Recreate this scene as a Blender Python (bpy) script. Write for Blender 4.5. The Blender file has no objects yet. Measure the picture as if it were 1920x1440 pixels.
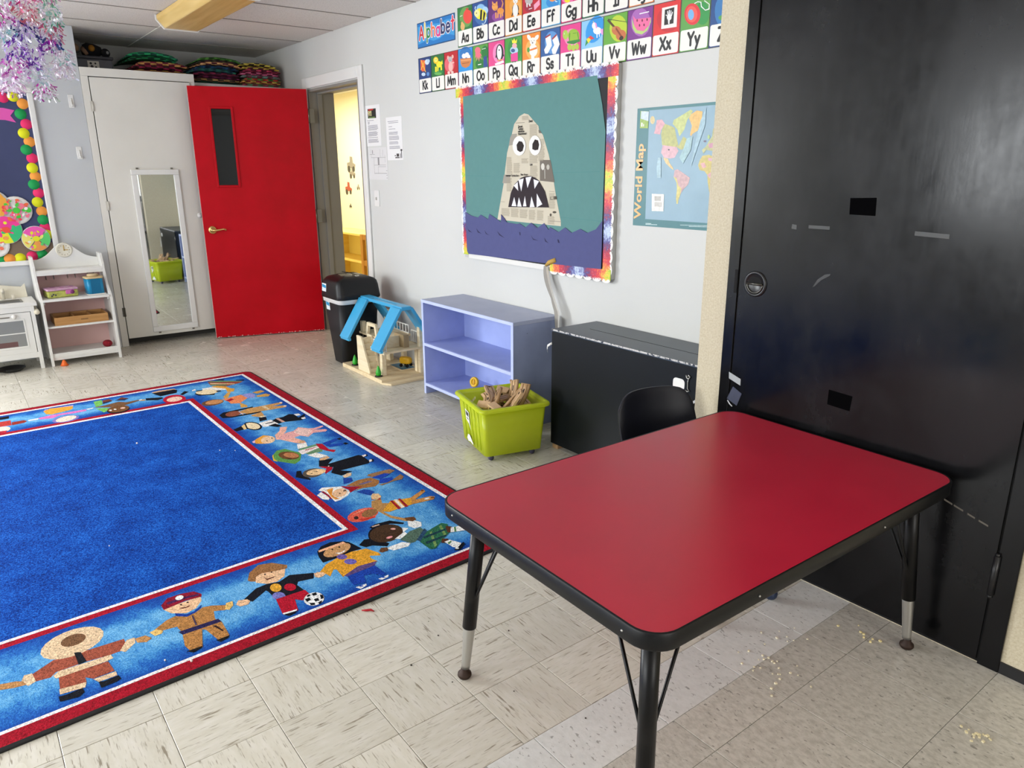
import bpy, bmesh, math, random
from mathutils import Vector, Matrix
random.seed(7)
C = bpy.context.scene.collection
PI = math.pi
# ------------------------------------------------------------------ camera, world, lights, exposure
H = 1.37
cam_d = bpy.data.cameras.new('camera')
cam = bpy.data.objects.new('camera', cam_d); C.objects.link(cam)
cam_d.sensor_width = 36.0; cam_d.lens = 1374.5 / 1920 * 36.0; cam_d.clip_start = 0.02
_y, _p, _r = -0.91791, 0.28538, -0.00456
_f = Vector((math.sin(_y)*math.cos(_p), math.cos(_y)*math.cos(_p), -math.sin(_p)))
_rt = _f.cross(Vector((0, 0, 1))).normalized(); _dn = _f.cross(_rt)
_r2 = math.cos(_r)*_rt - math.sin(_r)*_dn; _d2 = math.sin(_r)*_rt + math.cos(_r)*_dn
m = Matrix((_r2, -_d2, -_f)).transposed().to_4x4(); m.translation = (0, 0, H)
cam.matrix_world = m
bpy.context.scene.camera = cam
sc = bpy.context.scene
sc.view_settings.view_transform = 'Standard'; sc.view_settings.look = 'None'
sc.view_settings.gamma = 1.0; sc.view_settings.use_curve_mapping = False
sc.view_settings.exposure = 0.15
W = bpy.data.worlds.new('daylight'); sc.world = W; W.use_nodes = True
W.node_tree.nodes['Background'].inputs[0].default_value = (0.75, 0.87, 1.0, 1)
W.node_tree.nodes['Background'].inputs[1].default_value = 1.2
def area(name, loc, rot, sx, sy, e, col=(1, 1, 1), spread=PI):
    d = bpy.data.lights.new(name, 'AREA'); d.shape = 'RECTANGLE'; d.size = sx; d.size_y = sy
    d.energy = e; d.color = col; d.spread = spread
    o = bpy.data.objects.new(name, d); C.objects.link(o); o.location = loc; o.rotation_euler = rot
    return o
# daylight entering through the windows behind the camera (wall_front, y = -3.5) and at the left end (x = -6.51)
for i, x in enumerate((-2.55, -.95)):
    area('window_daylight', (x, -3.44, 1.52), (PI/2, 0, 0), 1.25, 1.2, (62, 46)[i], (0.95, 0.98, 1.0))
area('window_daylight', (-6.44, -2.2, 1.5), (PI/2, 0, -PI/2), 2.0, 1.3, 215, (0.93, 0.97, 1.0))
area('window_daylight', (2.44, 0.8, 1.5), (PI/2, 0, PI/2), 1.5, 1.3, 34, (1.0, 0.98, 0.95))
# ------------------------------------------------------------------ materials
def lin(h):
    v = [int(h[i:i+2], 16)/255 for i in (0, 2, 4)]
    return tuple(x/12.92 if x <= .04045 else ((x+.055)/1.055)**2.4 for x in v) + (1,)
_M = {}
def mat(h, rough=.55, metal=0, spec=.5, noise=0, nscale=8, bump=0, bscale=60, coat=0, key=''):
    k = (h, rough, metal, spec, noise, nscale, bump, bscale, coat, key)
    if k in _M: return _M[k]
    M = bpy.data.materials.new('m_' + h); M.use_nodes = True
    nt = M.node_tree; b = nt.nodes['Principled BSDF']
    b.inputs['Base Color'].default_value = lin(h); b.inputs['Roughness'].default_value = rough
    b.inputs['Metallic'].default_value = metal; b.inputs['Specular IOR Level'].default_value = spec
    b.inputs['Coat Weight'].default_value = coat
    M.diffuse_color = lin(h)
    if noise or bump:
        tc = nt.nodes.new('ShaderNodeTexCoord')
    if noise:
        n = nt.nodes.new('ShaderNodeTexNoise'); n.inputs['Scale'].default_value = nscale; n.inputs['Detail'].default_value = 5
        nt.links.new(tc.outputs['Object'], n.inputs['Vector'])
        r = nt.nodes.new('ShaderNodeMapRange'); r.inputs[1].default_value = .3; r.inputs[2].default_value = .7
        r.inputs[3].default_value = 1-noise; r.inputs[4].default_value = 1+noise*.5
        nt.links.new(n.outputs['Fac'], r.inputs[0])
        mx = nt.nodes.new('ShaderNodeVectorMath'); mx.operation = 'SCALE'
        mx.inputs[0].default_value = lin(h)[:3]; nt.links.new(r.outputs[0], mx.inputs['Scale'])
        nt.links.new(mx.outputs[0], b.inputs['Base Color'])
    if bump:
        n = nt.nodes.new('ShaderNodeTexNoise'); n.inputs['Scale'].default_value = bscale; n.inputs['Detail'].default_value = 4
        nt.links.new(tc.outputs['Object'], n.inputs['Vector'])
        bp = nt.nodes.new('ShaderNodeBump'); bp.inputs['Strength'].default_value = bump; bp.inputs['Distance'].default_value = .01
        nt.links.new(n.outputs['Fac'], bp.inputs['Height']); nt.links.new(bp.outputs['Normal'], b.inputs['Normal'])
    _M[k] = M
    return M
class NT:
    """small node-graph helper"""
    def __init__(s, name):
        s.m = bpy.data.materials.new(name); s.m.use_nodes = True; s.t = s.m.node_tree
        s.b = s.t.nodes['Principled BSDF']; s.tc = s.t.nodes.new('ShaderNodeTexCoord')
    def n(s, typ, **kw):
        o = s.t.nodes.new('ShaderNode' + typ)
        for k, v in kw.items():
            if k.startswith('i_'):
                key = k[2:].replace('_', ' '); o.inputs[int(key) if key.isdigit() else key].default_value = v
            else: setattr(o, k, v)
        return o
    def l(s, a, b): s.t.links.new(a, b)
    def ramp(s, fac, stops, interp='LINEAR'):
        r = s.n('ValToRGB'); r.color_ramp.interpolation = interp
        e = r.color_ramp.elements
        while len(e) < len(stops): e.new(0.5)
        for i, (p, c) in enumerate(stops):
            e[i].position = p; e[i].color = lin(c) if isinstance(c, str) else (c, c, c, 1)
        s.l(fac, r.inputs[0]); return r
    def mapping(s, src, scale=(1, 1, 1), rot=(0, 0, 0), loc=(0, 0, 0)):
        mp = s.n('Mapping'); mp.inputs['Scale'].default_value = scale; mp.inputs['Rotation'].default_value = rot; mp.inputs['Location'].default_value = loc
        s.l(src, mp.inputs['Vector']); return mp
    def noise(s, vec, scale, detail=3, rough=.5):
        n = s.n('TexNoise'); n.inputs['Scale'].default_value = scale; n.inputs['Detail'].default_value = detail; n.inputs['Roughness'].default_value = rough
        s.l(vec, n.inputs['Vector']); return n
    def mix(s, fac, a, b, mode='MIX'):
        x = s.n('MixRGB'); x.blend_type = mode
        for src, i in ((fac, 0), (a, 1), (b, 2)):
            if isinstance(src, str): x.inputs[i].default_value = lin(src)
            elif isinstance(src, (int, float)): x.inputs[i].default_value = src
            else: s.l(src, x.inputs[i])
        return x
    def bump(s, h, strength, dist=.01):
        bp = s.n('Bump'); bp.inputs['Strength'].default_value = strength; bp.inputs['Distance'].default_value = dist
        s.l(h, bp.inputs['Height']); s.l(bp.outputs[0], s.b.inputs['Normal']); return bp
    def rand_vec(s, mult=37.0):
        oi = s.n('ObjectInfo'); v = s.n('VectorMath', operation='SCALE'); c = s.n('CombineXYZ')
        s.l(oi.outputs['Random'], c.inputs[0]); s.l(oi.outputs['Random'], c.inputs[1]); s.l(oi.outputs['Random'], c.inputs[2])
        s.l(c.outputs[0], v.inputs[0]); v.inputs['Scale'].default_value = mult
        a = s.n('VectorMath', operation='ADD'); s.l(s.tc.outputs['Object'], a.inputs[0]); s.l(v.outputs[0], a.inputs[1])
        return a.outputs[0], oi.outputs['Random']
def streak_tile():
    g = NT('streaky_vinyl'); vec, rnd = g.rand_vec(53)
    mp = g.mapping(vec, (13, 125, 13)); n1 = g.noise(mp.outputs[0], 1.0, 3, .55)
    st = g.ramp(n1.outputs['Fac'], [(0, 0), (.61, 0), (.65, .55), (.70, .85), (1, .9)])
    mp2 = g.mapping(vec, (26, 210, 26)); n2 = g.noise(mp2.outputs[0], 1.0, 2, .5)
    st2 = g.ramp(n2.outputs['Fac'], [(0, 0), (.60, 0), (.66, .3), (1, .4)])
    n3 = g.noise(g.mapping(vec, (12, 45, 12)).outputs[0], 1, 4, .6)
    base = g.ramp(n3.outputs['Fac'], [(.25, 'cac4b4'), (.5, 'd2cdbf'), (.75, 'dad5ca')])
    c1 = g.mix(st.outputs[0], base.outputs[0], '857a66'); c2 = g.mix(st2.outputs[0], c1.outputs[0], '948a76')
    sh = g.n('MapRange', i_3=.93, i_4=1.05); g.l(rnd, sh.inputs[0])
    v = g.n('VectorMath', operation='SCALE'); g.l(c2.outputs[0], v.inputs[0]); g.l(sh.outputs[0], v.inputs['Scale'])
    g.l(v.outputs[0], g.b.inputs['Base Color'])
    n4 = g.noise(vec, 5, 3); rr = g.n('MapRange', i_3=.22, i_4=.30); g.l(n4.outputs['Fac'], rr.inputs[0]); g.l(rr.outputs[0], g.b.inputs['Roughness'])
    g.b.inputs['Specular IOR Level'].default_value = .5
    n5 = g.noise(vec, 14, 2); g.bump(n5.outputs['Fac'], .012, .004)
    return g.m
def speckle_tile(light, dark, fleck):
    g = NT('speckled_vinyl'); vec, rnd = g.rand_vec(61)
    mp = g.mapping(vec, (60, 120, 60), (0, 0, .5)); n1 = g.noise(mp.outputs[0], 1.0, 2, .5)
    st = g.ramp(n1.outputs['Fac'], [(0, 0), (.64, 0), (.69, .7), (1, .9)])
    n3 = g.noise(g.mapping(vec, (45, 75, 45)).outputs[0], 1.0, 4, .7)
    base = g.ramp(n3.outputs['Fac'], [(.3, dark), (.6, light)])
    c1 = g.mix(st.outputs[0], base.outputs[0], fleck)
    sh = g.n('MapRange', i_3=.94, i_4=1.04); g.l(rnd, sh.inputs[0])
    v = g.n('VectorMath', operation='SCALE'); g.l(c1.outputs[0], v.inputs[0]); g.l(sh.outputs[0], v.inputs['Scale'])
    g.l(v.outputs[0], g.b.inputs['Base Color']); g.b.inputs['Roughness'].default_value = .3
    n5 = g.noise(vec, 20, 2); g.bump(n5.outputs['Fac'], .05, .004)
    return g.m
_RM = {}
def rugm(h):
    if h in _RM: return _RM[h]
    g = NT('rug_' + h); v = g.tc.outputs['Object']
    n = g.noise(v, 170, 2, .7); r = g.n('MapRange', i_1=.3, i_2=.7, i_3=.5, i_4=1.42); g.l(n.outputs['Fac'], r.inputs[0])
    s = g.n('VectorMath', operation='SCALE'); s.inputs[0].default_value = lin(h)[:3]; g.l(r.outputs[0], s.inputs['Scale'])
    g.l(s.outputs[0], g.b.inputs['Base Color']); g.b.inputs['Roughness'].default_value = .95
    g.b.inputs['Specular IOR Level'].default_value = .1; 
    g.bump(n.outputs['Fac'], .8, .004); _RM[h] = g.m
    return g.m
def rug_band():
    g = NT('rug_sky_band'); v = g.tc.outputs['Object']
    at = g.n('Attribute', attribute_name='tone'); n = g.noise(v, 11, 5, .65); n2 = g.noise(v, 170, 2, .7)
    ad = g.n('Math', operation='MULTIPLY_ADD', i_1=1.1, i_2=-.58); g.l(n.outputs['Fac'], ad.inputs[0])
    a2 = g.n('Math', operation='ADD'); g.l(at.outputs['Fac'], a2.inputs[0]); g.l(ad.outputs[0], a2.inputs[1])
    a3 = g.n('Math', operation='MULTIPLY_ADD', i_1=.95, i_2=-.48); g.l(n2.outputs['Fac'], a3.inputs[0])
    a4 = g.n('Math', operation='ADD'); g.l(a2.outputs[0], a4.inputs[0]); g.l(a3.outputs[0], a4.inputs[1])
    c = g.ramp(a4.outputs[0], [(.0, '16419a'), (.35, '2263b8'), (.6, '4590cf'), (.95, '7cbce6')])
    g.l(c.outputs[0], g.b.inputs['Base Color']); g.b.inputs['Roughness'].default_value = .95; g.b.inputs['Specular IOR Level'].default_value = .1
    g.bump(n2.outputs['Fac'], .8, .004)
    return g.m
def wood(h1, h2, scale=(4, 60, 60), rough=.5):
    k = ('wood', h1, h2, scale)
    if k in _M: return _M[k]
    g = NT('wood'); vec, rnd = g.rand_vec(11); n = g.noise(g.mapping(vec, scale).outputs[0], 1, 4, .6)
    c = g.ramp(n.outputs['Fac'], [(.3, h1), (.7, h2)]); g.l(c.outputs[0], g.b.inputs['Base Color']); g.b.inputs['Roughness'].default_value = rough
    _M[k] = g.m; return g.m
# ------------------------------------------------------------------ mesh helpers
def box(bm, x0, x1, y0, y1, z0, z1, mi=0, M=None):
    v = [bm.verts.new((x, y, z)) for z in (z0, z1) for x, y in ((x0, y0), (x1, y0), (x1, y1), (x0, y1))]
    if M is not None:
        for a in v: a.co = M @ a.co
    for q in ((3, 2, 1, 0), (4, 5, 6, 7), (0, 1, 5, 4), (1, 2, 6, 5), (2, 3, 7, 6), (3, 0, 4, 7)):
        f = bm.faces.new([v[i] for i in q]); f.material_index = mi
    return v
def frustum(bm, b, t, z0, z1, mi=0, cap=(1, 1)):
    """b, t = list of (x,y) rings of equal length"""
    n = len(b); B = [bm.verts.new((x, y, z0)) for x, y in b]; T = [bm.verts.new((x, y, z1)) for x, y in t]
    for i in range(n):
        f = bm.faces.new((B[i], B[(i+1) % n], T[(i+1) % n], T[i])); f.material_index = mi
    if cap[0]: bm.faces.new(B[::-1]).material_index = mi
    if cap[1]: bm.faces.new(T).material_index = mi
    return B, T
def loft(bm, rings, mi=0, closed=True, caps=(1, 1)):
    R = [[bm.verts.new(p) for p in r] for r in rings]; n = len(R[0])
    for a, b in zip(R, R[1:]):
        for i in range(n if closed else n-1):
            f = bm.faces.new((a[i], a[(i+1) % n], b[(i+1) % n], b[i])); f.material_index = mi; f.smooth = True
    if caps[0]: bm.faces.new(R[0][::-1]).material_index = mi
    if caps[1]: bm.faces.new(R[-1]).material_index = mi
    return R
def rrect(hx, hy, r, n=5, cx=0, cy=0):
    o = []
    for sx, sy, a0 in ((1, 1, 0), (-1, 1, 90), (-1, -1, 180), (1, -1, 270)):
        for i in range(n+1):
            a = math.radians(a0 + 90*i/n); o.append((cx+sx*(hx-r)+r*math.cos(a), cy+sy*(hy-r)+r*math.sin(a)))
    return o
def tube(bm, pts, r, n=10, mi=0, caps=True):
    pts = [Vector(p) for p in pts]; rings = []; rr = r if isinstance(r, (list, tuple)) else [r]*len(pts)
    up = None
    for i, p in enumerate(pts):
        d = (pts[min(i+1, len(pts)-1)] - pts[max(i-1, 0)]).normalized()
        if up is None:
            up = d.orthogonal().normalized()
        else:
            up = (up - up.dot(d)*d).normalized()
        s = d.cross(up)
        rings.append([p + rr[i]*(math.cos(2*PI*k/n)*up + math.sin(2*PI*k/n)*s) for k in range(n)])
    loft(bm, rings, mi, True, (caps, caps))
def lathe(bm, prof, n=20, c=(0, 0, 0), mi=0, M=None):
    rings = []
    for r, z in prof:
        ring = [Vector((c[0]+max(r, 1e-5)*math.cos(2*PI*k/n), c[1]+max(r, 1e-5)*math.sin(2*PI*k/n), c[2]+z)) for k in range(n)]
        rings.append([M @ p for p in ring] if M is not None else ring)
    loft(bm, rings, mi, True, (1, 1))
def ball(bm, c, r, n=12, mi=0, sz=1):
    lathe(bm, [(r*math.sin(PI*i/8), -r*sz*math.cos(PI*i/8)) for i in range(9)], n, c, mi)
def prism(bm, pts, a0, a1, axis='z', mi=0):
    """extrude a 2-D outline; axis x: pts=(y,z); y: pts=(x,z); z: pts=(x,y)"""
    def P(p, a): return {'x': (a, p[0], p[1]), 'y': (p[0], a, p[1]), 'z': (p[0], p[1], a)}[axis]
    A = [bm.verts.new(P(p, a0)) for p in pts]; B = [bm.verts.new(P(p, a1)) for p in pts]; n = len(pts)
    for i in range(n): bm.faces.new((A[i], A[(i+1) % n], B[(i+1) % n], B[i])).material_index = mi
    bm.faces.new(A[::-1]).material_index = mi; bm.faces.new(B).material_index = mi
def NB(): return bmesh.new()
def obj(name, bm, mats, parent=None, bevel=0, seg=2, smooth=False, loc=None, rot=None, norm=True):
    if norm: bmesh.ops.recalc_face_normals(bm, faces=bm.faces[:])
    me = bpy.data.meshes.new(name); bm.to_mesh(me); bm.free()
    for m_ in (mats if isinstance(mats, (list, tuple)) else [mats]): me.materials.append(m_)
    if smooth:
        for p in me.polygons: p.use_smooth = True
    o = bpy.data.objects.new(name, me); C.objects.link(o)
    if parent is not None: o.parent = parent
    if loc: o.location = loc
    if rot: o.rotation_euler = rot
    if bevel:
        b = o.modifiers.new('bevel', 'BEVEL'); b.width = bevel; b.segments = seg; b.limit_method = 'ANGLE'; b.angle_limit = .6
        b.harden_normals = False
    return o
def boxo(name, dims, m_, parent=None, bevel=0, **kw):
    bm = NB(); box(bm, *dims); return obj(name, bm, m_, parent, bevel, **kw)
def tag(o, label, cat, group=None):
    o['label'] = label; o['category'] = cat
    if group: o['group'] = group
    return o
def thing(name, label, cat, loc=(0, 0, 0), rotz=0, group=None):
    o = bpy.data.objects.new(name, None); o.empty_display_size = .1; C.objects.link(o); o.location = loc; o.rotation_euler = (0, 0, rotz)
    return tag(o, label, cat, group)
def struct(o): o['kind'] = 'structure'; return o
def stuff(o): o['kind'] = 'stuff'; return o
def copy_tree(o, parent=None):
    c = o.copy(); C.objects.link(c)
    if parent is not None: c.parent = parent
    for ch in list(o.children): copy_tree(ch, c)
    return c
# ------------------------------------------------------------------ stroke lettering and flat print
def arc(cx, cy, rx, ry, a0, a1, n=12):
    return [(cx+rx*math.cos(math.radians(a0+(a1-a0)*i/n)), cy+ry*math.sin(math.radians(a0+(a1-a0)*i/n))) for i in range(n+1)]
_c = lambda: arc(.26, .32, .26, .32, 0, 360, 16)
GL = {
 'A': (.7, [[(0, 0), (.35, 1), (.7, 0)], [(.13, .35), (.57, .35)]]), 'B': (.58, [[(0, 0), (0, 1)]+arc(.26, .77, .27, .23, 90, -90)+[(0, .54)], [(0, .54)]+arc(.28, .27, .3, .27, 90, -90)+[(0, 0)]]),
 'C': (.62, [arc(.38, .5, .38, .5, 50, 310)]), 'D': (.64, [[(0, 0), (0, 1)]+arc(.2, .5, .44, .5, 90, -90)+[(0, 0)]]),
 'E': (.5, [[(.5, 1), (0, 1), (0, 0), (.5, 0)], [(0, .52), (.42, .52)]]), 'F': (.5, [[(.5, 1), (0, 1), (0, 0)], [(0, .52), (.42, .52)]]),
 'G': (.76, [arc(.4, .5, .4, .5, 50, 350)+[(.78, .45), (.45, .45)]]), 'H': (.6, [[(0, 0), (0, 1)], [(.6, 0), (.6, 1)], [(0, .5), (.6, .5)]]),
 'I': (.4, [[(0, 0), (.4, 0)], [(.2, 0), (.2, 1)], [(0, 1), (.4, 1)]]), 'J': (.42, [[(.42, 1), (.42, .25)]+arc(.2, .25, .22, .25, 0, -180)]),
 'K': (.55, [[(0, 0), (0, 1)], [(.5, 1), (0, .45)], [(.16, .58), (.55, 0)]]), 'L': (.48, [[(0, 1), (0, 0), (.48, 0)]]),
 'M': (.8, [[(0, 0), (.1, 1), (.4, .2), (.7, 1), (.8, 0)]]), 'N': (.6, [[(0, 0), (0, 1), (.6, 0), (.6, 1)]]), 'O': (.8, [arc(.4, .5, .4, .5, 0, 360, 20)]),
 'P': (.55, [[(0, 0), (0, 1)]+arc(.27, .74, .28, .26, 90, -90)+[(0, .48)]]), 'Q': (.82, [arc(.4, .5, .4, .5, 0, 360, 20), [(.48, .25), (.82, -.08)]]),
 'R': (.58, [[(0, 0), (0, 1)]+arc(.27, .74, .28, .26, 90, -90)+[(0, .48)], [(.2, .48), (.58, 0)]]), 'S': (.54, [arc(.28, .75, .25, .25, 35, 270)+arc(.27, .25, .27, .25, 90, -150)]),
 'T': (.66, [[(0, 1), (.66, 1)], [(.33, 1), (.33, 0)]]), 'U': (.6, [[(0, 1), (0, .3)]+arc(.3, .3, .3, .3, 180, 360)+[(.6, 1)]]), 'V': (.64, [[(0, 1), (.32, 0), (.64, 1)]]),
 'W': (.86, [[(0, 1), (.2, 0), (.43, .85), (.66, 0), (.86, 1)]]), 'X': (.6, [[(0, 1), (.6, 0)], [(.6, 1), (0, 0)]]), 'Y': (.6, [[(0, 1), (.3, .5), (.6, 1)], [(.3, .5), (.3, 0)]]),
 'Z': (.6, [[(0, 1), (.6, 1), (0, 0), (.6, 0)]]),
 'a': (.52, [_c(), [(.52, .64), (.52, 0)]]), 'b': (.52, [[(0, 1), (0, 0)], _c()]), 'c': (.46, [arc(.27, .32, .27, .32, 50, 310)]), 'd': (.52, [_c(), [(.52, 1), (.52, 0)]]),
 'e': (.53, [[(.02, .34), (.52, .36)]+arc(.27, .33, .26, .33, 5, 315)]), 'f': (.36, [arc(.3, .82, .18, .18, 40, 180)+[(.12, 0)], [(0, .6), (.34, .6)]]),
 'g': (.52, [_c(), [(.52, .64), (.52, -.12)]+arc(.27, -.12, .25, .22, 0, -160)]), 'h': (.48, [[(0, 1), (0, 0)], [(0, .38)]+arc(.24, .41, .24, .23, 180, 0)+[(.48, 0)]]),
 'i': (.05, [[(0, .64), (0, 0)], [(0, .9), (0, .92)]]), 'j': (.25, [[(.22, .64), (.22, -.12)]+arc(0, -.12, .22, .2, 0, -120), [(.22, .9), (.22, .92)]]),
 'k': (.44, [[(0, 1), (0, 0)], [(.4, .64), (0, .28)], [(.14, .4), (.44, 0)]]), 'l': (.05, [[(0, 1), (0, 0)]]),
 'm': (.76, [[(0, .64), (0, 0)], [(0, .38)]+arc(.19, .43, .19, .21, 180, 0, 8)+[(.38, 0)], [(.38, .38)]+arc(.57, .43, .19, .21, 180, 0, 8)+[(.76, 0)]]),
 'n': (.48, [[(0, .64), (0, 0)], [(0, .38)]+arc(.24, .41, .24, .23, 180, 0)+[(.48, 0)]]), 'o': (.52, [_c()]), 'p': (.52, [[(0, .64), (0, -.36)], _c()]),
 'q': (.56, [_c(), [(.52, .64), (.52, -.3), (.62, -.36)]]), 'r': (.34, [[(0, .64), (0, 0)], [(0, .38)]+arc(.22, .41, .22, .23, 180, 45)]), 's': (.38, [arc(.2, .48, .18, .16, 30, 270, 8)+arc(.19, .16, .19, .16, 90, -150, 8)]),
 't': (.36, [[(.18, .95), (.18, 0)], [(0, .62), (.36, .62)]]), 'u': (.48, [[(0, .64), (0, .24)]+arc(.24, .24, .24, .24, 180, 360)+[(.48, .64)], [(.48, .64), (.48, 0)]]),
 'v': (.46, [[(0, .64), (.23, 0), (.46, .64)]]), 'w': (.66, [[(0, .64), (.16, 0), (.33, .55), (.5, 0), (.66, .64)]]), 'x': (.42, [[(0, .64), (.42, 0)], [(.42, .64), (0, 0)]]),
 'y': (.46, [[(0, .64), (.24, .05)], [(.46, .64), (.12, -.34)]]), 'z': (.42, [[(0, .64), (.42, .64), (0, 0), (.42, 0)]]),
 '9': (.52, [arc(.26, .7, .25, .28, 0, 360, 16), [(.51, .7), (.46, .3), (.3, 0)]]), '1': (.3, [[(.02, .8), (.22, 1), (.22, 0)]]), ',': (.1, [[(.06, .05), (0, -.15)]]), ' ': (.3, []), '-': (.3, [[(0, .4), (.3, .4)]]),
}
def text_w(s, gap=.2): return sum(GL[c][0]+gap for c in s)-gap
def strokes(bm, s, f, h, w, mi=0, gap=.2, kx=1.0):
    """letters as rounded ribbons; f maps local (x, y) to a 3-D point"""
    x = 0; q_ = 0
    def f(a, b, g=f):
        v = g(a, b); return (v[0], v[1]-q_*.000012, v[2])
    for ch in s:
        adv, st = GL[ch]
        for pl in st:
            P = [Vector(((x+a)*h*kx, b*h)) for a, b in pl]
            for a, b in zip(P, P[1:]):
                d = b-a
                if d.length < 1e-7: continue
                d = d.normalized()*w/2; n = Vector((-d.y, d.x)); q_ += 1
                bm.faces.new([bm.verts.new(f(*q)) for q in (a+n, a-n, b-n, b+n)]).material_index = mi
            for a in P:
                q_ += 1; bm.faces.new([bm.verts.new(f(a.x+w/2*math.cos(PI*k/4), a.y+w/2*math.sin(PI*k/4))) for k in range(8)]).material_index = mi
        x += adv+gap
def unit_disc(n=18): return [(math.cos(2*PI*k/n), math.sin(2*PI*k/n)) for k in range(n)]
def parse_print(s):
    out = []
    for ln in s.strip().splitlines():
        if ln[0] == '>':
            nm, lab = ln[1:].split('|'); out.append((nm, lab, []))
        else:
            v = [int(q) for q in ln.split()]; out[-1][2].append(('%02x%02x%02x' % tuple(v[:3]), v[3], [q/10000 for q in v[4:]]))
    return out
def flat_print(name, shapes, place, matf, parent=None, base=0.0, step=.00012):
    """place(a, b, lift) -> 3-D point; printed shapes lie on one another like ink or pile of another colour"""
    bm = NB(); mats = []; idx = {}
    for k, (col, kind, n) in enumerate(shapes):
        if col not in idx: idx[col] = len(mats); mats.append(matf(col))
        pts = [(n[0]+n[2]*a+n[4]*b, n[1]+n[3]*a+n[5]*b) for a, b in unit_disc()] if kind else list(zip(n[::2], n[1::2]))
        f = bm.faces.new([bm.verts.new(place(a, b, base+step*(k+1))) for a, b in pts]); f.material_index = idx[col]
    return obj(name, bm, mats, parent, norm=False)
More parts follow.
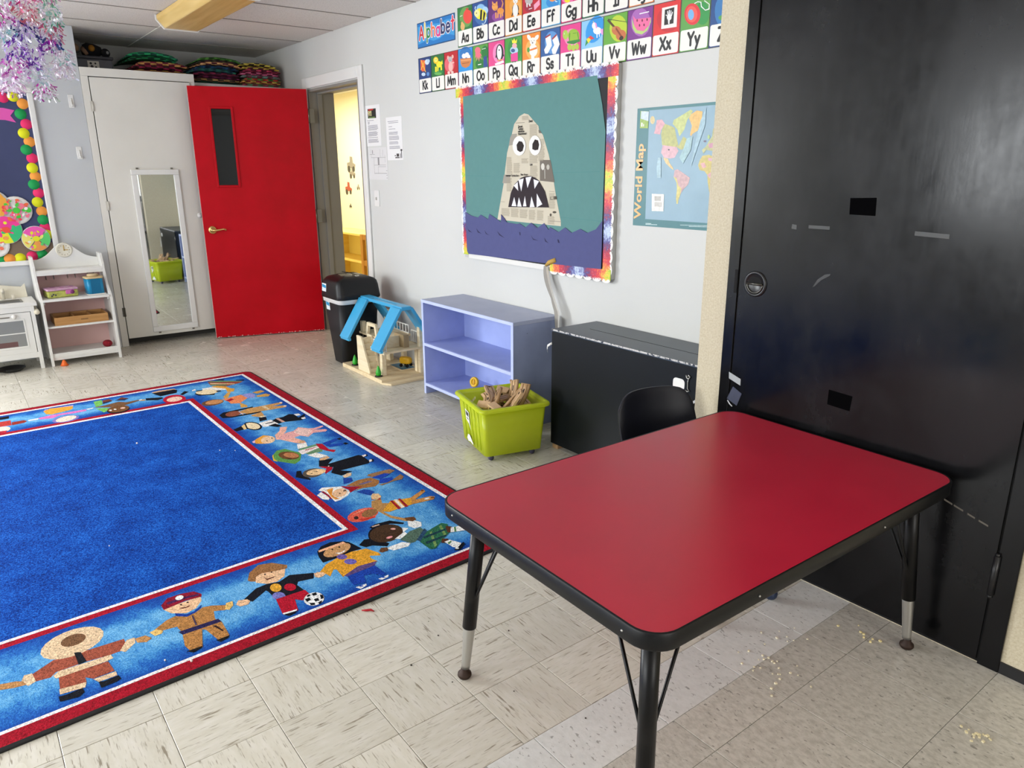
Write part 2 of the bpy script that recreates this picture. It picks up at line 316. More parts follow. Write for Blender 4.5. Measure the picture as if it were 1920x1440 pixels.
RUG_PRINT='''
>woven_child|child in a russet parka with a cream fur hood
160 82 62 0 -22452 1246 -22386 2271 -21745 2260 -21800 1984 -21783 1805 -21872 1196 -21874 429 -21702 280 -21759 -65 -22169 -137 -22535 439 -22433 968
226 196 160 1 -23135 1009 -55 835 747 15
120 85 58 1 -23257 1043 4 331 328 2
226 196 160 0 -22225 -116 -21759 -65 -21669 -262 -22010 -389 -22263 -304
190 138 85 0 -21987 -359 -21756 -285 -21820 -590 -21949 -887 -21985 -1364 -22242 -1353 -22229 -869 -22101 -506
226 196 160 0 -22264 2322 -22260 2542 -21960 2501 -21655 2171 -21821 2059
190 138 85 0 -22187 2528 -22168 2822 -21900 2952 -21786 2779 -21923 2549
24 26 34 0 -22551 966 -22466 1127 -21872 1196 -21844 989
160 82 62 0 -21564 458 -21492 1685 -20916 1758 -20904 1218 -21105 1050 -20829 1043 -20970 419
226 196 160 0 -21722 347 -21861 493 -21783 1805 -21565 1837 -21516 1655 -21545 391
226 196 160 0 -20981 404 -20861 1048 -20635 982 -20725 389
226 196 160 0 -20872 1214 -20861 1782 -20647 1778 -20656 1312
20 22 30 0 -20656 350 -20614 533 -20650 920 -20434 937 -20302 807 -20395 350
20 22 30 0 -20656 1312 -20596 1434 -20624 1808 -20423 1838 -20360 1693 -20335 1326
>woven_child|child in a red cap and brown belted suit
178 125 70 0 -22317 3125 -22605 3513 -22687 3797 -22416 4097 -22497 4390 -22657 4640 -22577 4897 -22320 5279 -22031 5191 -22209 4860 -21779 4770 -21591 4817 -21609 3760 -21934 3712 -22047 3707 -22108 3302 -21948 3233
235 190 150 0 -23323 3580 -23376 4767 -23079 4721 -22725 4451 -22630 4119 -22915 3752
140 20 45 0 -23593 3591 -23919 3854 -23928 4274 -23808 4669 -23492 4834 -23319 4787 -23395 4315 -23267 3601
74 32 80 0 -23663 3760 -23671 4280 -23561 4746 -23454 4753 -23523 4278 -23506 3774
244 240 234 1 -23704 4184 15 125 146 -18
90 42 32 0 -23082 4012 -23004 4214 -23048 4364 -22946 4268 -22964 4102
58 42 40 1 -23238 4119 22 29 40 -10
58 42 40 1 -23239 4327 22 29 41 -10
25 60 150 0 -22849 3837 -22565 4102 -22573 4342 -22811 4648 -22658 4588 -22487 4353 -22416 4097 -22665 3825
225 185 110 0 -22239 2950 -22296 3152 -22067 3308 -21948 3233 -21953 3045
225 185 110 0 -22085 5172 -22418 5309 -22415 5523 -22143 5456 -21964 5276
178 125 70 0 -21491 3730 -21466 4882 -20614 4859 -20522 4797 -20568 4515 -21316 4369 -21419 4282 -20493 4043 -20524 3704 -20875 3638
40 35 79 0 -21723 3660 -21683 4844 -21466 4882 -21491 3730
74 58 80 0 -22360 4218 -22360 4268 -21755 4224 -21757 4175
20 20 20 0 -20567 3606 -20549 4058 -20459 4001 -20382 3761
20 20 20 0 -20581 4454 -20586 4850 -20483 4802 -20415 4535
58 36 32 0 -21396 4591 -21362 4682 -20949 4794 -20912 4750
>woven_child|child in a black jumper and red trousers with a checked ball
20 22 32 0 -22288 5845 -22708 6394 -22751 6791 -22631 7174 -22840 7610 -22453 8347 -22105 8200 -22231 7689 -22050 7578 -21556 7652 -21632 6688 -22250 6650 -22364 6614 -21977 6033
235 190 150 0 -23437 6606 -23660 6918 -23469 7407 -23360 7670 -22876 7445 -22679 7114 -22751 6791 -23056 6514
154 107 66 0 -23375 6334 -23851 6551 -24186 6982 -24044 7416 -23547 7803 -23323 7717 -23395 7380 -23549 6879 -23450 6649 -23139 6523 -23245 6386
90 42 32 0 -23306 6833 -23068 6904 -23080 7184 -23018 7121 -22983 6874
58 42 40 1 -23404 6946 19 25 44 -16
58 42 40 1 -23406 7184 19 25 44 -16
225 165 55 1 -22329 6938 121 155 255 -94
180 20 45 1 -22063 7336 128 164 220 -85
120 120 190 1 -21769 6833 137 176 232 -87
235 190 150 0 -22119 5538 -22335 5678 -22220 5932 -22054 5986 -21906 5864 -21934 5621
235 190 150 0 -22418 8332 -22296 8610 -22119 8657 -22007 8443 -22150 8260
180 20 45 0 -21632 6688 -21589 7666 -21271 7690 -21028 7359 -21248 7181 -20568 7023 -20666 6547
240 240 240 1 -20879 7689 106 306 385 -123
16 18 26 0 -21045 7443 -21049 7598 -20890 7589 -20845 7437
16 18 26 0 -21225 7749 -21210 7899 -21047 7869 -21064 7740
16 18 26 0 -20865 7675 -20849 7823 -20678 7788 -20695 7661
16 18 26 0 -20990 7942 -20933 8016 -20719 7969 -20718 7864
16 18 26 0 -20739 7469 -20645 7620 -20524 7569 -20584 7461
16 18 26 0 -21200 7564 -21239 7677 -21121 7667 -21102 7562
16 18 26 0 -20590 7712 -20634 7866 -20523 7798 -20459 7694
240 240 240 0 -20707 6563 -20649 7018 -20571 6968 -20614 6563
16 18 26 0 -20602 6559 -20560 6983 -20474 6893 -20434 6676
>woven_child|child in a gold top and blue skirt with long black hair
16 18 28 0 -23791 9044 -24083 9316 -24169 9736 -23948 10153 -23723 10308 -22981 10469 -23006 10052 -22901 9374 -22902 8885 -23388 8933
225 160 48 0 -22193 8341 -22728 8929 -22936 9514 -23006 10052 -22884 10594 -22308 10820 -22086 10791 -22315 10436 -22094 10409 -21783 10503 -21823 9853 -21561 9040 -22156 9075 -22225 8986 -21865 8705 -22232 8632 -22102 8458
200 150 100 1 -23442 9684 -33 558 398 -108
240 180 140 0 -23842 9107 -23909 10135 -23748 10168 -23691 9072
240 236 232 0 -23286 9528 -23189 9715 -23285 9950 -23139 9818 -23103 9612
42 26 26 1 -23589 9560 24 31 44 -20
42 26 26 1 -23594 9838 24 31 45 -21
110 90 160 1 -22864 9606 119 153 169 -79
110 100 180 1 -22361 9701 141 181 177 -85
95 75 125 0 -21603 9099 -21893 9764 -21807 10473 -21587 10275 -21471 9156
25 65 165 0 -21503 9171 -21587 10275 -20820 10331 -20786 10148 -21093 9979 -21172 9653 -20754 9524 -20838 9091
240 240 240 0 -20673 9089 -20663 9478 -20561 9447 -20473 9186
240 240 240 0 -20680 9949 -20712 10356 -20589 10289 -20540 10018
25 65 165 1 -20623 9280 44 57 36 -18
25 65 165 1 -20677 10131 45 58 37 -20
235 190 150 0 -22172 8255 -22425 8440 -22277 8573 -22034 8545 -22017 8343
>woven_child|child in a green plaid skirt and white socks
16 18 28 1 -23606 11385 197 252 567 -294
16 18 28 0 -24342 11464 -24457 11756 -24380 12377 -23849 12757 -23755 12656 -24107 12278 -24120 11489
16 18 28 0 -23275 10484 -23565 10847 -23441 11142 -22708 11475 -22540 11295 -22941 10885 -22971 10638
70 48 31 1 -23497 11762 186 632 668 -291
240 160 160 1 -23116 11695 15 133 87 -34
224 168 160 1 -23643 12143 64 82 71 -39
208 176 160 0 -24372 11572 -24353 11889 -24262 11888 -24265 11564
240 240 238 0 -23543 12489 -23310 12642 -23181 12380 -22852 12380 -22754 11955 -22879 11795 -23130 12304
240 240 238 0 -23892 12927 -23842 13142 -23471 13316 -23143 13146 -23156 12840 -23466 12732
240 240 238 0 -22422 11187 -22467 11389 -22485 11895 -22215 12108 -22051 11923 -22111 11329
110 70 40 0 -24217 12965 -24061 13318 -23790 13283 -23721 13071 -23959 12916
110 70 40 0 -22379 10857 -22579 11050 -22469 11256 -22232 11173 -22236 10913
85 110 95 0 -22680 11913 -23053 12543 -23105 13050 -22772 13045 -22426 12649 -22188 12276 -22215 12108
42 74 106 0 -22282 12424 -22925 13136 -22693 13118 -22052 12451
45 105 75 0 -22064 12435 -22633 13081 -22896 13904 -22663 14055 -22013 13735 -21686 13189 -21279 12653 -21332 12456
122 154 90 0 -22495 13117 -22534 13237 -21460 12812 -21371 12664
122 154 90 0 -22717 13692 -22742 13806 -21943 13545 -21849 13388
28 63 74 0 -22351 12745 -22409 13941 -22284 13886 -22180 12690
28 63 74 0 -21941 12593 -21943 13545 -21839 13430 -21749 12547
90 50 32 0 -22562 13891 -22370 14065 -21987 13768 -22064 13670
90 50 32 0 -21757 13234 -21607 13426 -21377 13183 -21500 13025
240 240 238 0 -22320 13983 -22198 14503 -21972 14502 -21777 14321 -21987 13768
240 240 238 0 -21496 13164 -21512 13412 -21032 13625 -20744 13339 -20957 13196
90 138 90 0 -22281 14106 -22264 14185 -21921 13995 -21928 13915
90 138 90 0 -21352 13215 -21417 13399 -21337 13395 -21212 13196
16 18 28 0 -22236 14529 -22181 14746 -21830 14684 -21701 14419 -21924 14419
16 18 28 0 -20733 13096 -20878 13427 -21051 13734 -20878 13690 -20588 13282
240 240 238 1 -22054 14659 36 46 45 -30
240 240 238 1 -20780 13268 44 56 53 -35
>woven_child|child with curly coral hair and a gold striped dress
225 95 75 1 -25511 11771 72 664 557 -207
185 138 82 0 -26475 12646 -26412 13066 -26010 12905 -25816 13153 -25263 12560 -24704 12649 -24029 13054 -23844 13290 -23735 13128 -23945 12859 -24562 12524 -25514 12398 -25919 12363
150 105 65 1 -25477 12050 25 352 327 -122
58 36 32 1 -25423 11420 58 75 138 -67
240 138 112 0 -25717 11351 -25983 11957 -25910 12212 -25804 11868
200 60 48 0 -25254 11408 -25087 12081 -24962 12088 -25021 11480
232 192 144 0 -26857 12841 -27007 13174 -26699 13217 -26426 13048 -26541 12730
180 32 42 0 -26703 12763 -26483 13078 -26369 13019 -26579 12699
225 160 48 0 -25290 12525 -25973 13288 -25719 14124 -25104 13898 -25103 13164 -25058 12744
160 30 40 0 -25987 13270 -25969 13378 -25066 13293 -25046 13157
240 224 208 0 -25982 13446 -25945 13579 -25058 13465 -25052 13311
160 30 40 0 -25963 13640 -25920 13730 -25051 13638 -25031 13500
200 140 75 0 -25719 14124 -26134 15005 -25885 14964 -25423 14161 -25322 14891 -25163 15007 -24965 14832 -25069 14109 -25114 13853
122 74 42 1 -26038 14894 46 59 76 -46
232 224 216 1 -25192 14627 31 117 75 -38
122 74 42 1 -25134 14872 51 65 72 -44
>woven_child|child in a white fur hat and brown leather tunic
242 238 232 0 -28900 11289 -29080 11536 -28872 11919 -28671 12254 -27919 12354 -27623 12081 -27386 11659 -27369 11395 -27942 11398 -28560 11440
230 150 60 0 -28735 11595 -28746 11916 -28148 11594 -27876 11574 -27519 11669 -27575 11489 -27898 11455
235 190 150 1 -28088 11931 47 318 418 -152
242 238 232 0 -28445 11030 -28666 11305 -27890 11375 -27710 11244 -27925 11059
160 20 40 0 -28721 11328 -28656 11430 -28185 11455 -27656 11403 -27760 11342 -28218 11366
165 112 63 0 -28588 12457 -28842 13124 -28804 13579 -28735 13770 -28215 13925 -27898 13731 -27734 13451 -27908 12938 -27883 12683 -27840 12502 -28117 12961
160 20 40 0 -28714 12247 -28455 12529 -28071 13020 -28007 12717 -27802 12297 -28126 12372
122 106 138 0 -28391 12904 -28472 13496 -28291 13627 -28245 13188
30 70 160 0 -29467 12732 -29288 13063 -28894 12956 -28791 12688 -28818 12457
30 70 160 0 -27700 12540 -27755 12943 -27549 13111 -27202 13177 -27001 12859 -27279 12706
235 200 160 0 -29719 12822 -29803 13029 -29823 13319 -29540 13156 -29458 12949 -29482 12795
232 192 144 0 -26893 12831 -27106 13020 -26941 13231 -26560 13166 -26433 12860 -26611 12740
155 115 80 0 -29020 13716 -29148 13866 -29127 14315 -29109 14713 -29069 14927 -28792 15042 -28598 14672 -28805 14493 -28716 13845
155 115 80 0 -27789 13674 -27760 14106 -27895 14435 -28237 15029 -27915 15023 -27673 14800 -27737 14434 -27631 13758
30 70 180 0 -28745 13860 -28771 14504 -28598 14672 -28381 14325 -28357 14027 -28572 13856
30 70 180 0 -28340 14018 -28191 14567 -27879 14455 -27760 14106 -27910 13765
58 42 40 0 -28170 12127 -28203 12275 -28125 12260 -28090 12116
58 42 40 1 -27981 11882 21 27 43 -20
>woven_child|child in a long black robe with a red collar
16 18 28 0 -31589 11364 -31491 11543 -31048 11417 -30304 11540 -30204 11444 -30917 11044
90 80 72 1 -30918 11879 135 446 518 -188
180 20 45 0 -31468 12390 -31073 12949 -30740 12771 -30425 12297 -30842 12425 -30966 12591
16 18 28 0 -31484 12425 -32179 12724 -32011 13401 -31496 12911 -31653 14568 -31452 14680 -30508 14626 -30350 14487 -30372 13025 -29943 13445 -29889 13193 -29780 12807 -30388 12557 -30961 12927 -31222 12704
240 200 150 1 -30909 12039 130 431 343 -126
58 42 40 1 -30851 11796 22 29 43 -18
58 42 40 0 -31103 11984 -31006 12108 -30832 12116 -30939 12066
240 200 150 0 -29701 12825 -29873 13129 -29805 13322 -29510 13152 -29432 12838
16 18 28 0 -31498 14885 -31354 14949 -31209 14801 -31231 14691
16 18 28 0 -30830 14850 -30648 14907 -30395 14747 -30423 14642
240 228 220 0 -31483 14665 -31498 14885 -31304 14833 -31245 14638
240 228 220 0 -30735 14681 -30715 14821 -30496 14733 -30448 14566
240 228 220 1 -31209 12798 23 29 51 -23
>woven_child|child in a wide green hat and red sash
95 150 75 0 -34160 11133 -34759 11580 -34723 11999 -34020 12276 -33685 12460 -32741 12006 -32478 11636 -33046 11274 -33542 10962
216 180 60 0 -34160 11133 -34348 11252 -33822 11093 -33282 11087 -33542 10962
110 70 40 1 -33720 11813 441 365 497 -210
190 125 80 1 -33687 11915 325 269 319 -136
58 42 40 1 -33263 11665 68 86 49 -19
242 238 232 0 -34954 12721 -34891 13190 -34304 13037 -34306 12506
110 150 110 0 -34246 12482 -34376 13457 -34158 13606 -33606 13547 -33189 13336 -33232 12651 -33372 12593
242 228 224 0 -34024 12393 -34096 13429 -33785 13445 -33420 12410 -33543 12374
180 20 45 0 -33945 12741 -33982 13320 -33914 13306 -33840 12727
25 70 170 0 -34296 13818 -34538 14700 -34243 14675 -33913 14046 -33710 14694 -33377 14575 -33510 13896 -33763 13827
180 20 45 0 -34434 13512 -34220 13785 -33268 13728 -32978 13974 -32740 13761 -33214 13525 -33606 13398
16 18 28 0 -34442 14688 -34468 14857 -34255 14900 -34182 14725
16 18 28 0 -33636 14659 -33658 14825 -33433 14890 -33346 14678
242 238 232 0 -33156 12532 -33236 13032 -32437 13329 -32472 12908 -32574 12778
224 176 128 0 -32366 12833 -32437 13270 -32181 13303 -32048 12983 -32132 12761
224 176 128 0 -35220 12902 -35330 13158 -35200 13256 -35001 13024 -35016 12835
>woven_child|child in a pink ballet dress with orange hair
240 180 160 0 -37040 12335 -37489 12746 -38084 13001 -37925 13349 -37264 13032 -36847 12719 -35561 13130 -35065 13231 -34796 13181 -35066 12810 -36155 12306 -36300 12122
235 170 165 0 -36614 12328 -37008 12934 -37020 13342 -37456 13799 -36905 14179 -36795 14421 -36899 14951 -36753 14959 -36570 14678 -36539 14312 -36228 14852 -36042 14873 -35877 14697 -36080 14087 -35673 13635 -36111 13352 -35968 12746 -36177 12345
240 200 190 0 -36850 13275 -37306 13770 -36874 14102 -36468 14187 -35788 13652 -36150 13398
230 160 60 0 -36732 11029 -37081 11382 -37384 11814 -37078 12065 -36044 11487 -36348 11100
232 192 216 0 -36750 11006 -36906 11204 -36561 11115 -36534 11019
240 200 160 1 -36537 11780 86 351 543 -168
58 42 40 1 -36426 11682 22 28 65 -23
58 42 40 1 -36656 12032 33 42 66 -24
>woven_child|child in a black pointed hat and pinstriped jacket
16 18 28 0 -39269 10825 -39608 11417 -38944 11382 -38868 10878
16 18 28 1 -39216 11886 531 330 644 -250
242 238 232 0 -39497 12308 -39634 13054 -38699 13171 -38612 12683 -38661 12296
16 18 28 0 -39191 12546 -39272 13081 -39122 13058 -39078 12568
16 18 28 0 -40454 12640 -40294 13002 -39772 12879 -39721 12449
16 18 28 0 -39453 13052 -39705 13434 -39679 13783 -39966 14222 -39805 14426 -39030 14449 -39425 14910 -39268 14946 -38471 14454 -38607 14019 -38792 13478 -38690 13152
16 18 28 0 -38708 12561 -38824 13012 -38230 13169 -38186 12901
240 220 180 1 -39226 11873 436 271 507 -196
230 200 140 0 -39534 11363 -39811 11606 -38942 11457 -38874 11299
16 18 28 0 -39896 11649 -39857 11699 -38895 11518 -38897 11443
210 160 140 0 -39668 13323 -39655 13497 -38752 13559 -38804 13386
242 238 232 0 -39785 14451 -39702 14720 -39332 14704 -39376 14455
242 238 232 0 -38856 14512 -38906 14764 -38585 14699 -38611 14478
240 220 180 0 -40572 12649 -40590 12977 -40401 13105 -40355 12766
>woven_child|child with very long black hair and a tan dress
16 18 28 0 -42269 10974 -42648 11308 -42711 13088 -42486 12994 -42364 11668 -42009 11304 -41625 11438 -41559 13188 -41272 13022 -41385 11426 -41621 10968
200 150 90 0 -42269 12120 -42490 12682 -42487 13547 -42512 14754 -42155 14671 -42006 13983 -41677 14747 -41362 14592 -41439 13642 -41498 13232 -41532 12364 -41836 12141
145 80 60 1 -42045 11712 81 434 478 -130
232 192 176 0 -42269 12120 -41591 12158 -41520 12087 -42185 12061
224 200 160 0 -42421 13456 -42362 13705 -41564 13687 -41521 13539
200 150 90 0 -41129 12422 -41354 13116 -40649 13031 -40513 12692 -40869 12430
242 238 232 0 -40572 12649 -40590 12945 -40401 13105 -40355 12766
240 224 208 1 -42424 14686 63 80 98 -37
240 224 208 1 -41603 14633 66 84 105 -40
>woven_child|child in an orange dress with a red necklace
110 75 50 1 -45017 11398 100 634 624 -155
200 140 90 1 -45050 11500 79 503 442 -111
210 160 80 0 -45790 12254 -46592 12773 -46583 12980 -45669 12558 -45163 12267
235 140 90 0 -45358 12057 -45379 12401 -45574 13287 -44603 13384 -43851 12662 -44075 12200 -44635 12206
180 32 42 0 -44879 12114 -45191 12547 -44886 12655 -44571 12287
210 160 80 0 -43963 12698 -43157 12870 -42789 12781 -42930 12431
150 150 210 0 -45552 13315 -45564 13879 -45147 14020 -44405 13784 -44580 13376
210 160 80 0 -45619 14004 -45755 14622 -45354 14733 -45133 14192
210 160 80 0 -44747 13953 -44828 14618 -44416 14754 -44129 14509 -44424 13947
>woven_child|child in a striped blanket at the far corner
225 165 70 0 -48658 12369 -48512 13074 -47516 13198 -47185 13415 -46597 13159 -46691 12804 -47567 12931 -48364 12391
155 75 60 0 -49908 12475 -50048 12732 -48556 14400 -48313 14064 -48062 13081 -48944 12381
95 140 100 0 -49955 12524 -49744 13225 -48712 14377 -48622 14274 -49709 12599
232 208 160 0 -49470 12495 -48341 13816 -48253 13716 -49242 12465
95 140 100 0 -49106 12427 -48372 13355 -48247 13137 -48868 12394
242 238 232 0 -48513 11733 -48459 12312 -47567 12931 -47266 12909 -47560 12297 -48051 11675
16 18 28 0 -47517 11019 -47830 11204 -47077 11575 -46953 12120 -46600 11949 -47027 11123
240 220 180 1 -47511 11765 273 627 558 -146
16 18 28 0 -48238 11280 -48164 11672 -47993 11590 -47997 11249
16 18 28 0 -47435 12296 -47298 12569 -47083 12504 -47112 12271
242 238 232 0 -48524 11116 -48652 11356 -48368 11314 -48291 11055
16 18 28 0 -50189 13100 -49813 13576 -49645 13415 -49926 13060
16 18 28 0 -49203 14127 -48921 14594 -48710 14488 -49014 14104
>woven_child|child in a red hood and black dress
210 170 130 0 -49625 8912 -49778 9409 -49641 10286 -49361 10337 -49181 9143
16 18 28 0 -49406 8898 -49440 10238 -49173 10376 -48541 10187 -48384 9194
16 18 28 0 -48490 8347 -48092 9225 -47799 9222 -47619 8860 -48007 8277
16 18 28 0 -48025 10260 -48619 10678 -48312 10870 -47764 10360
190 20 50 1 -47184 9724 266 601 992 -222
240 200 180 1 -47184 9724 61 444 540 -111
210 160 80 0 -48394 7915 -48286 8272 -48028 8250 -48118 7954
>woven_child|child in a green cape with a brown face
120 190 95 0 -49747 5653 -49810 6120 -48760 6010 -48376 5590
120 190 95 0 -48180 5530 -47844 6128 -47364 6224 -47025 5785
120 65 45 0 -49660 6127 -49787 6518 -49264 6629 -48962 6073
20 40 79 0 -49165 6031 -49254 6550 -49123 6589 -48838 6053
120 65 45 0 -49125 6805 -49698 7189 -49127 7539 -48904 7231
20 40 79 0 -49126 6713 -49271 6987 -49112 7521 -48867 7224
120 85 58 0 -48464 5426 -48473 6023 -48767 6895 -48366 7223 -48435 7955 -48226 7944 -47810 7180 -47643 6693 -48043 6012
16 18 28 1 -47073 6560 86 603 770 -112
120 80 47 1 -47237 6589 82 581 706 -102
242 238 232 1 -47186 6164 53 68 128 -22
242 238 232 1 -47239 6417 54 68 129 -23
242 200 180 1 -47225 6827 48 129 166 -27
242 238 232 0 -48408 7934 -48452 8117 -48254 8092 -48201 7939
>woven_child|child in a pink top and gold skirt
180 160 210 0 -49814 3082 -49789 4583 -49509 4551 -49605 3060
232 165 60 0 -49487 2991 -49854 3371 -49559 4523 -49001 4454 -48765 4244 -48499 3305 -48761 3055
225 120 190 0 -48245 2616 -48346 3288 -48352 3935 -48361 4421 -48348 5027 -48009 5036 -47922 4448 -48021 3669 -47685 3297 -47875 2661
130 120 190 1 -47056 3843 0 674 654 -55
240 220 200 1 -47080 3859 -77 529 520 -39
242 238 232 0 -48162 2094 -48187 2610 -47901 2582 -47929 2127
242 238 232 0 -48387 5062 -48419 5449 -48239 5421 -48182 5119
>woven_child|child in a red coat at the left edge of the view
16 18 28 0 -49722 345 -49718 1304 -49180 1270 -49195 317
190 60 55 0 -48735 293 -48774 1316 -47710 1295 -47838 245
150 50 40 0 -48276 1332 -48300 1918 -48007 2059 -47747 1897 -47672 1313
240 220 200 1 -47184 815 57 376 544 -18
180 40 60 0 -46922 546 -46811 1045 -46493 921 -46483 470
'''
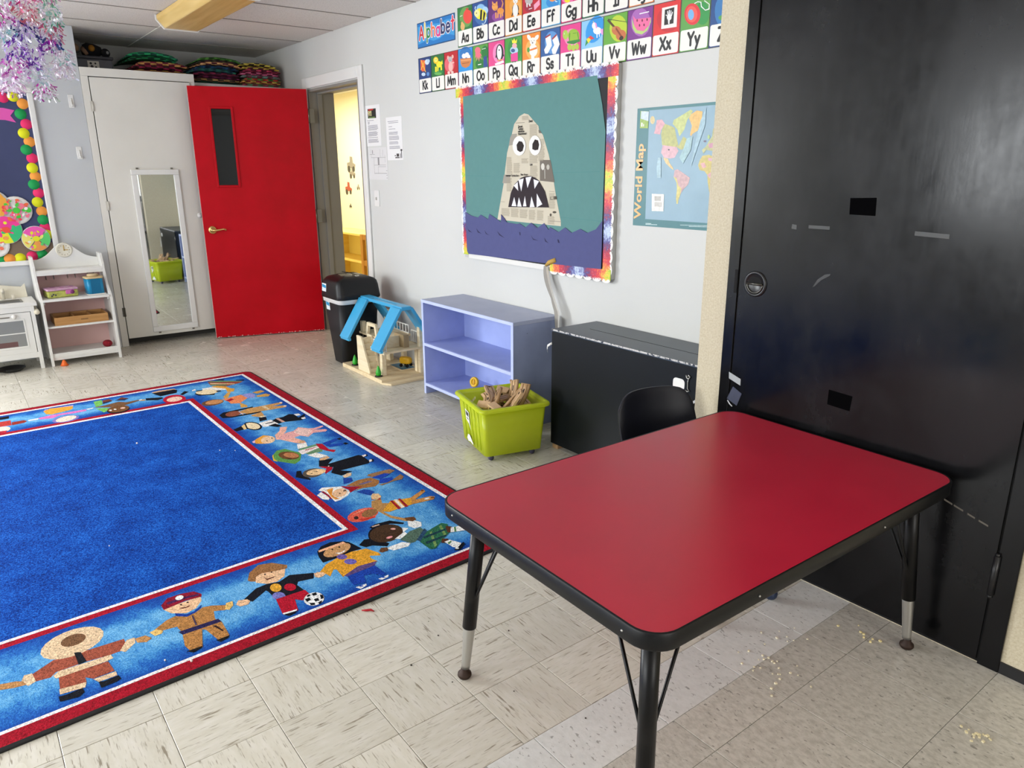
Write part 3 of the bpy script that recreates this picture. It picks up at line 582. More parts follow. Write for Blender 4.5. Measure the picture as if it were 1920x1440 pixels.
WALL_PRINT='''
>map_land|
216 196 138 1 -23613 15755 136 -7 11 -170
216 160 168 0 -23359 15742 -23053 15747 -22875 15559 -23080 15328 -23122 15129 -23491 15183 -23419 15383
180 180 100 0 -22875 15559 -22542 15464 -22320 15376 -22183 14976 -22049 14617 -21815 15003 -21596 14879 -21623 14567 -21877 14454 -22153 14579 -22979 14681 -23066 15127 -23027 15366
192 200 120 0 -22397 15694 -21885 15900 -21486 16068 -21377 15985 -21658 15656 -21784 15275 -22026 15011 -22153 15290 -22439 15539
230 180 90 0 -21470 15876 -21177 16011 -20873 15956 -20891 15580 -21060 15207 -21305 15101 -21398 14989 -21456 15068 -21381 15412 -21561 15728
216 168 176 0 -22951 14680 -22153 14579 -22034 14418 -22228 14142 -22442 14104 -22831 14150 -23012 14357
58 48 56 1 -22579 14477 55 -1 2 -32
224 192 128 0 -22886 14151 -22607 14106 -22482 13903 -22306 13739 -22243 13618 -22412 13699 -22702 13904
200 160 160 0 -22189 13618 -22030 13658 -21697 13497 -21313 13299 -21395 13018 -21644 12813 -21788 12607 -21877 12359 -21892 12194 -21973 12191 -22019 12437 -21995 12847 -22041 13091 -22222 13334
210 195 110 0 -22222 13334 -22056 13294 -21924 12971 -21753 12851 -21788 12607 -21877 12359 -21892 12194 -21973 12191 -22019 12437 -21995 12847 -22041 13091
200 180 90 0 -20723 14198 -20378 14231 -20074 14112 -19357 14102 -19034 13651 -19278 13274 -19465 12736 -19991 12647 -20245 12720 -20354 13110 -20406 13421 -20570 13576 -20825 13616 -20918 13812 -20858 14006
216 160 160 0 -20798 13889 -20600 13926 -20483 13732 -20680 13693
216 160 180 0 -20417 14117 -20168 14075 -20207 13961 -20407 14001
216 160 160 0 -20406 13421 -20173 13576 -19873 13500 -19949 13269 -20297 13305
180 180 120 0 -20273 15250 -20034 15277 -18744 15330 -17843 15077 -17854 14368 -18620 14092 -19371 14251 -20028 14415 -20244 14381 -20543 14426 -20680 14275 -20768 14430 -20556 14579 -20471 14729 -20294 14950
200 140 160 0 -20464 14653 -20177 14720 -19928 14638 -20059 14491 -20401 14499
96 80 106 1 -20648 14772 70 -2 3 -38
168 200 120 1 -20464 14937 59 -2 7 -84
236 234 226 0 -23435 12590 -22709 12586 -22696 11839 -23396 11824
184 180 172 0 -23272 12488 -22883 12489 -22869 12288 -23258 12285
200 196 188 0 -23255 12234 -22809 12240 -22795 12038 -23241 12031
150 180 60 0 -24342 16180 -23837 16130 -23849 15421 -24344 15442
200 216 224 0 -24300 16165 -23836 16122 -23839 15718 -24310 15848
240 244 224 0 -24265 15686 -24182 15661 -24195 15498 -24278 15510
240 244 224 0 -24145 15618 -24086 15607 -24091 15501 -24150 15512
216 240 240 0 -23732 11268 -23378 11273 -23376 11252 -23731 11246
216 240 240 0 -23729 11224 -23026 11240 -23025 11219 -23728 11202
216 240 240 0 -21688 11300 -20026 11362 -20025 11346 -21686 11283
216 240 240 0 -21203 11269 -20021 11310 -20020 11294 -21201 11252
162 194 204 0 -23167 14155 -22998 14152 -22938 13289 -23165 13287 -23224 13743
156 190 203 0 -20941 15582 -20688 16094 -20679 15418 -21046 14436 -21297 13735 -21161 14594
156 192 196 0 -21599 14918 -21295 14985 -21354 14443 -21728 13896 -21959 14138 -21772 14452
>newspaper|
210 201 180 0 -32421 16525 -32082 16452 -31560 16072 -31229 15836 -31191 15659 -30862 15382 -30383 14402 -30008 13248 -29778 12357 -29363 11063 -29357 10827 -31512 10850 -34918 10898 -34783 11341 -34300 12882 -33956 14556 -33548 15433 -33308 16020 -32840 16405
163 156 144 0 -33507 15524 -33050 15530 -33114 15096 -33391 14965 -33791 14928 -33668 15344
122 114 104 0 -31100 14145 -30236 14135 -29890 13026 -31087 13095
216 212 200 1 -30855 13806 145 -1 2 -171
192 188 176 1 -30429 13782 121 -1 2 -134
176 172 160 0 -30730 13693 -30658 13693 -30635 13199 -30708 13198
163 156 144 0 -34254 13390 -33679 13392 -33682 12928 -34400 12929
122 114 104 0 -31227 15651 -31082 15610 -30957 15474 -31189 15491
90 84 74 0 -30239 12300 -29721 12336 -29669 12180 -30236 12141
208 200 176 0 -30166 12266 -29988 12280 -29987 12189 -30165 12175
90 84 74 1 -29866 11517 156 6 1 -55
90 84 74 1 -30171 11367 86 4 1 -73
163 156 144 0 -30252 11073 -29363 11072 -29362 11040 -30252 11041
106 100 88 0 -33167 16087 -32381 16076 -32381 16058 -33167 16068
>wave|
88 91 136 0 -38180 11203 -37596 11013 -36838 10919 -36535 11102 -35807 10867 -35657 11181 -34880 10912 -34534 10766 -34501 11207 -34188 11002 -33985 10794 -33051 10739 -32790 10792 -32274 10600 -31771 10884 -31248 10627 -30670 10919 -30307 10583 -30192 10740 -29490 10519 -28986 10786 -28479 10545 -27835 10779 -27300 10618 -26687 10832 -26253 11273 -26247 8917 -31005 8794 -37908 8682 -38060 8847
>wave_crest|
35 34 74 0 -38084 10384 -37903 10177 -37474 10003 -37814 10043
35 34 74 0 -37037 10296 -36785 10114 -36474 9988 -36862 10049
35 34 74 0 -36172 10227 -35941 10039 -35623 9941 -36029 10016
35 34 74 0 -34918 10252 -34612 10081 -34157 9889 -34682 10019
35 34 74 0 -32816 10315 -32763 10143 -32698 10147 -32711 10305
35 34 74 0 -31791 10237 -31577 10041 -31118 9956 -31589 9985
35 34 74 0 -30635 10174 -30476 10001 -30272 9893 -30559 9964
35 34 74 0 -29562 10141 -29512 9979 -29385 9958 -29458 10133
74 72 120 0 -34529 11205 -34326 10858 -33985 10794 -34188 11002
74 72 120 0 -31771 10884 -31396 10619 -31211 10629 -31521 10782
>mouth|
58 48 52 0 -33838 11639 -33603 12409 -33238 12895 -32683 13231 -32295 13317 -31836 13329 -31459 13239 -31161 13104 -30640 12564 -30301 11743
>upper_tooth|
238 234 240 0 -33318 12808 -32959 13017 -32919 12543
>upper_tooth|
238 234 240 0 -32895 13126 -32434 13209 -32643 12515
>upper_tooth|
238 234 240 0 -32264 13248 -31745 13306 -32099 12713
>upper_tooth|
238 234 240 0 -31579 13169 -31116 13068 -31491 12677
>lower_tooth|
238 234 240 0 -33525 11704 -33280 12195 -33080 11705
>lower_tooth|
238 234 240 0 -33008 11698 -32856 12197 -32610 11702
>lower_tooth|
238 234 240 0 -32492 11725 -32322 12281 -32187 11736
>lower_tooth|
238 234 240 0 -31901 11699 -31752 12262 -31482 11728
>lower_tooth|
238 234 240 0 -31316 11710 -31302 12436 -30835 11890
>eye|
240 236 230 1 -32840 14895 577 -15 0 -507
58 48 52 0 -32840 15143 -32570 15103 -32408 14893 -32530 14622 -32747 14571 -32997 14677 -33051 14956
>eye|
240 236 230 1 -31483 14883 498 -13 5 -503
58 48 52 0 -31478 15182 -31221 15130 -31131 14905 -31216 14662 -31473 14636 -31696 14704 -31684 14965
>Aa|red apple and pear
106 160 80 1 -38161 22046 642 -94 -21 -530
232 228 216 0 -38769 22172 -38501 22189 -38503 22152 -38771 22135
235 74 60 1 -37980 22043 444 -65 -14 -376
200 56 48 1 -37965 22430 178 -27 -2 -45
30 110 50 0 -37966 22408 -37741 22464 -37521 22408 -37702 22299
230 180 110 1 -38499 21583 219 -30 -8 -195
230 180 110 1 -38556 21755 110 -15 -4 -102
122 90 42 0 -38626 21835 -38753 21899 -38715 21913 -38580 21847
>Bb|smiling bee
58 106 168 1 -36665 21962 659 -98 -15 -538
140 190 230 1 -36656 22252 406 -62 -6 -223
168 208 240 1 -36252 22101 284 -43 -5 -186
245 230 60 1 -36792 22004 426 -63 -8 -278
245 230 60 1 -36512 21895 388 -57 -8 -277
24 20 16 0 -36701 22183 -36522 22173 -36587 21659 -36775 21708
24 20 16 0 -36388 22099 -36223 21941 -36367 21614 -36485 21644
240 232 160 1 -37050 22065 259 -39 -6 -189
80 60 16 1 -37093 22080 43 -6 -1 -36
208 232 248 0 -37259 22367 -37203 22449 -37126 22428 -37190 22312 -37088 22242 -37132 22230 -37243 22302
208 232 248 0 -36158 21820 -36094 21699 -36208 21493 -36466 21394 -36593 21457 -36541 21486 -36439 21435 -36267 21519 -36195 21692
>Cc|orange cat
140 70 150 1 -35122 21591 515 -75 -4 -230
235 150 60 1 -34836 21853 301 -46 -2 -157
235 160 80 0 -35332 21852 -35204 21832 -35190 21544 -35313 21547
235 160 80 0 -35128 21796 -35001 21777 -35029 21539 -35147 21556
235 160 80 0 -34893 21786 -34781 21769 -34766 21509 -34888 21526
235 160 80 0 -34721 21785 -34614 21794 -34598 21560 -34723 21578
235 160 80 0 -34764 22019 -34655 22202 -34759 22369 -34680 22357 -34563 22163 -34685 21969
240 165 80 1 -35341 22121 274 -42 -3 -183
240 165 80 0 -35586 22274 -35592 22453 -35432 22326
240 165 80 0 -35275 22326 -35109 22375 -35103 22185
106 58 16 1 -35435 22199 29 -4 0 -23
106 58 16 1 -35230 22205 28 -4 0 -23
138 74 32 0 -35447 22048 -35281 21997 -35172 22031 -35277 21971
>Dd|white dog with black arms
240 170 80 1 -33560 21882 484 -75 -2 -370
30 20 16 0 -33702 21953 -33604 21962 -33694 21779 -33695 21606 -33809 21424 -33885 21455 -33794 21621 -33806 21846
30 20 16 0 -33383 21927 -33295 21865 -33229 21708 -33287 21545 -33186 21451 -33296 21435 -33375 21558 -33330 21723
242 240 234 1 -33534 21681 230 -35 -2 -321
242 240 234 1 -33532 22147 203 -33 -1 -152
30 20 16 1 -33603 22183 27 -4 0 -22
30 20 16 0 -33625 22113 -33515 22066 -33448 22090 -33515 22046
>Ee|grey elephant
160 30 50 1 -32387 21699 421 -66 1 -290
185 180 176 1 -32409 21967 316 -51 1 -192
232 228 224 0 -32622 21881 -32494 21860 -32506 21669 -32600 21684
232 228 224 0 -32409 21823 -32282 21803 -32252 21678 -32366 21684
245 165 190 0 -32008 21700 -31554 21877 -31519 21635 -31956 21429
240 240 240 0 -32408 21582 -32133 21588 -32133 21559 -32408 21548
>Ff|orange fish in blue water
40 140 210 1 -30546 21575 489 -78 4 -244
240 150 80 1 -30568 21694 197 -32 1 -74
240 200 160 0 -30410 21669 -30274 21704 -30292 21592
208 236 248 1 -30252 21574 86 -14 0 -23
>Gg|yellow bunch
240 110 170 1 -29430 21556 411 -67 5 -204
240 225 30 1 -29447 21491 207 -33 2 -91
>Hh|green hat
90 160 90 1 -27597 21550 532 -89 9 -224
58 106 210 1 -27598 21587 297 -50 5 -131
>Ii|purple ice
160 120 180 1 -26039 21360 552 -94 11 -217
240 224 208 1 -26043 21432 222 -38 9 -181
>Jj|orange jar
240 200 120 1 -24561 21247 517 -89 15 -245
200 80 120 1 -24563 21282 234 -41 12 -193
>Kk|orange kite and clouds
232 102 60 0 -43344 20329 -42749 20246 -42808 19653 -43119 19624 -43356 19745
240 200 60 0 -43313 20306 -43215 20296 -42717 19566 -42799 19555
240 200 60 0 -42848 20218 -42767 20209 -43307 19740 -43389 19748
210 225 240 1 -42556 20129 253 -27 -11 -160
180 210 230 1 -42394 20170 173 -18 -7 -107
200 220 240 1 -43033 19460 242 -23 -7 -101
90 140 200 1 -42486 19428 159 -15 -8 -115
>Ll|yellow lion
45 140 70 1 -41307 19431 531 -51 -9 -151
106 180 90 1 -41313 19337 419 -40 -5 -83
240 230 45 1 -41167 19851 318 -33 -11 -180
240 230 45 0 -41634 19767 -41427 19746 -41461 19446 -41631 19462
240 230 45 0 -41381 19741 -41213 19724 -41267 19465 -41397 19478
240 230 45 0 -41020 19742 -40846 19743 -40830 19498 -40997 19495
240 230 45 0 -40932 19958 -40775 20054 -40735 19826 -40826 19816
245 200 30 1 -41512 20114 290 -31 -12 -195
248 240 120 1 -41510 20132 184 -20 -8 -120
90 74 16 1 -41571 20158 31 -3 -2 -26
90 74 16 1 -41432 20154 31 -3 -2 -26
>Mm|pink mouse
230 100 110 1 -40012 19714 544 -56 -21 -405
240 180 168 1 -40138 20115 117 -13 -6 -110
240 180 168 1 -39641 20115 115 -13 -5 -109
190 186 184 1 -39910 19980 218 -23 -9 -176
240 185 175 1 -39871 19589 247 -25 -14 -276
240 185 175 0 -39713 19830 -39461 19804 -39485 19751 -39682 19735
240 200 190 1 -40094 19277 147 -14 -4 -81
240 200 190 1 -39705 19259 145 -14 -4 -81
90 74 74 1 -39912 19943 44 -5 -2 -29
>Nn|eggs in a brown nest
40 120 190 1 -38250 20069 645 -72 -17 -427
244 240 236 1 -38425 20017 234 -26 -5 -128
244 240 236 1 -38114 20036 218 -24 -5 -142
244 240 236 1 -37947 19929 176 -19 -4 -106
210 130 70 0 -38835 19918 -37665 19834 -37720 19620 -37897 19425 -38278 19356 -38658 19466 -38804 19662
230 160 100 0 -38782 19840 -37680 19776 -37696 19707 -38771 19767
160 90 45 0 -38650 19646 -37889 19638 -37904 19604 -38638 19602
>Oo|pink octopus and dark bottle
30 120 50 1 -36322 19956 351 -40 -9 -361
30 120 50 1 -36824 19421 455 -47 -8 -279
240 110 130 1 -37033 20159 275 -32 -5 -173
240 110 130 0 -37268 20064 -36807 20011 -36617 19817 -36778 19869 -36655 19613 -36846 19807 -36919 19536 -37010 19825 -37183 19599 -37154 19876 -37344 19757 -37259 19923
40 70 140 0 -36476 19732 -36197 19805 -36064 19205 -36490 19206
240 240 240 0 -36607 20178 -36252 20188 -36252 20161 -36607 20151
240 240 240 0 -37022 19424 -36693 19425 -36694 19380 -37023 19379
>Pp|black and white penguin
245 140 190 1 -35037 19776 546 -62 -8 -505
20 16 22 1 -34945 19799 352 -40 -7 -430
20 16 22 0 -35220 19898 -35349 19609 -35287 19568 -35130 19720
20 16 22 0 -34670 19868 -34541 19587 -34601 19560 -34745 19710
244 240 244 1 -34975 19803 219 -25 -6 -363
90 74 90 1 -34985 19938 61 -7 -1 -40
244 240 244 0 -35398 19291 -34616 19378 -34545 19260 -34954 19211 -35356 19208
230 150 100 1 -35043 19423 135 -14 -1 -47
230 150 100 1 -34798 19421 121 -13 -1 -47
>Qq|queen in a pink skirt
45 140 60 1 -33616 19789 581 -68 -3 -612
180 215 235 1 -33661 19769 351 -41 -1 -191
240 180 180 1 -33615 19992 207 -25 -1 -127
240 230 60 0 -33862 20352 -33758 20237 -33649 20363 -33533 20209 -33380 20303 -33435 20091 -33818 20138
60 90 140 1 -33752 19767 181 -21 -1 -89
235 70 150 0 -33959 19612 -33347 19644 -33326 19210 -33930 19231
30 20 20 0 -33801 19235 -33733 19236 -33729 19176 -33802 19176
30 20 20 0 -33597 19226 -33529 19224 -33520 19167 -33592 19164
>Rr|white rabbit with a carrot
240 180 90 1 -32080 19635 590 -69 3 -495
244 240 230 1 -32382 20226 132 18 113 -152
244 240 230 1 -31767 20148 117 -62 -149 -105
244 240 230 1 -32061 20002 262 -32 1 -192
244 240 230 1 -32029 19580 347 -40 2 -297
244 240 230 1 -32070 19263 136 -15 1 -137
235 130 50 0 -32337 19653 -31742 19706 -31721 19618 -32294 19573
80 160 60 1 -32432 19646 112 -13 0 -119
140 125 130 1 -32090 19944 59 -7 0 -39
90 80 80 1 -32189 20042 26 -3 0 -22
90 80 80 1 -31955 20033 25 -3 0 -22
>Ss|pair of white socks
90 150 210 1 -30555 19767 555 -68 9 -527
244 242 244 0 -31085 20097 -30682 20188 -30553 19624 -30870 19301 -31074 19309 -31159 19503 -30957 19697
244 242 244 0 -30558 19958 -30205 20125 -29960 19623 -30266 19204 -30486 19228 -30569 19435 -30373 19626
160 50 60 0 -31085 20097 -30682 20188 -30661 20114 -31059 20017
160 50 60 0 -30558 19958 -30205 20125 -30172 20046 -30517 19877
>Tt|green turtle
245 140 180 1 -29084 19817 559 -71 11 -394
170 205 75 1 -29543 19992 199 -26 5 -215
180 200 70 1 -29223 19394 159 -19 4 -154
180 200 70 1 -28939 19337 142 -17 4 -144
180 200 70 1 -28678 19353 141 -17 4 -143
150 190 50 1 -28935 19867 416 -54 9 -305
90 140 30 0 -29240 20022 -29183 20014 -29212 19672 -29276 19680
90 140 30 0 -28995 19990 -28753 19981 -28752 19958 -28975 19964
90 140 30 0 -28698 19996 -28643 19989 -28540 19656 -28595 19652
45 130 50 0 -29421 19674 -28485 19661 -28475 19557 -28925 19493 -29380 19588
240 240 200 1 -29621 20049 38 -5 1 -37
30 60 20 1 -29629 20045 15 -2 0 -16
>Uu|unicorn and a beach umbrella
30 150 225 1 -27475 19955 537 -195 -311 -536
244 242 244 1 -27292 19873 285 -38 7 -160
244 242 244 0 -27552 20079 -27391 20095 -27293 19892 -27472 19878
244 242 244 1 -27511 20112 156 -22 6 -145
244 242 244 0 -27347 19748 -27287 19748 -27268 19567 -27327 19563
244 242 244 0 -27181 19756 -27121 19756 -27115 19596 -27162 19591
230 160 220 0 -27487 20260 -27365 20197 -27298 20007 -27386 19981
230 160 220 0 -27086 19902 -26910 19909 -26899 19652 -27018 19674
240 210 100 0 -27607 20277 -27573 20329 -27534 20247
230 60 60 0 -27948 19634 -27737 19722 -27471 19554 -27700 19545
240 220 30 0 -28008 19603 -27875 19644 -27700 19545 -27890 19395
45 150 80 0 -28109 19297 -28032 19586 -27892 19434 -28000 19369
>Vv|brown violin and bow
190 210 50 1 -25932 19783 557 -76 28 -557
30 30 10 0 -26620 20278 -25418 19989 -25416 19967 -26607 20246
80 50 20 0 -26675 20219 -26549 20245 -25958 19750 -26069 19710
200 110 60 1 -26040 19706 260 -151 -156 -131
200 110 60 1 -25749 19483 257 -149 -191 -163
140 60 20 0 -26130 19810 -26047 19836 -25604 19373 -25703 19349
40 20 5 1 -25714 19350 109 -54 -74 -80
200 130 75 1 -26216 19822 119 -44 -32 -58
>Ww|slice of watermelon
170 100 180 1 -24580 19849 586 -83 35 -575
185 210 120 0 -25108 20067 -24945 19757 -24773 19554 -24373 19465 -24073 19636 -23960 19943 -23968 19762 -24164 19455 -24470 19342 -24847 19449 -25031 19661
240 110 160 0 -25039 20182 -24880 20016 -23965 19954 -24074 19654 -24373 19472 -24774 19562 -24945 19757
120 30 60 1 -24781 19948 43 -6 3 -57
120 30 60 1 -24478 19905 42 -6 4 -57
120 30 60 1 -24193 19899 42 -6 4 -57
120 30 60 1 -24625 19731 42 -6 3 -57
120 30 60 1 -24357 19711 42 -6 4 -57
240 240 240 0 -24654 20213 -24100 20218 -24097 20176 -24652 20171
>Xx|x-ray picture of a hand
200 30 40 1 -23028 19732 608 -87 35 -485
240 236 230 0 -23367 20227 -22526 20224 -22509 19380 -23360 19410
22 18 15 0 -23203 20133 -22692 20156 -22694 19541 -23210 19534
244 244 244 1 -22945 19805 127 -19 8 -117
244 244 244 0 -23077 19876 -23148 19913 -23121 19944 -23012 19849
244 244 244 0 -23040 19904 -23071 20062 -23022 20065 -22981 19896
244 244 244 0 -22977 19902 -22976 20092 -22927 20084 -22923 19894
244 244 244 0 -22908 19892 -22877 20063 -22833 20050 -22863 19871
244 244 244 0 -22857 19857 -22786 20002 -22750 19976 -22811 19816
244 244 244 0 -23002 19711 -22900 19713 -22907 19544 -22976 19553
>Yy|red yo-yo with white string
45 150 70 1 -21207 19699 358 -53 37 -431
225 45 55 1 -21716 19742 421 -63 33 -409
240 90 80 1 -21753 19747 304 -45 25 -308
120 180 230 1 -21784 19735 157 -23 16 -201
240 240 240 0 -21648 20142 -21471 20182 -21288 20134 -21252 19966 -21061 19807 -20900 19830 -20895 19975 -21156 20145 -21122 20159 -20861 19982 -20853 19791 -21058 19774 -21290 19946 -21331 20115 -21468 20149 -21623 20109
>Zz|striped zebra
50 120 180 1 -20330 19631 257 -39 45 -486
80 160 80 1 -20180 19386 214 -31 9 -97
244 244 244 1 -19966 19797 252 -39 27 -288
20 20 20 0 -20218 20026 -20154 20016 -20087 19753 -20141 19793
20 20 20 0 -20221 19837 -20040 19698 -20014 19647 -20238 19792
20 20 20 0 -20255 19747 -20030 19586 -20047 19551 -20242 19698
20 20 20 0 -19990 20052 -19939 20044 -19863 19593 -19914 19600
'''
# ------------------------------------------------------------------ the room
CZ = 2.37
m_wall = mat('d5d5d1', .6, noise=.04, nscale=1.2, bump=.05, bscale=220)
m_white = mat('e8e7e3', .45, noise=.03, nscale=3)
m_closet = mat('e4e1d8', .4, noise=.04, nscale=3)
m_beige = None
def beige():
    g = NT('beige_wallcovering'); v = g.tc.outputs['Object']
    n = g.noise(v, 160, 3, .7); n2 = g.noise(g.mapping(v, (300, 300, 60)).outputs[0], 1, 2)
    c = g.ramp(n.outputs['Fac'], [(.3, 'b9ac90'), (.7, 'cfc6ae')]); g.l(c.outputs[0], g.b.inputs['Base Color']); g.b.inputs['Roughness'].default_value = .7
    g.bump(n2.outputs['Fac'], .15, .003); return g.m
m_beige = beige()
# floor: a slab, individual tiles where the photograph shows them, the rest joined
XB = -1.172                                    # border between old streaky 9 in tiles and newer grey 12 in tiles
m_sub = mat('6d6455', .8)
floor = struct(boxo('floor', (-7.4, 2.6, -3.6, 2.7, -.12, -.005), m_sub))
m_st = streak_tile(); m_sg = speckle_tile('c9c5bb', 'aba79c', '77736b'); m_sl = speckle_tile('dcdcd8', 'cfcfca', '85837d')
def tile_mesh(nm, w, d, m_):
    bm = NB(); g = .0007; hx, hy = w/2-g, d/2-g; b = .0012
    frustum(bm, [(-hx, -hy), (hx, -hy), (hx, hy), (-hx, hy)], [(-hx, -hy), (hx, -hy), (hx, hy), (-hx, hy)], -.006, -b*.5)
    for f in list(bm.faces): pass
    me = bpy.data.meshes.new(nm)
    bm2 = NB()
    r0 = [(-hx, -hy), (hx, -hy), (hx, hy), (-hx, hy)]; k = b
    r1 = [(-hx+k, -hy+k), (hx-k, -hy+k), (hx-k, hy-k), (-hx+k, hy-k)]
    loft(bm2, [[(x, y, -.0055) for x, y in r0], [(x, y, -.0006) for x, y in r0], [(x, y, 0) for x, y in r1]])
    bm.free()
    for f in bm2.faces: f.smooth = False
    bm2.to_mesh(me); bm2.free(); me.materials.append(m_); return me
TW, TD = .2195, .2287
me_s = tile_mesh('vinyl_tile', TW, TD, m_st); me_s2 = tile_mesh('vinyl_tile_b', TD, TW, m_st)
rest = []
def add_tile(me, x, y, rz, vis):
    if vis:
        o = bpy.data.objects.new('tile', me); C.objects.link(o); o.parent = floor
        o.location = (x, y, random.uniform(-.0002, .0002)); o.rotation_euler = (random.uniform(-.0004, .0004), random.uniform(-.0004, .0004), rz)
    else: rest.append((me, x, y, rz))
for i in range(0, 28):
    x = XB-TW*(i+.5)
    for j in range(-19, 9):
        y = .70+TD*(j+.5)
        if x < -6.55 and y < 1.0: continue
        rz = 0 if (i+j) % 2 else PI/2
        me = me_s if rz == 0 else me_s2
        inrug = -4.95 < x < -2.12 and y < 1.45
        vis = (x > -6.5 and y > (-.25 if x > -5.2 else -.1) and not inrug and y < 2.62 and not (x < -5.3 and y > 2.62))
        add_tile(me, x, y, rz, vis)
CA, CB = .174, .131
me_l1 = tile_mesh('grey_tile_light', CA, .3048, m_sl); me_g = tile_mesh('grey_tile', .3048, .3048, m_sg); me_gb = tile_mesh('grey_tile_border', CB, .3048, m_sg)
for j in range(-14, 5):
    y = 1.285+.3048*(j+.5)
    add_tile(me_l1, XB+CA/2, y-.02, 0, y > .5)
    add_tile(me_gb, XB+CA+CB/2, y, 0, y > .5)
    for i in range(0, 11):
        add_tile(me_g, XB+CA+CB+.3048*(i+.5), y, 0, y > .3 and i < 4)
bm = NB()
for me, x, y, rz in rest:
    t = NB(); t.from_mesh(me); bmesh.ops.transform(t, matrix=Matrix.Translation((x, y, 0)) @ Matrix.Rotation(rz, 4, 'Z'), verts=t.verts)
    k = {me_s: 0, me_s2: 0}.get(me, 1)
    tmp = bpy.data.meshes.new('t'); 
    for f in t.faces: f.material_index = k
    t.to_mesh(tmp); bm.from_mesh(tmp); t.free(); bpy.data.meshes.remove(tmp)
stuff(obj('tile_field', bm, [m_st, m_sg], floor, norm=False))
# ceiling panels in a lay-in grid
def ceil_mat():
    g = NT('ceiling_board'); vec, r = g.rand_vec(29); n = g.noise(vec, 130, 3, .7)
    c = g.ramp(n.outputs['Fac'], [(.3, 'c2bab0'), (.45, 'ddd7cf'), (.7, 'e7e2da')]); g.l(c.outputs[0], g.b.inputs['Base Color']); g.b.inputs['Roughness'].default_value = .9
    g.bump(n.outputs['Fac'], .4, .004); return g.m
m_ceil = ceil_mat(); m_grid = mat('d8d4cc', .5)
ceiling = struct(boxo('ceiling', (-7.4, 2.6, -3.6, 2.7, CZ+.022, CZ+.12), mat('777066', .9)))
me_c = None
bm = NB(); box(bm, -.3025, .3025, -.6065, .6065, 0, .018); bmesh.ops.recalc_face_normals(bm, faces=bm.faces[:])
me_c = bpy.data.meshes.new('ceiling_panel'); bm.to_mesh(me_c); bm.free(); me_c.materials.append(m_ceil)
bmr = NB()
for i in range(-3, 14):
    x = -5.59+.61*(i+.5)
    for j in range(-4, 1):
        y = 1.53+1.22*(j+.5)
        if y > 2.2: y0 = 2.08
        if x < -2.9 and y > -.4:
            o = bpy.data.objects.new('ceiling_panel', me_c); C.objects.link(o); o.parent = ceiling; o.location = (x, y, CZ+.001)
        else: box(bmr, x-.3025, x+.3025, y-.6065, y+.6065, CZ+.001, CZ+.019)
stuff(obj('panel_field', bmr, m_ceil, ceiling))
m_gd = mat('8f887e', .6)
for i in range(-3, 14):
    x = -5.59+.61*i; boxo('grid_bar', (x-.007, x+.007, -3.5, 2.6, CZ-.002, CZ+.004), m_gd, ceiling)
for j in range(-4, 1):
    y = 1.53+1.22*j; boxo('cross_bar', (-7.3, 2.5, y-.012, y+.012, CZ-.0035, CZ+.006), m_grid, ceiling)
# poster wall (y = 2.6) with the doorway
DX0, DX1, DH, WT = -6.13, -5.21, 2.0, .2
bm = NB()
box(bm, -7.4, DX0, 2.6, 2.6+WT, 0, CZ); box(bm, DX1, -1.6, 2.6, 2.6+WT, 0, CZ); box(bm, DX0, DX1, 2.6, 2.6+WT, DH, CZ)
wall_back = struct(obj('wall_back', bm, m_wall))
m_jamb = mat('8d8a83', .5)
bm = NB()
box(bm, DX0-.09, DX0-.008, 2.583, 2.5995, 0, DH+.09); box(bm, DX1+.008, DX1+.075, 2.583, 2.5995, 0, DH+.09); box(bm, DX0-.008, DX1+.008, 2.583, 2.5995, DH+.008, DH+.09)
struct(obj('trim_1', bm, m_white, bevel=.006))
bm = NB()
box(bm, DX0, DX0+.02, 2.59, 2.6+WT+.01, 0, DH); box(bm, DX1-.02, DX1, 2.59, 2.6+WT+.01, 0, DH); box(bm, DX0+.02, DX1-.02, 2.59, 2.6+WT+.01, DH-.02, DH)
box(bm, DX0+.02, DX0+.034, 2.66, 2.70, 0, DH-.02); box(bm, DX0+.034, DX1-.02, 2.66, 2.70, DH-.034, DH-.02)
struct(obj('trim_2', bm, m_jamb, bevel=.002))
# left wall with the recess above the closet
XL = -6.51
struct(boxo('wall_left', (-7.4, XL, -3.6, 1.009, 0, CZ), mat('c8cbcd', .6, noise=.04, nscale=1.5, bump=.05, bscale=220)))
struct(boxo('wall_recess', (-7.5, -7.3, 1.009, 2.6, 0, CZ), mat('b9b9b6', .7)))
bm = NB(); box(bm, -7.3, -6.62, 1.815, 2.6, 0, 2.03); box(bm, -7.3, -6.60, 1.815, 2.6, 2.03, 2.05)
struct(obj('wall_alcove', bm, mat('c9c8c4', .6)))
# right: the projecting cupboard wall in beige covering
YD = 2.157
struct(boxo('wall_right', (-1.68, 2.6, YD, 2.65, 0, CZ), m_beige))
struct(boxo('baseboard_right', (-.562, 2.5, YD-.006, YD, 0, .035), mat('17171a', .4)))
struct(boxo('wall_near', (2.5, 2.6, -3.6, YD, 0, CZ), m_wall))
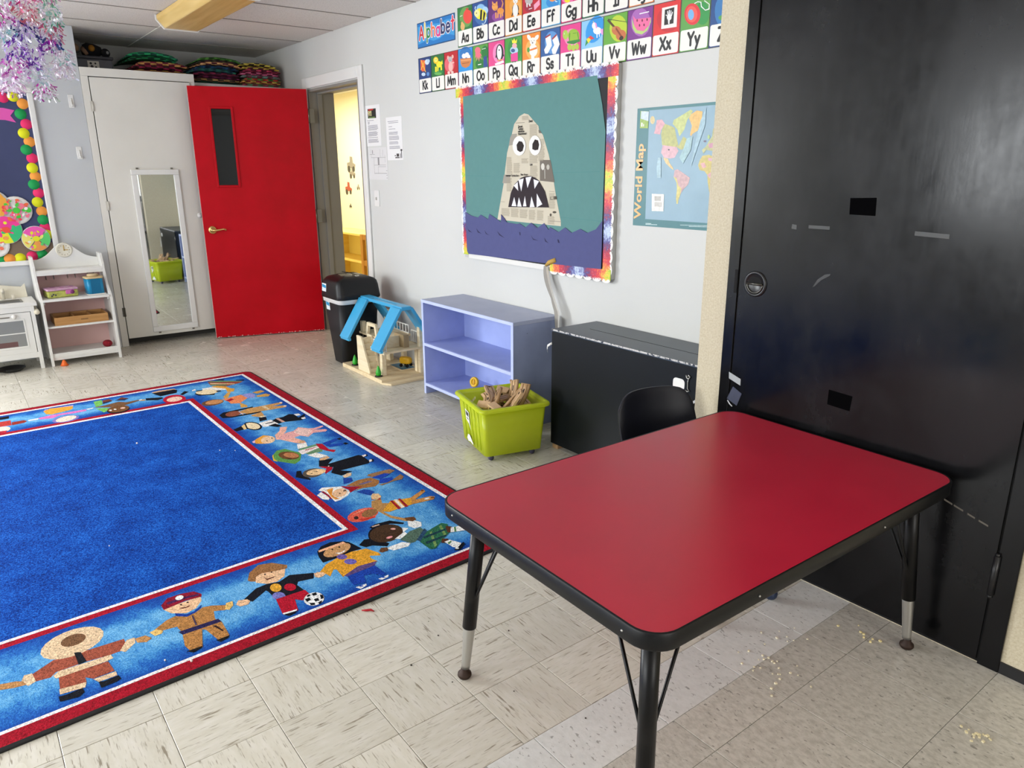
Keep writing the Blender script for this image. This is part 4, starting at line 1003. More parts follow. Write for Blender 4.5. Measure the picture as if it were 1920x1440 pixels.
# window wall behind the camera
wins = [(-3.4, -1.9), (-1.6, -.3)]
bm = NB(); xs = [-7.4]+[v for w in wins for v in w]+[2.6]
for a, b in zip(xs[::2], xs[1::2]): box(bm, a, b, -3.7, -3.5, 0, CZ)
for a, b in wins: box(bm, a, b, -3.7, -3.5, 0, .9); box(bm, a, b, -3.7, -3.5, 2.15, CZ)
struct(obj('wall_front', bm, m_wall))
def glass(h='ffffff', a=.9, rough=.02, key='pane'):
    k = ('glass', h, a, rough)
    if k in _M: return _M[k]
    M = bpy.data.materials.new('clear_' + key); M.use_nodes = True; nt = M.node_tree; b = nt.nodes['Principled BSDF']; out = nt.nodes['Material Output']
    b.inputs['Base Color'].default_value = lin(h); b.inputs['Roughness'].default_value = rough
    t = nt.nodes.new('ShaderNodeBsdfTransparent'); t.inputs[0].default_value = lin(h); x = nt.nodes.new('ShaderNodeMixShader'); x.inputs[0].default_value = 1-a
    nt.links.new(t.outputs[0], x.inputs[1]); nt.links.new(b.outputs[0], x.inputs[2]); nt.links.new(x.outputs[0], out.inputs[0])
    _M[k] = M; return M
for i, (a, b) in enumerate(wins):
    bm = NB()
    for d in ((a, a+.05, .9, 2.15), (b-.05, b, .9, 2.15), (a+.05, b-.05, .9, .95), (a+.05, b-.05, 2.1, 2.15), ((a+b)/2-.02, (a+b)/2+.02, .95, 2.1)): box(bm, d[0], d[1], -3.62, -3.54, d[2], d[3])
    w_ = struct(obj('window_%d' % (i+1), bm, m_white))
    boxo('pane', (a+.05, b-.05, -3.585, -3.58, .95, 2.1), glass(), w_)
# ------------------------------------------------------------------ black cupboard door in the beige wall
def black_mat():
    g = NT('scuffed_black'); v = g.tc.outputs['Object']
    n = g.noise(g.mapping(v, (3, 3, 2.2)).outputs[0], 1.5, 6, .65); n2 = g.noise(g.mapping(v, (55, 55, 7)).outputs[0], 1, 3, .6); n3 = g.noise(v, 28, 5, .7)
    c = g.ramp(n.outputs['Fac'], [(.3, '070708'), (.7, '101012')]); g.l(c.outputs[0], g.b.inputs['Base Color'])
    a = g.n('Math', operation='MULTIPLY_ADD', i_1=.12, i_2=.10); g.l(n3.outputs['Fac'], a.inputs[0])
    b2 = g.n('Math', operation='MULTIPLY_ADD', i_1=.10); g.l(n2.outputs['Fac'], b2.inputs[0]); g.l(a.outputs[0], b2.inputs[2])
    b3 = g.n('Math', operation='MULTIPLY_ADD', i_1=.35, i_2=-.17); g.l(n.outputs['Fac'], b3.inputs[0]); b4 = g.n('Math', operation='ADD'); g.l(b2.outputs[0], b4.inputs[0]); g.l(b3.outputs[0], b4.inputs[1]); g.l(b4.outputs[0], g.b.inputs['Roughness']); g.b.inputs['Specular IOR Level'].default_value = .26
    mm = g.n('Math', operation='ADD'); g.l(n2.outputs['Fac'], mm.inputs[0]); g.l(n3.outputs['Fac'], mm.inputs[1]); g.bump(mm.outputs[0], .02, .004)
    return g.m
m_black = black_mat(); m_iron = mat('1c1c1e', .35); m_pit = mat('050506', .9)
bm = NB(); box(bm, -1.571, -1.529, YD-.008, YD-.0005, 0, 2.12); box(bm, -.617, -.563, YD-.008, YD-.0005, 0, 2.12); box(bm, -1.529, -.617, YD-.008, YD-.0005, 2.08, 2.12)
fr = struct(obj('trim_3', bm, m_black, bevel=.0015))
d1 = struct(boxo('door_1', (-1.524, -.622, YD-.006, YD-.0005, .012, 2.074), m_black, bevel=.001))
boxo('door_gap', (-1.529, -.617, YD-.0012, YD-.0003, 0.003, 2.08), m_pit, d1)
pm = mat('020203', .95, spec=.05)
bm = NB(); prism(bm, [(-1.163, 1.283), (-1.085, 1.286), (-1.082, 1.235), (-1.160, 1.236)], YD-.0068, YD-.006, 'y'); obj('patch', bm, pm, d1)['label'] = 'upper matt black rectangle on the door'
bm = NB(); prism(bm, [(-1.157, .694), (-1.079, .690), (-1.082, .641), (-1.157, .645)], YD-.0068, YD-.006, 'y'); obj('patch', bm, pm, d1)['label'] = 'lower matt black rectangle on the door'
# flush ring pull
hx, hz = -1.459, .994
rot = Matrix.Translation((hx, YD-.006, hz)) @ Matrix.Rotation(PI/2, 4, 'X')
bm = NB(); lathe(bm, [(.0, .0005), (.031, .0005), (.033, .003), (.036, .006), (.040, .006), (.0435, .003), (.044, 0)], 32, (0, 0, 0), 0, rot)
pull = obj('flush_pull', bm, m_iron, d1, smooth=True)
bm = NB(); tube(bm, [(hx+.030*math.cos(math.radians(a)), YD-.0095, hz+.030*math.sin(math.radians(a))) for a in range(180, 361, 15)], .0032, 8); tube(bm, [(hx-.030, YD-.0095, hz), (hx+.030, YD-.0095, hz)], .0045, 8)
obj('ring', bm, mat('55544f', .28, .8), pull)
bm = NB(); prism(bm, [(hx-.026, hz-.004), (hx+.026, hz-.004), (hx+.024, hz+.014), (hx+.012, hz+.024), (hx-.012, hz+.024), (hx-.024, hz+.014)], YD-.0075, YD-.0066, 'y'); obj('recess', bm, m_pit, pull)
bm = NB(); tube(bm, [(-.617, YD-.012, .225), (-.617, YD-.012, .345)], .0085, 12); tube(bm, [(-.617, YD-.012, .217), (-.617, YD-.012, .225)], .006, 10); tube(bm, [(-.617, YD-.012, .345), (-.617, YD-.012, .353)], .006, 10)
obj('hinge', bm, m_iron, d1, smooth=True)
bm = NB(); box(bm, -1.541, -1.531, YD-.0092, YD-.008, .955, 1.035); obj('strike_plate', bm, m_pit, fr)
m_tape = mat('2c2c2a', .35); m_tape2 = glass('e8ecee', .6, .12, 'tape')
for x0, x1, z0, z1, dz, mm in ((-1.345, -1.328, 1.184, 1.198, -.002, m_tape), (-1.287, -1.217, 1.188, 1.198, 0, m_tape), (-.965, -.874, 1.187, 1.199, -.003, m_tape)):
    bm = NB(); prism(bm, [(x0, z0), (x1, z0+dz), (x1, z1+dz), (x0, z1)], YD-.0064, YD-.006, 'y'); obj('tape', bm, mm, d1)
bm = NB(); prism(bm, [(-1.252, 1.008), (-1.245, 1.012), (-1.225, 1.034), (-1.199, 1.050), (-1.197, 1.056), (-1.215, 1.052), (-1.238, 1.034)], YD-.0064, YD-.006, 'y'); obj('tape', bm, m_tape, d1)
bm = NB(); prism(bm, [(-1.533, .672), (-1.482, .656), (-1.481, .632), (-1.531, .648)], YD-.0098, YD-.0088, 'y'); o = obj('tape', bm, m_tape2, d1, bevel=.0004); o['label'] = 'strip of clear tape across the door edge'
bm = NB(); prism(bm, [(-1.512, .622), (-1.474, .604), (-1.49, .555), (-1.534, .572)], YD-.0085, YD-.0075, 'y'); o = obj('tape', bm, glass('9aa0b8', .78, .1, 'tape_b'), d1); o['label'] = 'crumpled clear tape patch on the door edge'
bm = NB(); tube(bm, [(-1.529, YD-.009, .566), (-1.518, YD-.012, .557), (-1.507, YD-.011, .549)], .0022, 6); obj('tape_curl', bm, mat('d8dade', .2), d1)
m_chalk = mat('78736a', .8)
bm = NB()
for a, b in (((-.775, .453), (-.752, .446)), ((-.748, .445), (-.722, .437)), ((-.71, .433), (-.69, .427)), ((-.68, .424), (-.655, .417))):
    prism(bm, [(a[0], a[1]), (b[0], b[1]), (b[0], b[1]+.005), (a[0], a[1]+.005)], YD-.0063, YD-.006, 'y')
o = obj('scratch', bm, m_chalk, d1); o['label'] = 'pale scrape low on the door'
# ------------------------------------------------------------------ red classroom door, standing open
hp = Vector((-6.075, 2.558)); fp = Vector((-6.343, 1.705)); dv = (hp-fp); DL = dv.length
ang = math.atan2(dv.y, dv.x)
def red_mat():
    g = NT('red_gloss'); v = g.tc.outputs['Object']; n = g.noise(v, 3, 5, .6); n2 = g.noise(v, 90, 3, .6)
    c = g.ramp(n.outputs['Fac'], [(.3, 'b20010'), (.7, 'c4031a')])
    sx = g.n('SeparateXYZ'); g.l(v, sx.inputs[0])
    lo = g.n('MapRange', i_1=.004, i_2=.03, i_3=.12, i_4=-.3); g.l(sx.outputs['Z'], lo.inputs[0])
    a = g.n('Math', operation='ADD'); g.l(n2.outputs['Fac'], a.inputs[0]); g.l(lo.outputs[0], a.inputs[1])
    ch = g.n('Math', operation='GREATER_THAN', i_1=.68); g.l(a.outputs[0], ch.inputs[0])
    x = g.mix(ch.outputs[0], c.outputs[0], 'e4d6d0'); g.l(x.outputs[0], g.b.inputs['Base Color'])
    rr = g.n('MapRange', i_3=.34, i_4=.55); g.l(n.outputs['Fac'], rr.inputs[0]); g.l(rr.outputs[0], g.b.inputs['Roughness']); g.b.inputs['Specular IOR Level'].default_value = .15
    n3 = g.noise(v, 60, 2); g.bump(n3.outputs['Fac'], .05, .003); return g.m
m_red = red_mat()
bm = NB(); T = .04
for q in ((0, .155, 0, 1.99), (.302, DL, 0, 1.99), (.155, .302, 0, 1.243), (.155, .302, 1.828, 1.99)): box(bm, q[0], q[1], 0, T, q[2], q[3])
d2 = struct(obj('door_2', bm, m_red, loc=(fp.x, fp.y, .008), rot=(0, 0, ang)))
bm = NB()
for q in ((.138, .156, 1.228, 1.844), (.301, .320, 1.228, 1.844), (.156, .301, 1.228, 1.246), (.156, .301, 1.826, 1.844)): box(bm, q[0], q[1], -.008, 0, q[2], q[3])
obj('window_bead', bm, m_red, d2, bevel=.003)
boxo('pane', (.155, .302, .016, .022, 1.243, 1.828), glass('14181a', .25, .03, 'dark_pane'), d2)
m_brass = mat('d9b878', .25, .9)
R90 = Matrix.Rotation(PI/2, 4, 'X')
bm = NB(); lathe(bm, [(0, 0), (.033, 0), (.033, .006), (.026, .012), (.013, .014), (.012, .04), (0, .04)], 24, (0, 0, 0), 0, Matrix.Translation((.066, 0, .895)) @ R90)
tube(bm, [(.066, -.038, .895), (.085, -.042, .893), (.12, -.044, .897), (.150, -.042, .902), (.166, -.038, .898), (.170, -.034, .890)], [.010, .009, .0075, .0075, .008, .006], 10)
obj('lever_handle', bm, m_brass, d2, smooth=True)
for z in (1.73, .93, .25):
    bm = NB(); box(bm, DL-.002, DL+.003, .002, .034, z, z+.11); tube(bm, [(DL+.006, -.004, z), (DL+.006, -.004, z+.11)], .007, 10); box(bm, DL+.004, DL+.05, -.004, 0, z, z+.11)
    obj('hinge', bm, mat('6a6558', .4, .7), d2)
# paint-speckled strip of pale edge where the latch side was never painted
boxo('edge_strip', (-.0025, 0, .001, T-.001, 0, 1.99), mat('e6c4bc', .6), d2)
# ------------------------------------------------------------------ the bright yellow room beyond
m_yel = mat('efe6c4', .7)
bm = NB(); box(bm, -11.6, -4.6, 4.7, 4.8, 0, CZ); struct(obj('wall_yellow', bm, m_yel)); 
struct(boxo('wall_yellow_end', (-11.7, -11.6, 2.8, 4.8, 0, CZ), m_yel)); struct(boxo('wall_yellow_side', (-4.6, -4.5, 2.8, 4.8, 0, CZ), m_yel))
struct(boxo('floor_yellow', (-11.7, -4.5, 2.7, 4.8, -.1, -.002), mat('c9b98e', .4))); struct(boxo('ceiling_yellow', (-11.7, -4.5, 2.7, 4.8, CZ, CZ+.1), m_white))
struct(boxo('wall_yellow_front', (-11.7, -7.4, 2.7, 2.8, 0, CZ), m_yel))
area('yellow_room_lamp', (-9.0, 3.7, 2.33), (0, 0, 0), 2.2, .5, 74, (1.0, .95, .85))
lt = thing('ceiling_lamp', 'long white ceiling lamp in the yellow room', 'lamp', (-9.0, 3.7, CZ))
boxo('lamp_housing', (-1.2, 1.2, -.3, .3, -.03, -.001), m_white, lt, .004)
mg = mat('8d8676', .7); my = mat('d9b93c', .7); mrd = mat('a8503c', .7); mk = mat('4a463c', .7)
def truck(x, z, s, kind, label):
    t = thing('truck_sticker', label, 'sticker', (x, 4.698, z), 0, 'vehicle stickers on the yellow room wall')
    bm = NB(); 
    for a, b in (((-.09, -.05), .055), ((.08, -.05), .045)):
        bm.faces.new([bm.verts.new((s*(a[0]+b*math.cos(2*PI*k/14)), -.0006, s*(a[1]+b*math.sin(2*PI*k/14)))) for k in range(14)])
    obj('wheel', bm, mk, t)
    bm = NB(); prism(bm, [(s*x_, s*z_) for x_, z_ in ((-.15, -.03), (.13, -.03), (.15, .02), (.06, .05), (.05, .14), (-.04, .15), (-.05, .06), (-.15, .05))], -.0004, -.0001, 'y')
    obj('body', bm, {0: mg, 1: my, 2: mrd, 3: mk}[kind], t)
truck(-9.80, 1.42, .85, 0, 'upper left grey tractor sticker on the yellow wall'); truck(-9.78, 1.31, .6, 0, 'small grey lorry sticker just below the upper tractor')
truck(-9.27, 1.36, .75, 1, 'yellow digger sticker beside the door casing'); truck(-9.93, 1.10, .7, 2, 'red topped truck sticker at the left edge of the opening')
truck(-9.62, 1.13, .3, 0, 'tiny grey sticker in the middle of the yellow wall'); truck(-9.21, .95, .75, 3, 'dark tractor sticker low beside the door casing'); truck(-9.9, .87, .25, 3, 'tiny dark sticker low at the left of the opening')
cb = thing('toy_cubby', 'yellow wooden toy shelf unit in the bright next room', 'shelf', (-8.62, 4.05, 0))
my2 = wood('ecc85c', 'f6dc80', (2, 2, 30)); my3 = wood('b87818', 'd09428', (30, 30, 3))
boxo('shelf_top', (-.45, .9, -.16, .2, .62, .645), my2, cb, .004); boxo('shelf', (-.43, .88, -.14, .2, .30, .32), my2, cb); boxo('back_panel', (-.43, .88, .18, .195, .03, .62), mat('f0dc80', .6), cb)
boxo('shelf', (-.43, .88, -.14, .2, .03, .05), my2, cb)
for x in (-.45, .86): boxo('side_panel', (x, x+.03, -.15, .2, 0, .62), my2, cb, .003)
gt = thing('wooden_gate', 'amber wooden slotted gate end in the bright next room', 'gate', (-7.74, 3.78, 0))
for x0, x1, z0, z1 in ((0, .06, 0, .67), (.19, .25, 0, .67)): boxo('upright', (x0, x1, -.02, .02, z0, z1), my3, gt, .005)
for z in (.03, .32, .61): boxo('crossbar', (.06, .19, -.018, .018, z, z+.06), my3, gt, .004)
boxo('red_edge', (.25, .275, -.02, .02, .02, .60), mat('b8201c', .5), gt)
# ------------------------------------------------------------------ ceiling light
cl = thing('fluorescent_light', 'long yellowed wraparound fluorescent ceiling light, unlit', 'ceiling light', (-5.1, 1.545, CZ))
prof = [(-.15, -.002), (-.15, -.03), (-.105, -.082), (.105, -.082), (.15, -.03), (.15, -.002)]
def diff_mat():
    g = NT('aged_diffuser'); v = g.tc.outputs['Object']; n = g.noise(g.mapping(v, (2, 30, 2)).outputs[0], 1, 2)
    c = g.ramp(n.outputs['Fac'], [(.3, 'c9a458'), (.7, 'dfbf78')]); g.l(c.outputs[0], g.b.inputs['Base Color']); g.b.inputs['Roughness'].default_value = .35
    g.b.inputs['Subsurface Weight'].default_value = 0; return g.m
bm = NB(); prism(bm, prof, -.61, .61, 'x'); obj('diffuser', bm, diff_mat(), cl, .006)
p2 = [(-.157, -.001), (-.157, -.033), (-.11, -.089), (.11, -.089), (.157, -.033), (.157, -.001)]
for x in (-.622, .61):
    bm = NB(); prism(bm, p2, x, x+.012, 'x'); obj('end_cap', bm, m_white, cl, .002)
# ------------------------------------------------------------------ white closet with mirror
cs = thing('closet', 'tall white built-in closet below the mat shelf', 'closet', (XL, 1.011, 0))
bm = NB(); box(bm, -.78, -.02, .012, .80, .07, 2.085); box(bm, -.74, -.12, .03, .78, 0, .07); obj('body', bm, mat('44423e', .8), cs)
bm = NB(); box(bm, -.79, .006, 0, .80, 2.04, 2.10); box(bm, -.02, .004, 0, .05, 0, 2.04); box(bm, -.79, .004, .765, .80, .0, 2.04); obj('face_frame', bm, m_closet, cs, .002)
dr = boxo('door', (-.018, .008, 0, .704, .062, 2.034), m_closet, cs, .002); dr.location = (0, .056, 0); dr.rotation_euler = (0, 0, -math.radians(.8))
bm = NB(); lathe(bm, [(0, 0), (.009, 0), (.009, .012), (.018, .02), (.021, .028), (.018, .036), (0, .04)], 16, (0, 0, 0), 0, Matrix.Translation((.008, .654, 1.015)) @ Matrix.Rotation(PI/2, 4, 'Y')); obj('knob', bm, m_white, dr, smooth=True)
for z in (1.83, 1.11, .28):
    bm = NB(); box(bm, .004, .012, -.018, .0, z-.035, z+.035); tube(bm, [(.013, -.002, z-.035), (.013, -.002, z+.035)], .006, 8); obj('hinge', bm, mat('cfcbc0' if z > 1 else '5a564e', .5, .3), dr)
bm = NB(); lathe(bm, [(0, .0002), (.009, .0002), (.009, .0008), (0, .0008)], 12, (0, 0, 0), 0, Matrix.Translation((.008, .69, .952)) @ Matrix.Rotation(PI/2, 4, 'Y')); obj('latch_hole', bm, m_pit, dr)
mr = thing('mirror', 'narrow full-length mirror in a white frame on the closet door', 'mirror', (XL+.0105, 1.252, .092), -math.radians(.8))
bm = NB(); w, h = .352, 1.286
for q in ((0, w, 0, .045), (0, w, h-.04, h), (0, .04, .045, h-.04), (w-.042, w, .045, h-.04)): box(bm, .0005, .018, q[0], q[1], q[2], q[3])
obj('frame', bm, m_white, mr, .005)
boxo('mirror_glass', (.001, .006, .038, w-.04, .043, h-.038), mat('dfe4e4', .02, 1.0), mr)
for y, z in ((.05, -.012), (w-.04, -.012), (.05, h+.002), (w-.05, h+.002)): boxo('clip', (.0, .012, y-.008, y+.008, z, z+.012), mat('77746c', .4, .6), mr)
for z, nm in ((1.859, 'upper'), (1.498, 'lower')):
    h_ = thing('wall_hook', nm + ' white adhesive hook on the grey wall beside the closet', 'hook', (XL, .928, z), 0)
    boxo('back_plate', (.0002, .006, -.018, .018, -.045, .045), m_white, h_, .004)
    bm = NB(); tube(bm, [(.006, 0, .02), (.012, 0, -.01), (.018, 0, -.032), (.026, 0, -.034), (.03, 0, -.022)], .0055, 8); obj('prong', bm, m_white, h_, smooth=True)
# ------------------------------------------------------------------ woven mats, grey box, plush toy in the recess
def mat_weave(a, b):
    g = NT('woven_'+a); vec, r = g.rand_vec(3); ch = g.n('TexChecker'); ch.inputs['Scale'].default_value = 1.0
    mp = g.mapping(vec, (22, 22, 70)); g.l(mp.outputs[0], ch.inputs['Vector']); ch.inputs['Color1'].default_value = lin(a); ch.inputs['Color2'].default_value = lin(b)
    n = g.noise(vec, 60, 2); x = g.mix(.25, ch.outputs[0], n.outputs['Fac'], 'MULTIPLY'); g.l(x.outputs[0], g.b.inputs['Base Color']); g.b.inputs['Roughness'].default_value = .7
    wv = g.n('TexWave'); wv.inputs['Scale'].default_value = 7; g.l(g.mapping(vec, (1, 1, 0), (0, 0, .78)).outputs[0], wv.inputs['Vector']); g.bump(wv.outputs['Fac'], .5, .01)
    return g.m
def mat_mesh(Lx, Ly, t, bow, m_):
    bm = NB(); n = 10; rings = []
    for i in range(n+1):
        u = -1+2*i/n; z = bow*(u*u) ; y = u*Ly/2; e = .35 if abs(u) == 1 else 1
        rings.append([(-Lx/2, y, z), (Lx/2-.012, y, z), (Lx/2, y, z+t*.5), (Lx/2-.012, y, z+t*e), (-Lx/2+.012, y, z+t*e), (-Lx/2, y, z+t*.5)])
    loft(bm, rings); me = bpy.data.meshes.new('mat'); bmesh.ops.recalc_face_normals(bm, faces=bm.faces[:])
    for f in bm.faces: f.smooth = False
    bm.to_mesh(me); bm.free(); me.materials.append(m_); return me
def mat_stack(cx, cy, z, L, rows, where):
    pb = 0
    for i, (a, b, t, bow, dx, dy, rz, nm) in enumerate(rows):
        z += max(0, pb-bow); pb = bow
        o = bpy.data.objects.new('woven_mat', mat_mesh(L[0], L[1]*(1 if dy == 0 else .96), t-.002, bow, mat_weave(a, b))); C.objects.link(o)
        o.location = (cx+dx, cy+dy, z+.001); o.rotation_euler = (0, 0, rz); z += t
        tag(o, nm + ' woven mat, ' + where, 'mat', 'woven mats stacked above the closet')
mat_stack(-6.98, 1.63, 2.10, (.42, .40), [('7a1438', '40101e', .022, 0, 0, 0, .02, 'maroon'), ('d0a050', '5a1830', .022, 0, 0, .01, -.03, 'amber and maroon'), ('a01c48', '3a0c1a', .026, -.008, .01, -.02, .03, 'crimson'), ('8a2040', 'e0a860', .026, -.012, 0, .02, 0, 'crimson and orange'), ('1e8a50', '0c3a2c', .026, -.028, -.02, -.05, .05, 'green'), ('2ab070', '1a5a4a', .024, -.03, .01, -.04, -.04, 'bright green topmost')], 'left stack behind the closet header')
mat_stack(-6.83, 2.03, 2.051, (.40, .36), [('145038', '0c2a28', .02, 0, 0, 0, .02, 'dark green bottom'), ('c0965a', '3a3028', .02, 0, .01, 0, -.02, 'straw'), ('7a1c50', '301028', .022, -.003, 0, .01, .02, 'plum'), ('8a2448', '3c1430', .022, -.006, .01, 0, -.03, 'wine'), ('1a7860', '182a50', .024, -.012, .01, -.02, .03, 'teal and navy'), ('1c4a78', '12283c', .022, -.014, 0, .01, 0, 'navy'), ('f0b878', '6a2430', .022, -.018, .02, .02, .04, 'peach striped'), ('50282e', '2a3a28', .018, -.018, 0, .03, 0, 'brown'), ('5a9a3c', '2a5a24', .02, -.02, -.01, .04, -.03, 'leaf green topmost')], 'middle stack above the red door')
mat_stack(-6.80, 2.385, 2.051, (.40, .33), [('50a068', 'a83050', .02, 0, 0, 0, .02, 'green and red bottom'), ('e0b850', '8a1c30', .022, 0, .01, .0, -.02, 'gold and maroon'), ('40a050', 'd84038', .022, 0, 0, .01, .03, 'green and orange'), ('78a098', '7a1c40', .02, -.002, .01, 0, 0, 'grey green'), ('e07098', '701838', .024, -.004, .0, .0, -.03, 'rose pink'), ('d0406a', '501028', .02, -.006, .01, .01, .02, 'deep pink'), ('e0c850', '6a2838', .02, -.008, .0, 0, 0, 'yellow'), ('f0e060', '3a3020', .018, -.016, .01, -.03, .05, 'yellow edged topmost')], 'right stack beside the poster wall')
gb = thing('storage_box', 'grey lidded storage box in the dark recess above the closet', 'box', (-6.98, 1.17, 2.101))
boxo('box_body', (-.13, .13, -.135, .135, 0, .10), mat('54555c', .6), gb, .006); boxo('lid', (-.14, .14, -.145, .145, .10, .122), mat('3c3d44', .6), gb, .006)
lb = boxo('sticker', (.1302, .1308, -.04, .04, .015, .085), mat('c8c4ba', .7), gb)
bm = NB()
for y, z, r in ((-.018, .067, .009), (.014, .068, .007), (-.012, .045, .011), (.016, .04, .008), (.0, .028, .007)): bm.faces.new([bm.verts.new((.1312, y+r*math.cos(2*PI*k/9), z+r*math.sin(2*PI*k/9))) for k in range(9)])
obj('paw_marks', bm, mat('2a2a2c', .7), lb)
pt = thing('plush_toy', 'dark plush animal with tan paws slumped on the grey box', 'soft toy', (-6.98, 1.15, 2.224))
mp = mat('1b1b20', .95, noise=.2, nscale=60, bump=.6, bscale=120); mp2 = mat('6e6c6c', .95, noise=.2, nscale=60); mt = mat('8f7058', .95, noise=.1, nscale=40)
bm = NB(); lathe(bm, [(0, -.06), (.035, -.055), (.055, -.02), (.05, .03), (.03, .08), (0, .09)], 14, (0, 0, 0), 0, Matrix.Translation((0, .03, .052)) @ Matrix.Rotation(-PI/2, 4, 'X')); obj('body', bm, mp, pt, smooth=True)
bm = NB(); ball(bm, (.03, -.075, .075), .052, 14); hd = obj('head', bm, mp2, pt, smooth=True)
bm = NB(); lathe(bm, [(0, 0), (.028, .004), (.03, .02), (.02, .04), (0, .046)], 12, (0, 0, 0), 0, Matrix.Translation((.07, -.085, .055)) @ Matrix.Rotation(PI/2, 4, 'Y')); obj('muzzle', bm, mt, hd, smooth=True)
bm = NB(); tube(bm, [(.05, -.03, .06), (.075, -.02, .035), (.085, -.005, .012)], [.016, .017, .013], 10); obj('arm', bm, mt, pt, smooth=True)
bm = NB(); ball(bm, (.06, .035, .062), .024, 12); obj('bow', bm, mat('a8701c', .8), pt, smooth=True)
bm = NB(); ball(bm, (.05, .13, .035), .034, 12); f_ = obj('foot', bm, mp, pt, smooth=True); bm = NB(); ball(bm, (.078, .14, .036), .012, 8); obj('paw_pad', bm, mat('a8a8a8', .8), f_, smooth=True)
# ------------------------------------------------------------------ alphabet cards on the poster wall
prints = {}
for nm, lab, sh in parse_print(WALL_PRINT): prints.setdefault(nm, []).append((lab, sh))
YW = 2.6
def ink(h): return mat(h, .5)
def wallp(y0): return lambda a, b, l: (a, y0-l, b)
cardcol = dict(zip('ABCDEFGHIJKLMNOPQRSTUVWXYZ', '2d7d3c 1a4a90 5f2070 f09a32 c8182a 5ab4e0 d81e70 1e7a50 3c1e50 e88a4a 1c3c78 1e6e32 be1a24 2a96dc 5aa03c e6468c 46a03c f08c28 20589a e63c8c 8cc8ec 64aa32 7d2d8c dc2828 5aa046 1a4a88'.split()))
order = ['Aa', 'Bb', 'Cc', 'Dd', 'Ee', 'Ff', 'Gg', 'Hh', 'Ii', 'Jj']
def card(nm, i, row):
    x0 = (-3.903 if row == 0 else -4.362)+.1521*i; z0, zp, z1 = (2.052, 2.141, 2.262) if row == 0 else (1.834, 1.921, 2.043)
    lab, sh = prints[nm][0]; col = cardcol[nm[0]]
    o = boxo('alphabet_card', (x0+.0012, x0+.1509, YW-.0016, YW-.0002, z0, z1), ink(col))
    tag(o, 'alphabet card %s with %s' % (nm, lab), 'card', 'alphabet cards above the shark board')
    bm = NB(); e = .0025
    for q in ((x0+.0012, x0+.1509, z0, z0+e), (x0+.0012, x0+.1509, z1-e, z1), (x0+.0012, x0+.0012+e*.7, z0, z1), (x0+.1509-e*.7, x0+.1509, z0, z1)): box(bm, q[0], q[1], YW-.0019, YW-.0016, q[2], q[3])
    obj('card_edge', bm, mat('2a2428', .5), o)
    pp = rrect(.0705, (zp-z0-.008)/2, .008, 4, x0+.076, (zp+z0+.004)/2)
    bm = NB(); prism(bm, pp, YW-.0021, YW-.0016, 'y'); lp = obj('letter_panel', bm, ink('f3efe6'), o)
    flat_print('picture', sh, wallp(YW-.0016), ink, o, .0001, .00007)
    h = .047; w = text_w(nm)*h; bm = NB()
    strokes(bm, nm, lambda a, b: (x0+.076-w/2+a, YW-.0023, z0+.024+b), h, .0112)
    obj('lettering', bm, ink('161416'), lp, norm=False)
for i, nm in enumerate(order): card(nm, i, 0)
for i in range(16):
    L = 'KLMNOPQRSTUVWXYZ'[i]; card(L + L.lower(), i, 1)
bn = boxo('alphabet_banner', (-4.361, -3.931, YW-.0016, YW-.0002, 2.099, 2.245), ink('1a4a78')); tag(bn, 'blue banner card spelling Alphabet at the left of the cards', 'card')
bm = NB(); prism(bm, [(-4.355, 2.105), (-3.937, 2.105), (-3.937, 2.239), (-4.355, 2.239)], YW-.002, YW-.0016, 'y'); obj('sky_panel', bm, ink('3c9cd8'), bn)
bm = NB(); prism(bm, [(-4.355, 2.105), (-3.937, 2.105), (-3.937, 2.125), (-3.98, 2.135), (-4.05, 2.142), (-4.10, 2.128), (-4.17, 2.124), (-4.22, 2.137), (-4.30, 2.130), (-4.355, 2.122)], YW-.0024, YW-.002, 'y'); prism(bm, [(-4.355, 2.239), (-3.937, 2.239), (-3.937, 2.215), (-4.02, 2.222), (-4.1, 2.212), (-4.2, 2.222), (-4.28, 2.216), (-4.355, 2.225)], YW-.0024, YW-.002, 'y'); obj('waves', bm, ink('1a78c0'), bn)
X = -4.335; hh = .072; cols = ['d02838', 'f4e070', '2a8a4a', 'f07850', 'd83c8c', '20285a', '28386a', 'e0304a']
for ch, cc, dz in zip('Alphabet', cols, (0, .012, .004, .004, -.002, .006, .004, .012)):
    for wd, c_, dy in ((.022, 'f6eef0', 0), (.0130, cc, .0008)):
        bm = NB(); strokes(bm, ch, lambda a, b: (X+a, YW-.0026-dy-.00002*X, 2.148+dz+b), hh, wd); obj('letter' if dy else 'letter_outline', bm, ink(c_), bn, norm=False)
    X += (GL[ch][0]+.27)*hh*.985
# ------------------------------------------------------------------ shark collage board
sb = thing('display_board', 'framed paper shark collage with a scalloped rainbow border', 'display board', (0, 0, 0))
boxo('backing', (-3.845, -2.56, YW-.024, YW-.0005, .845, 1.83), mat('c2c2c0', .6), sb, .002)
boxo('dark_sheet', (-3.83, -2.60, YW-.0262, YW-.0242, .87, 1.80), mat('1c1c1e', .7), sb)
boxo('white_sheet', (-3.80, -3.0, YW-.0258, YW-.0242, .842, .93), mat('e6e4de', .7), sb)
def paper(h): return mat(h, .85, spec=.2, noise=.03, nscale=30)
yb = YW-.028
bm = NB(); prism(bm, [(-3.822, 1.778), (-3.26, 1.786), (-2.695, 1.789), (-2.655, 1.66), (-2.628, 1.54), (-2.630, 1.2), (-2.636, .90), (-3.0, .93), (-3.81, .93)], yb-.0012, yb, 'y'); obj('teal_paper', bm, paper('638f8c'), sb)
bm = NB()
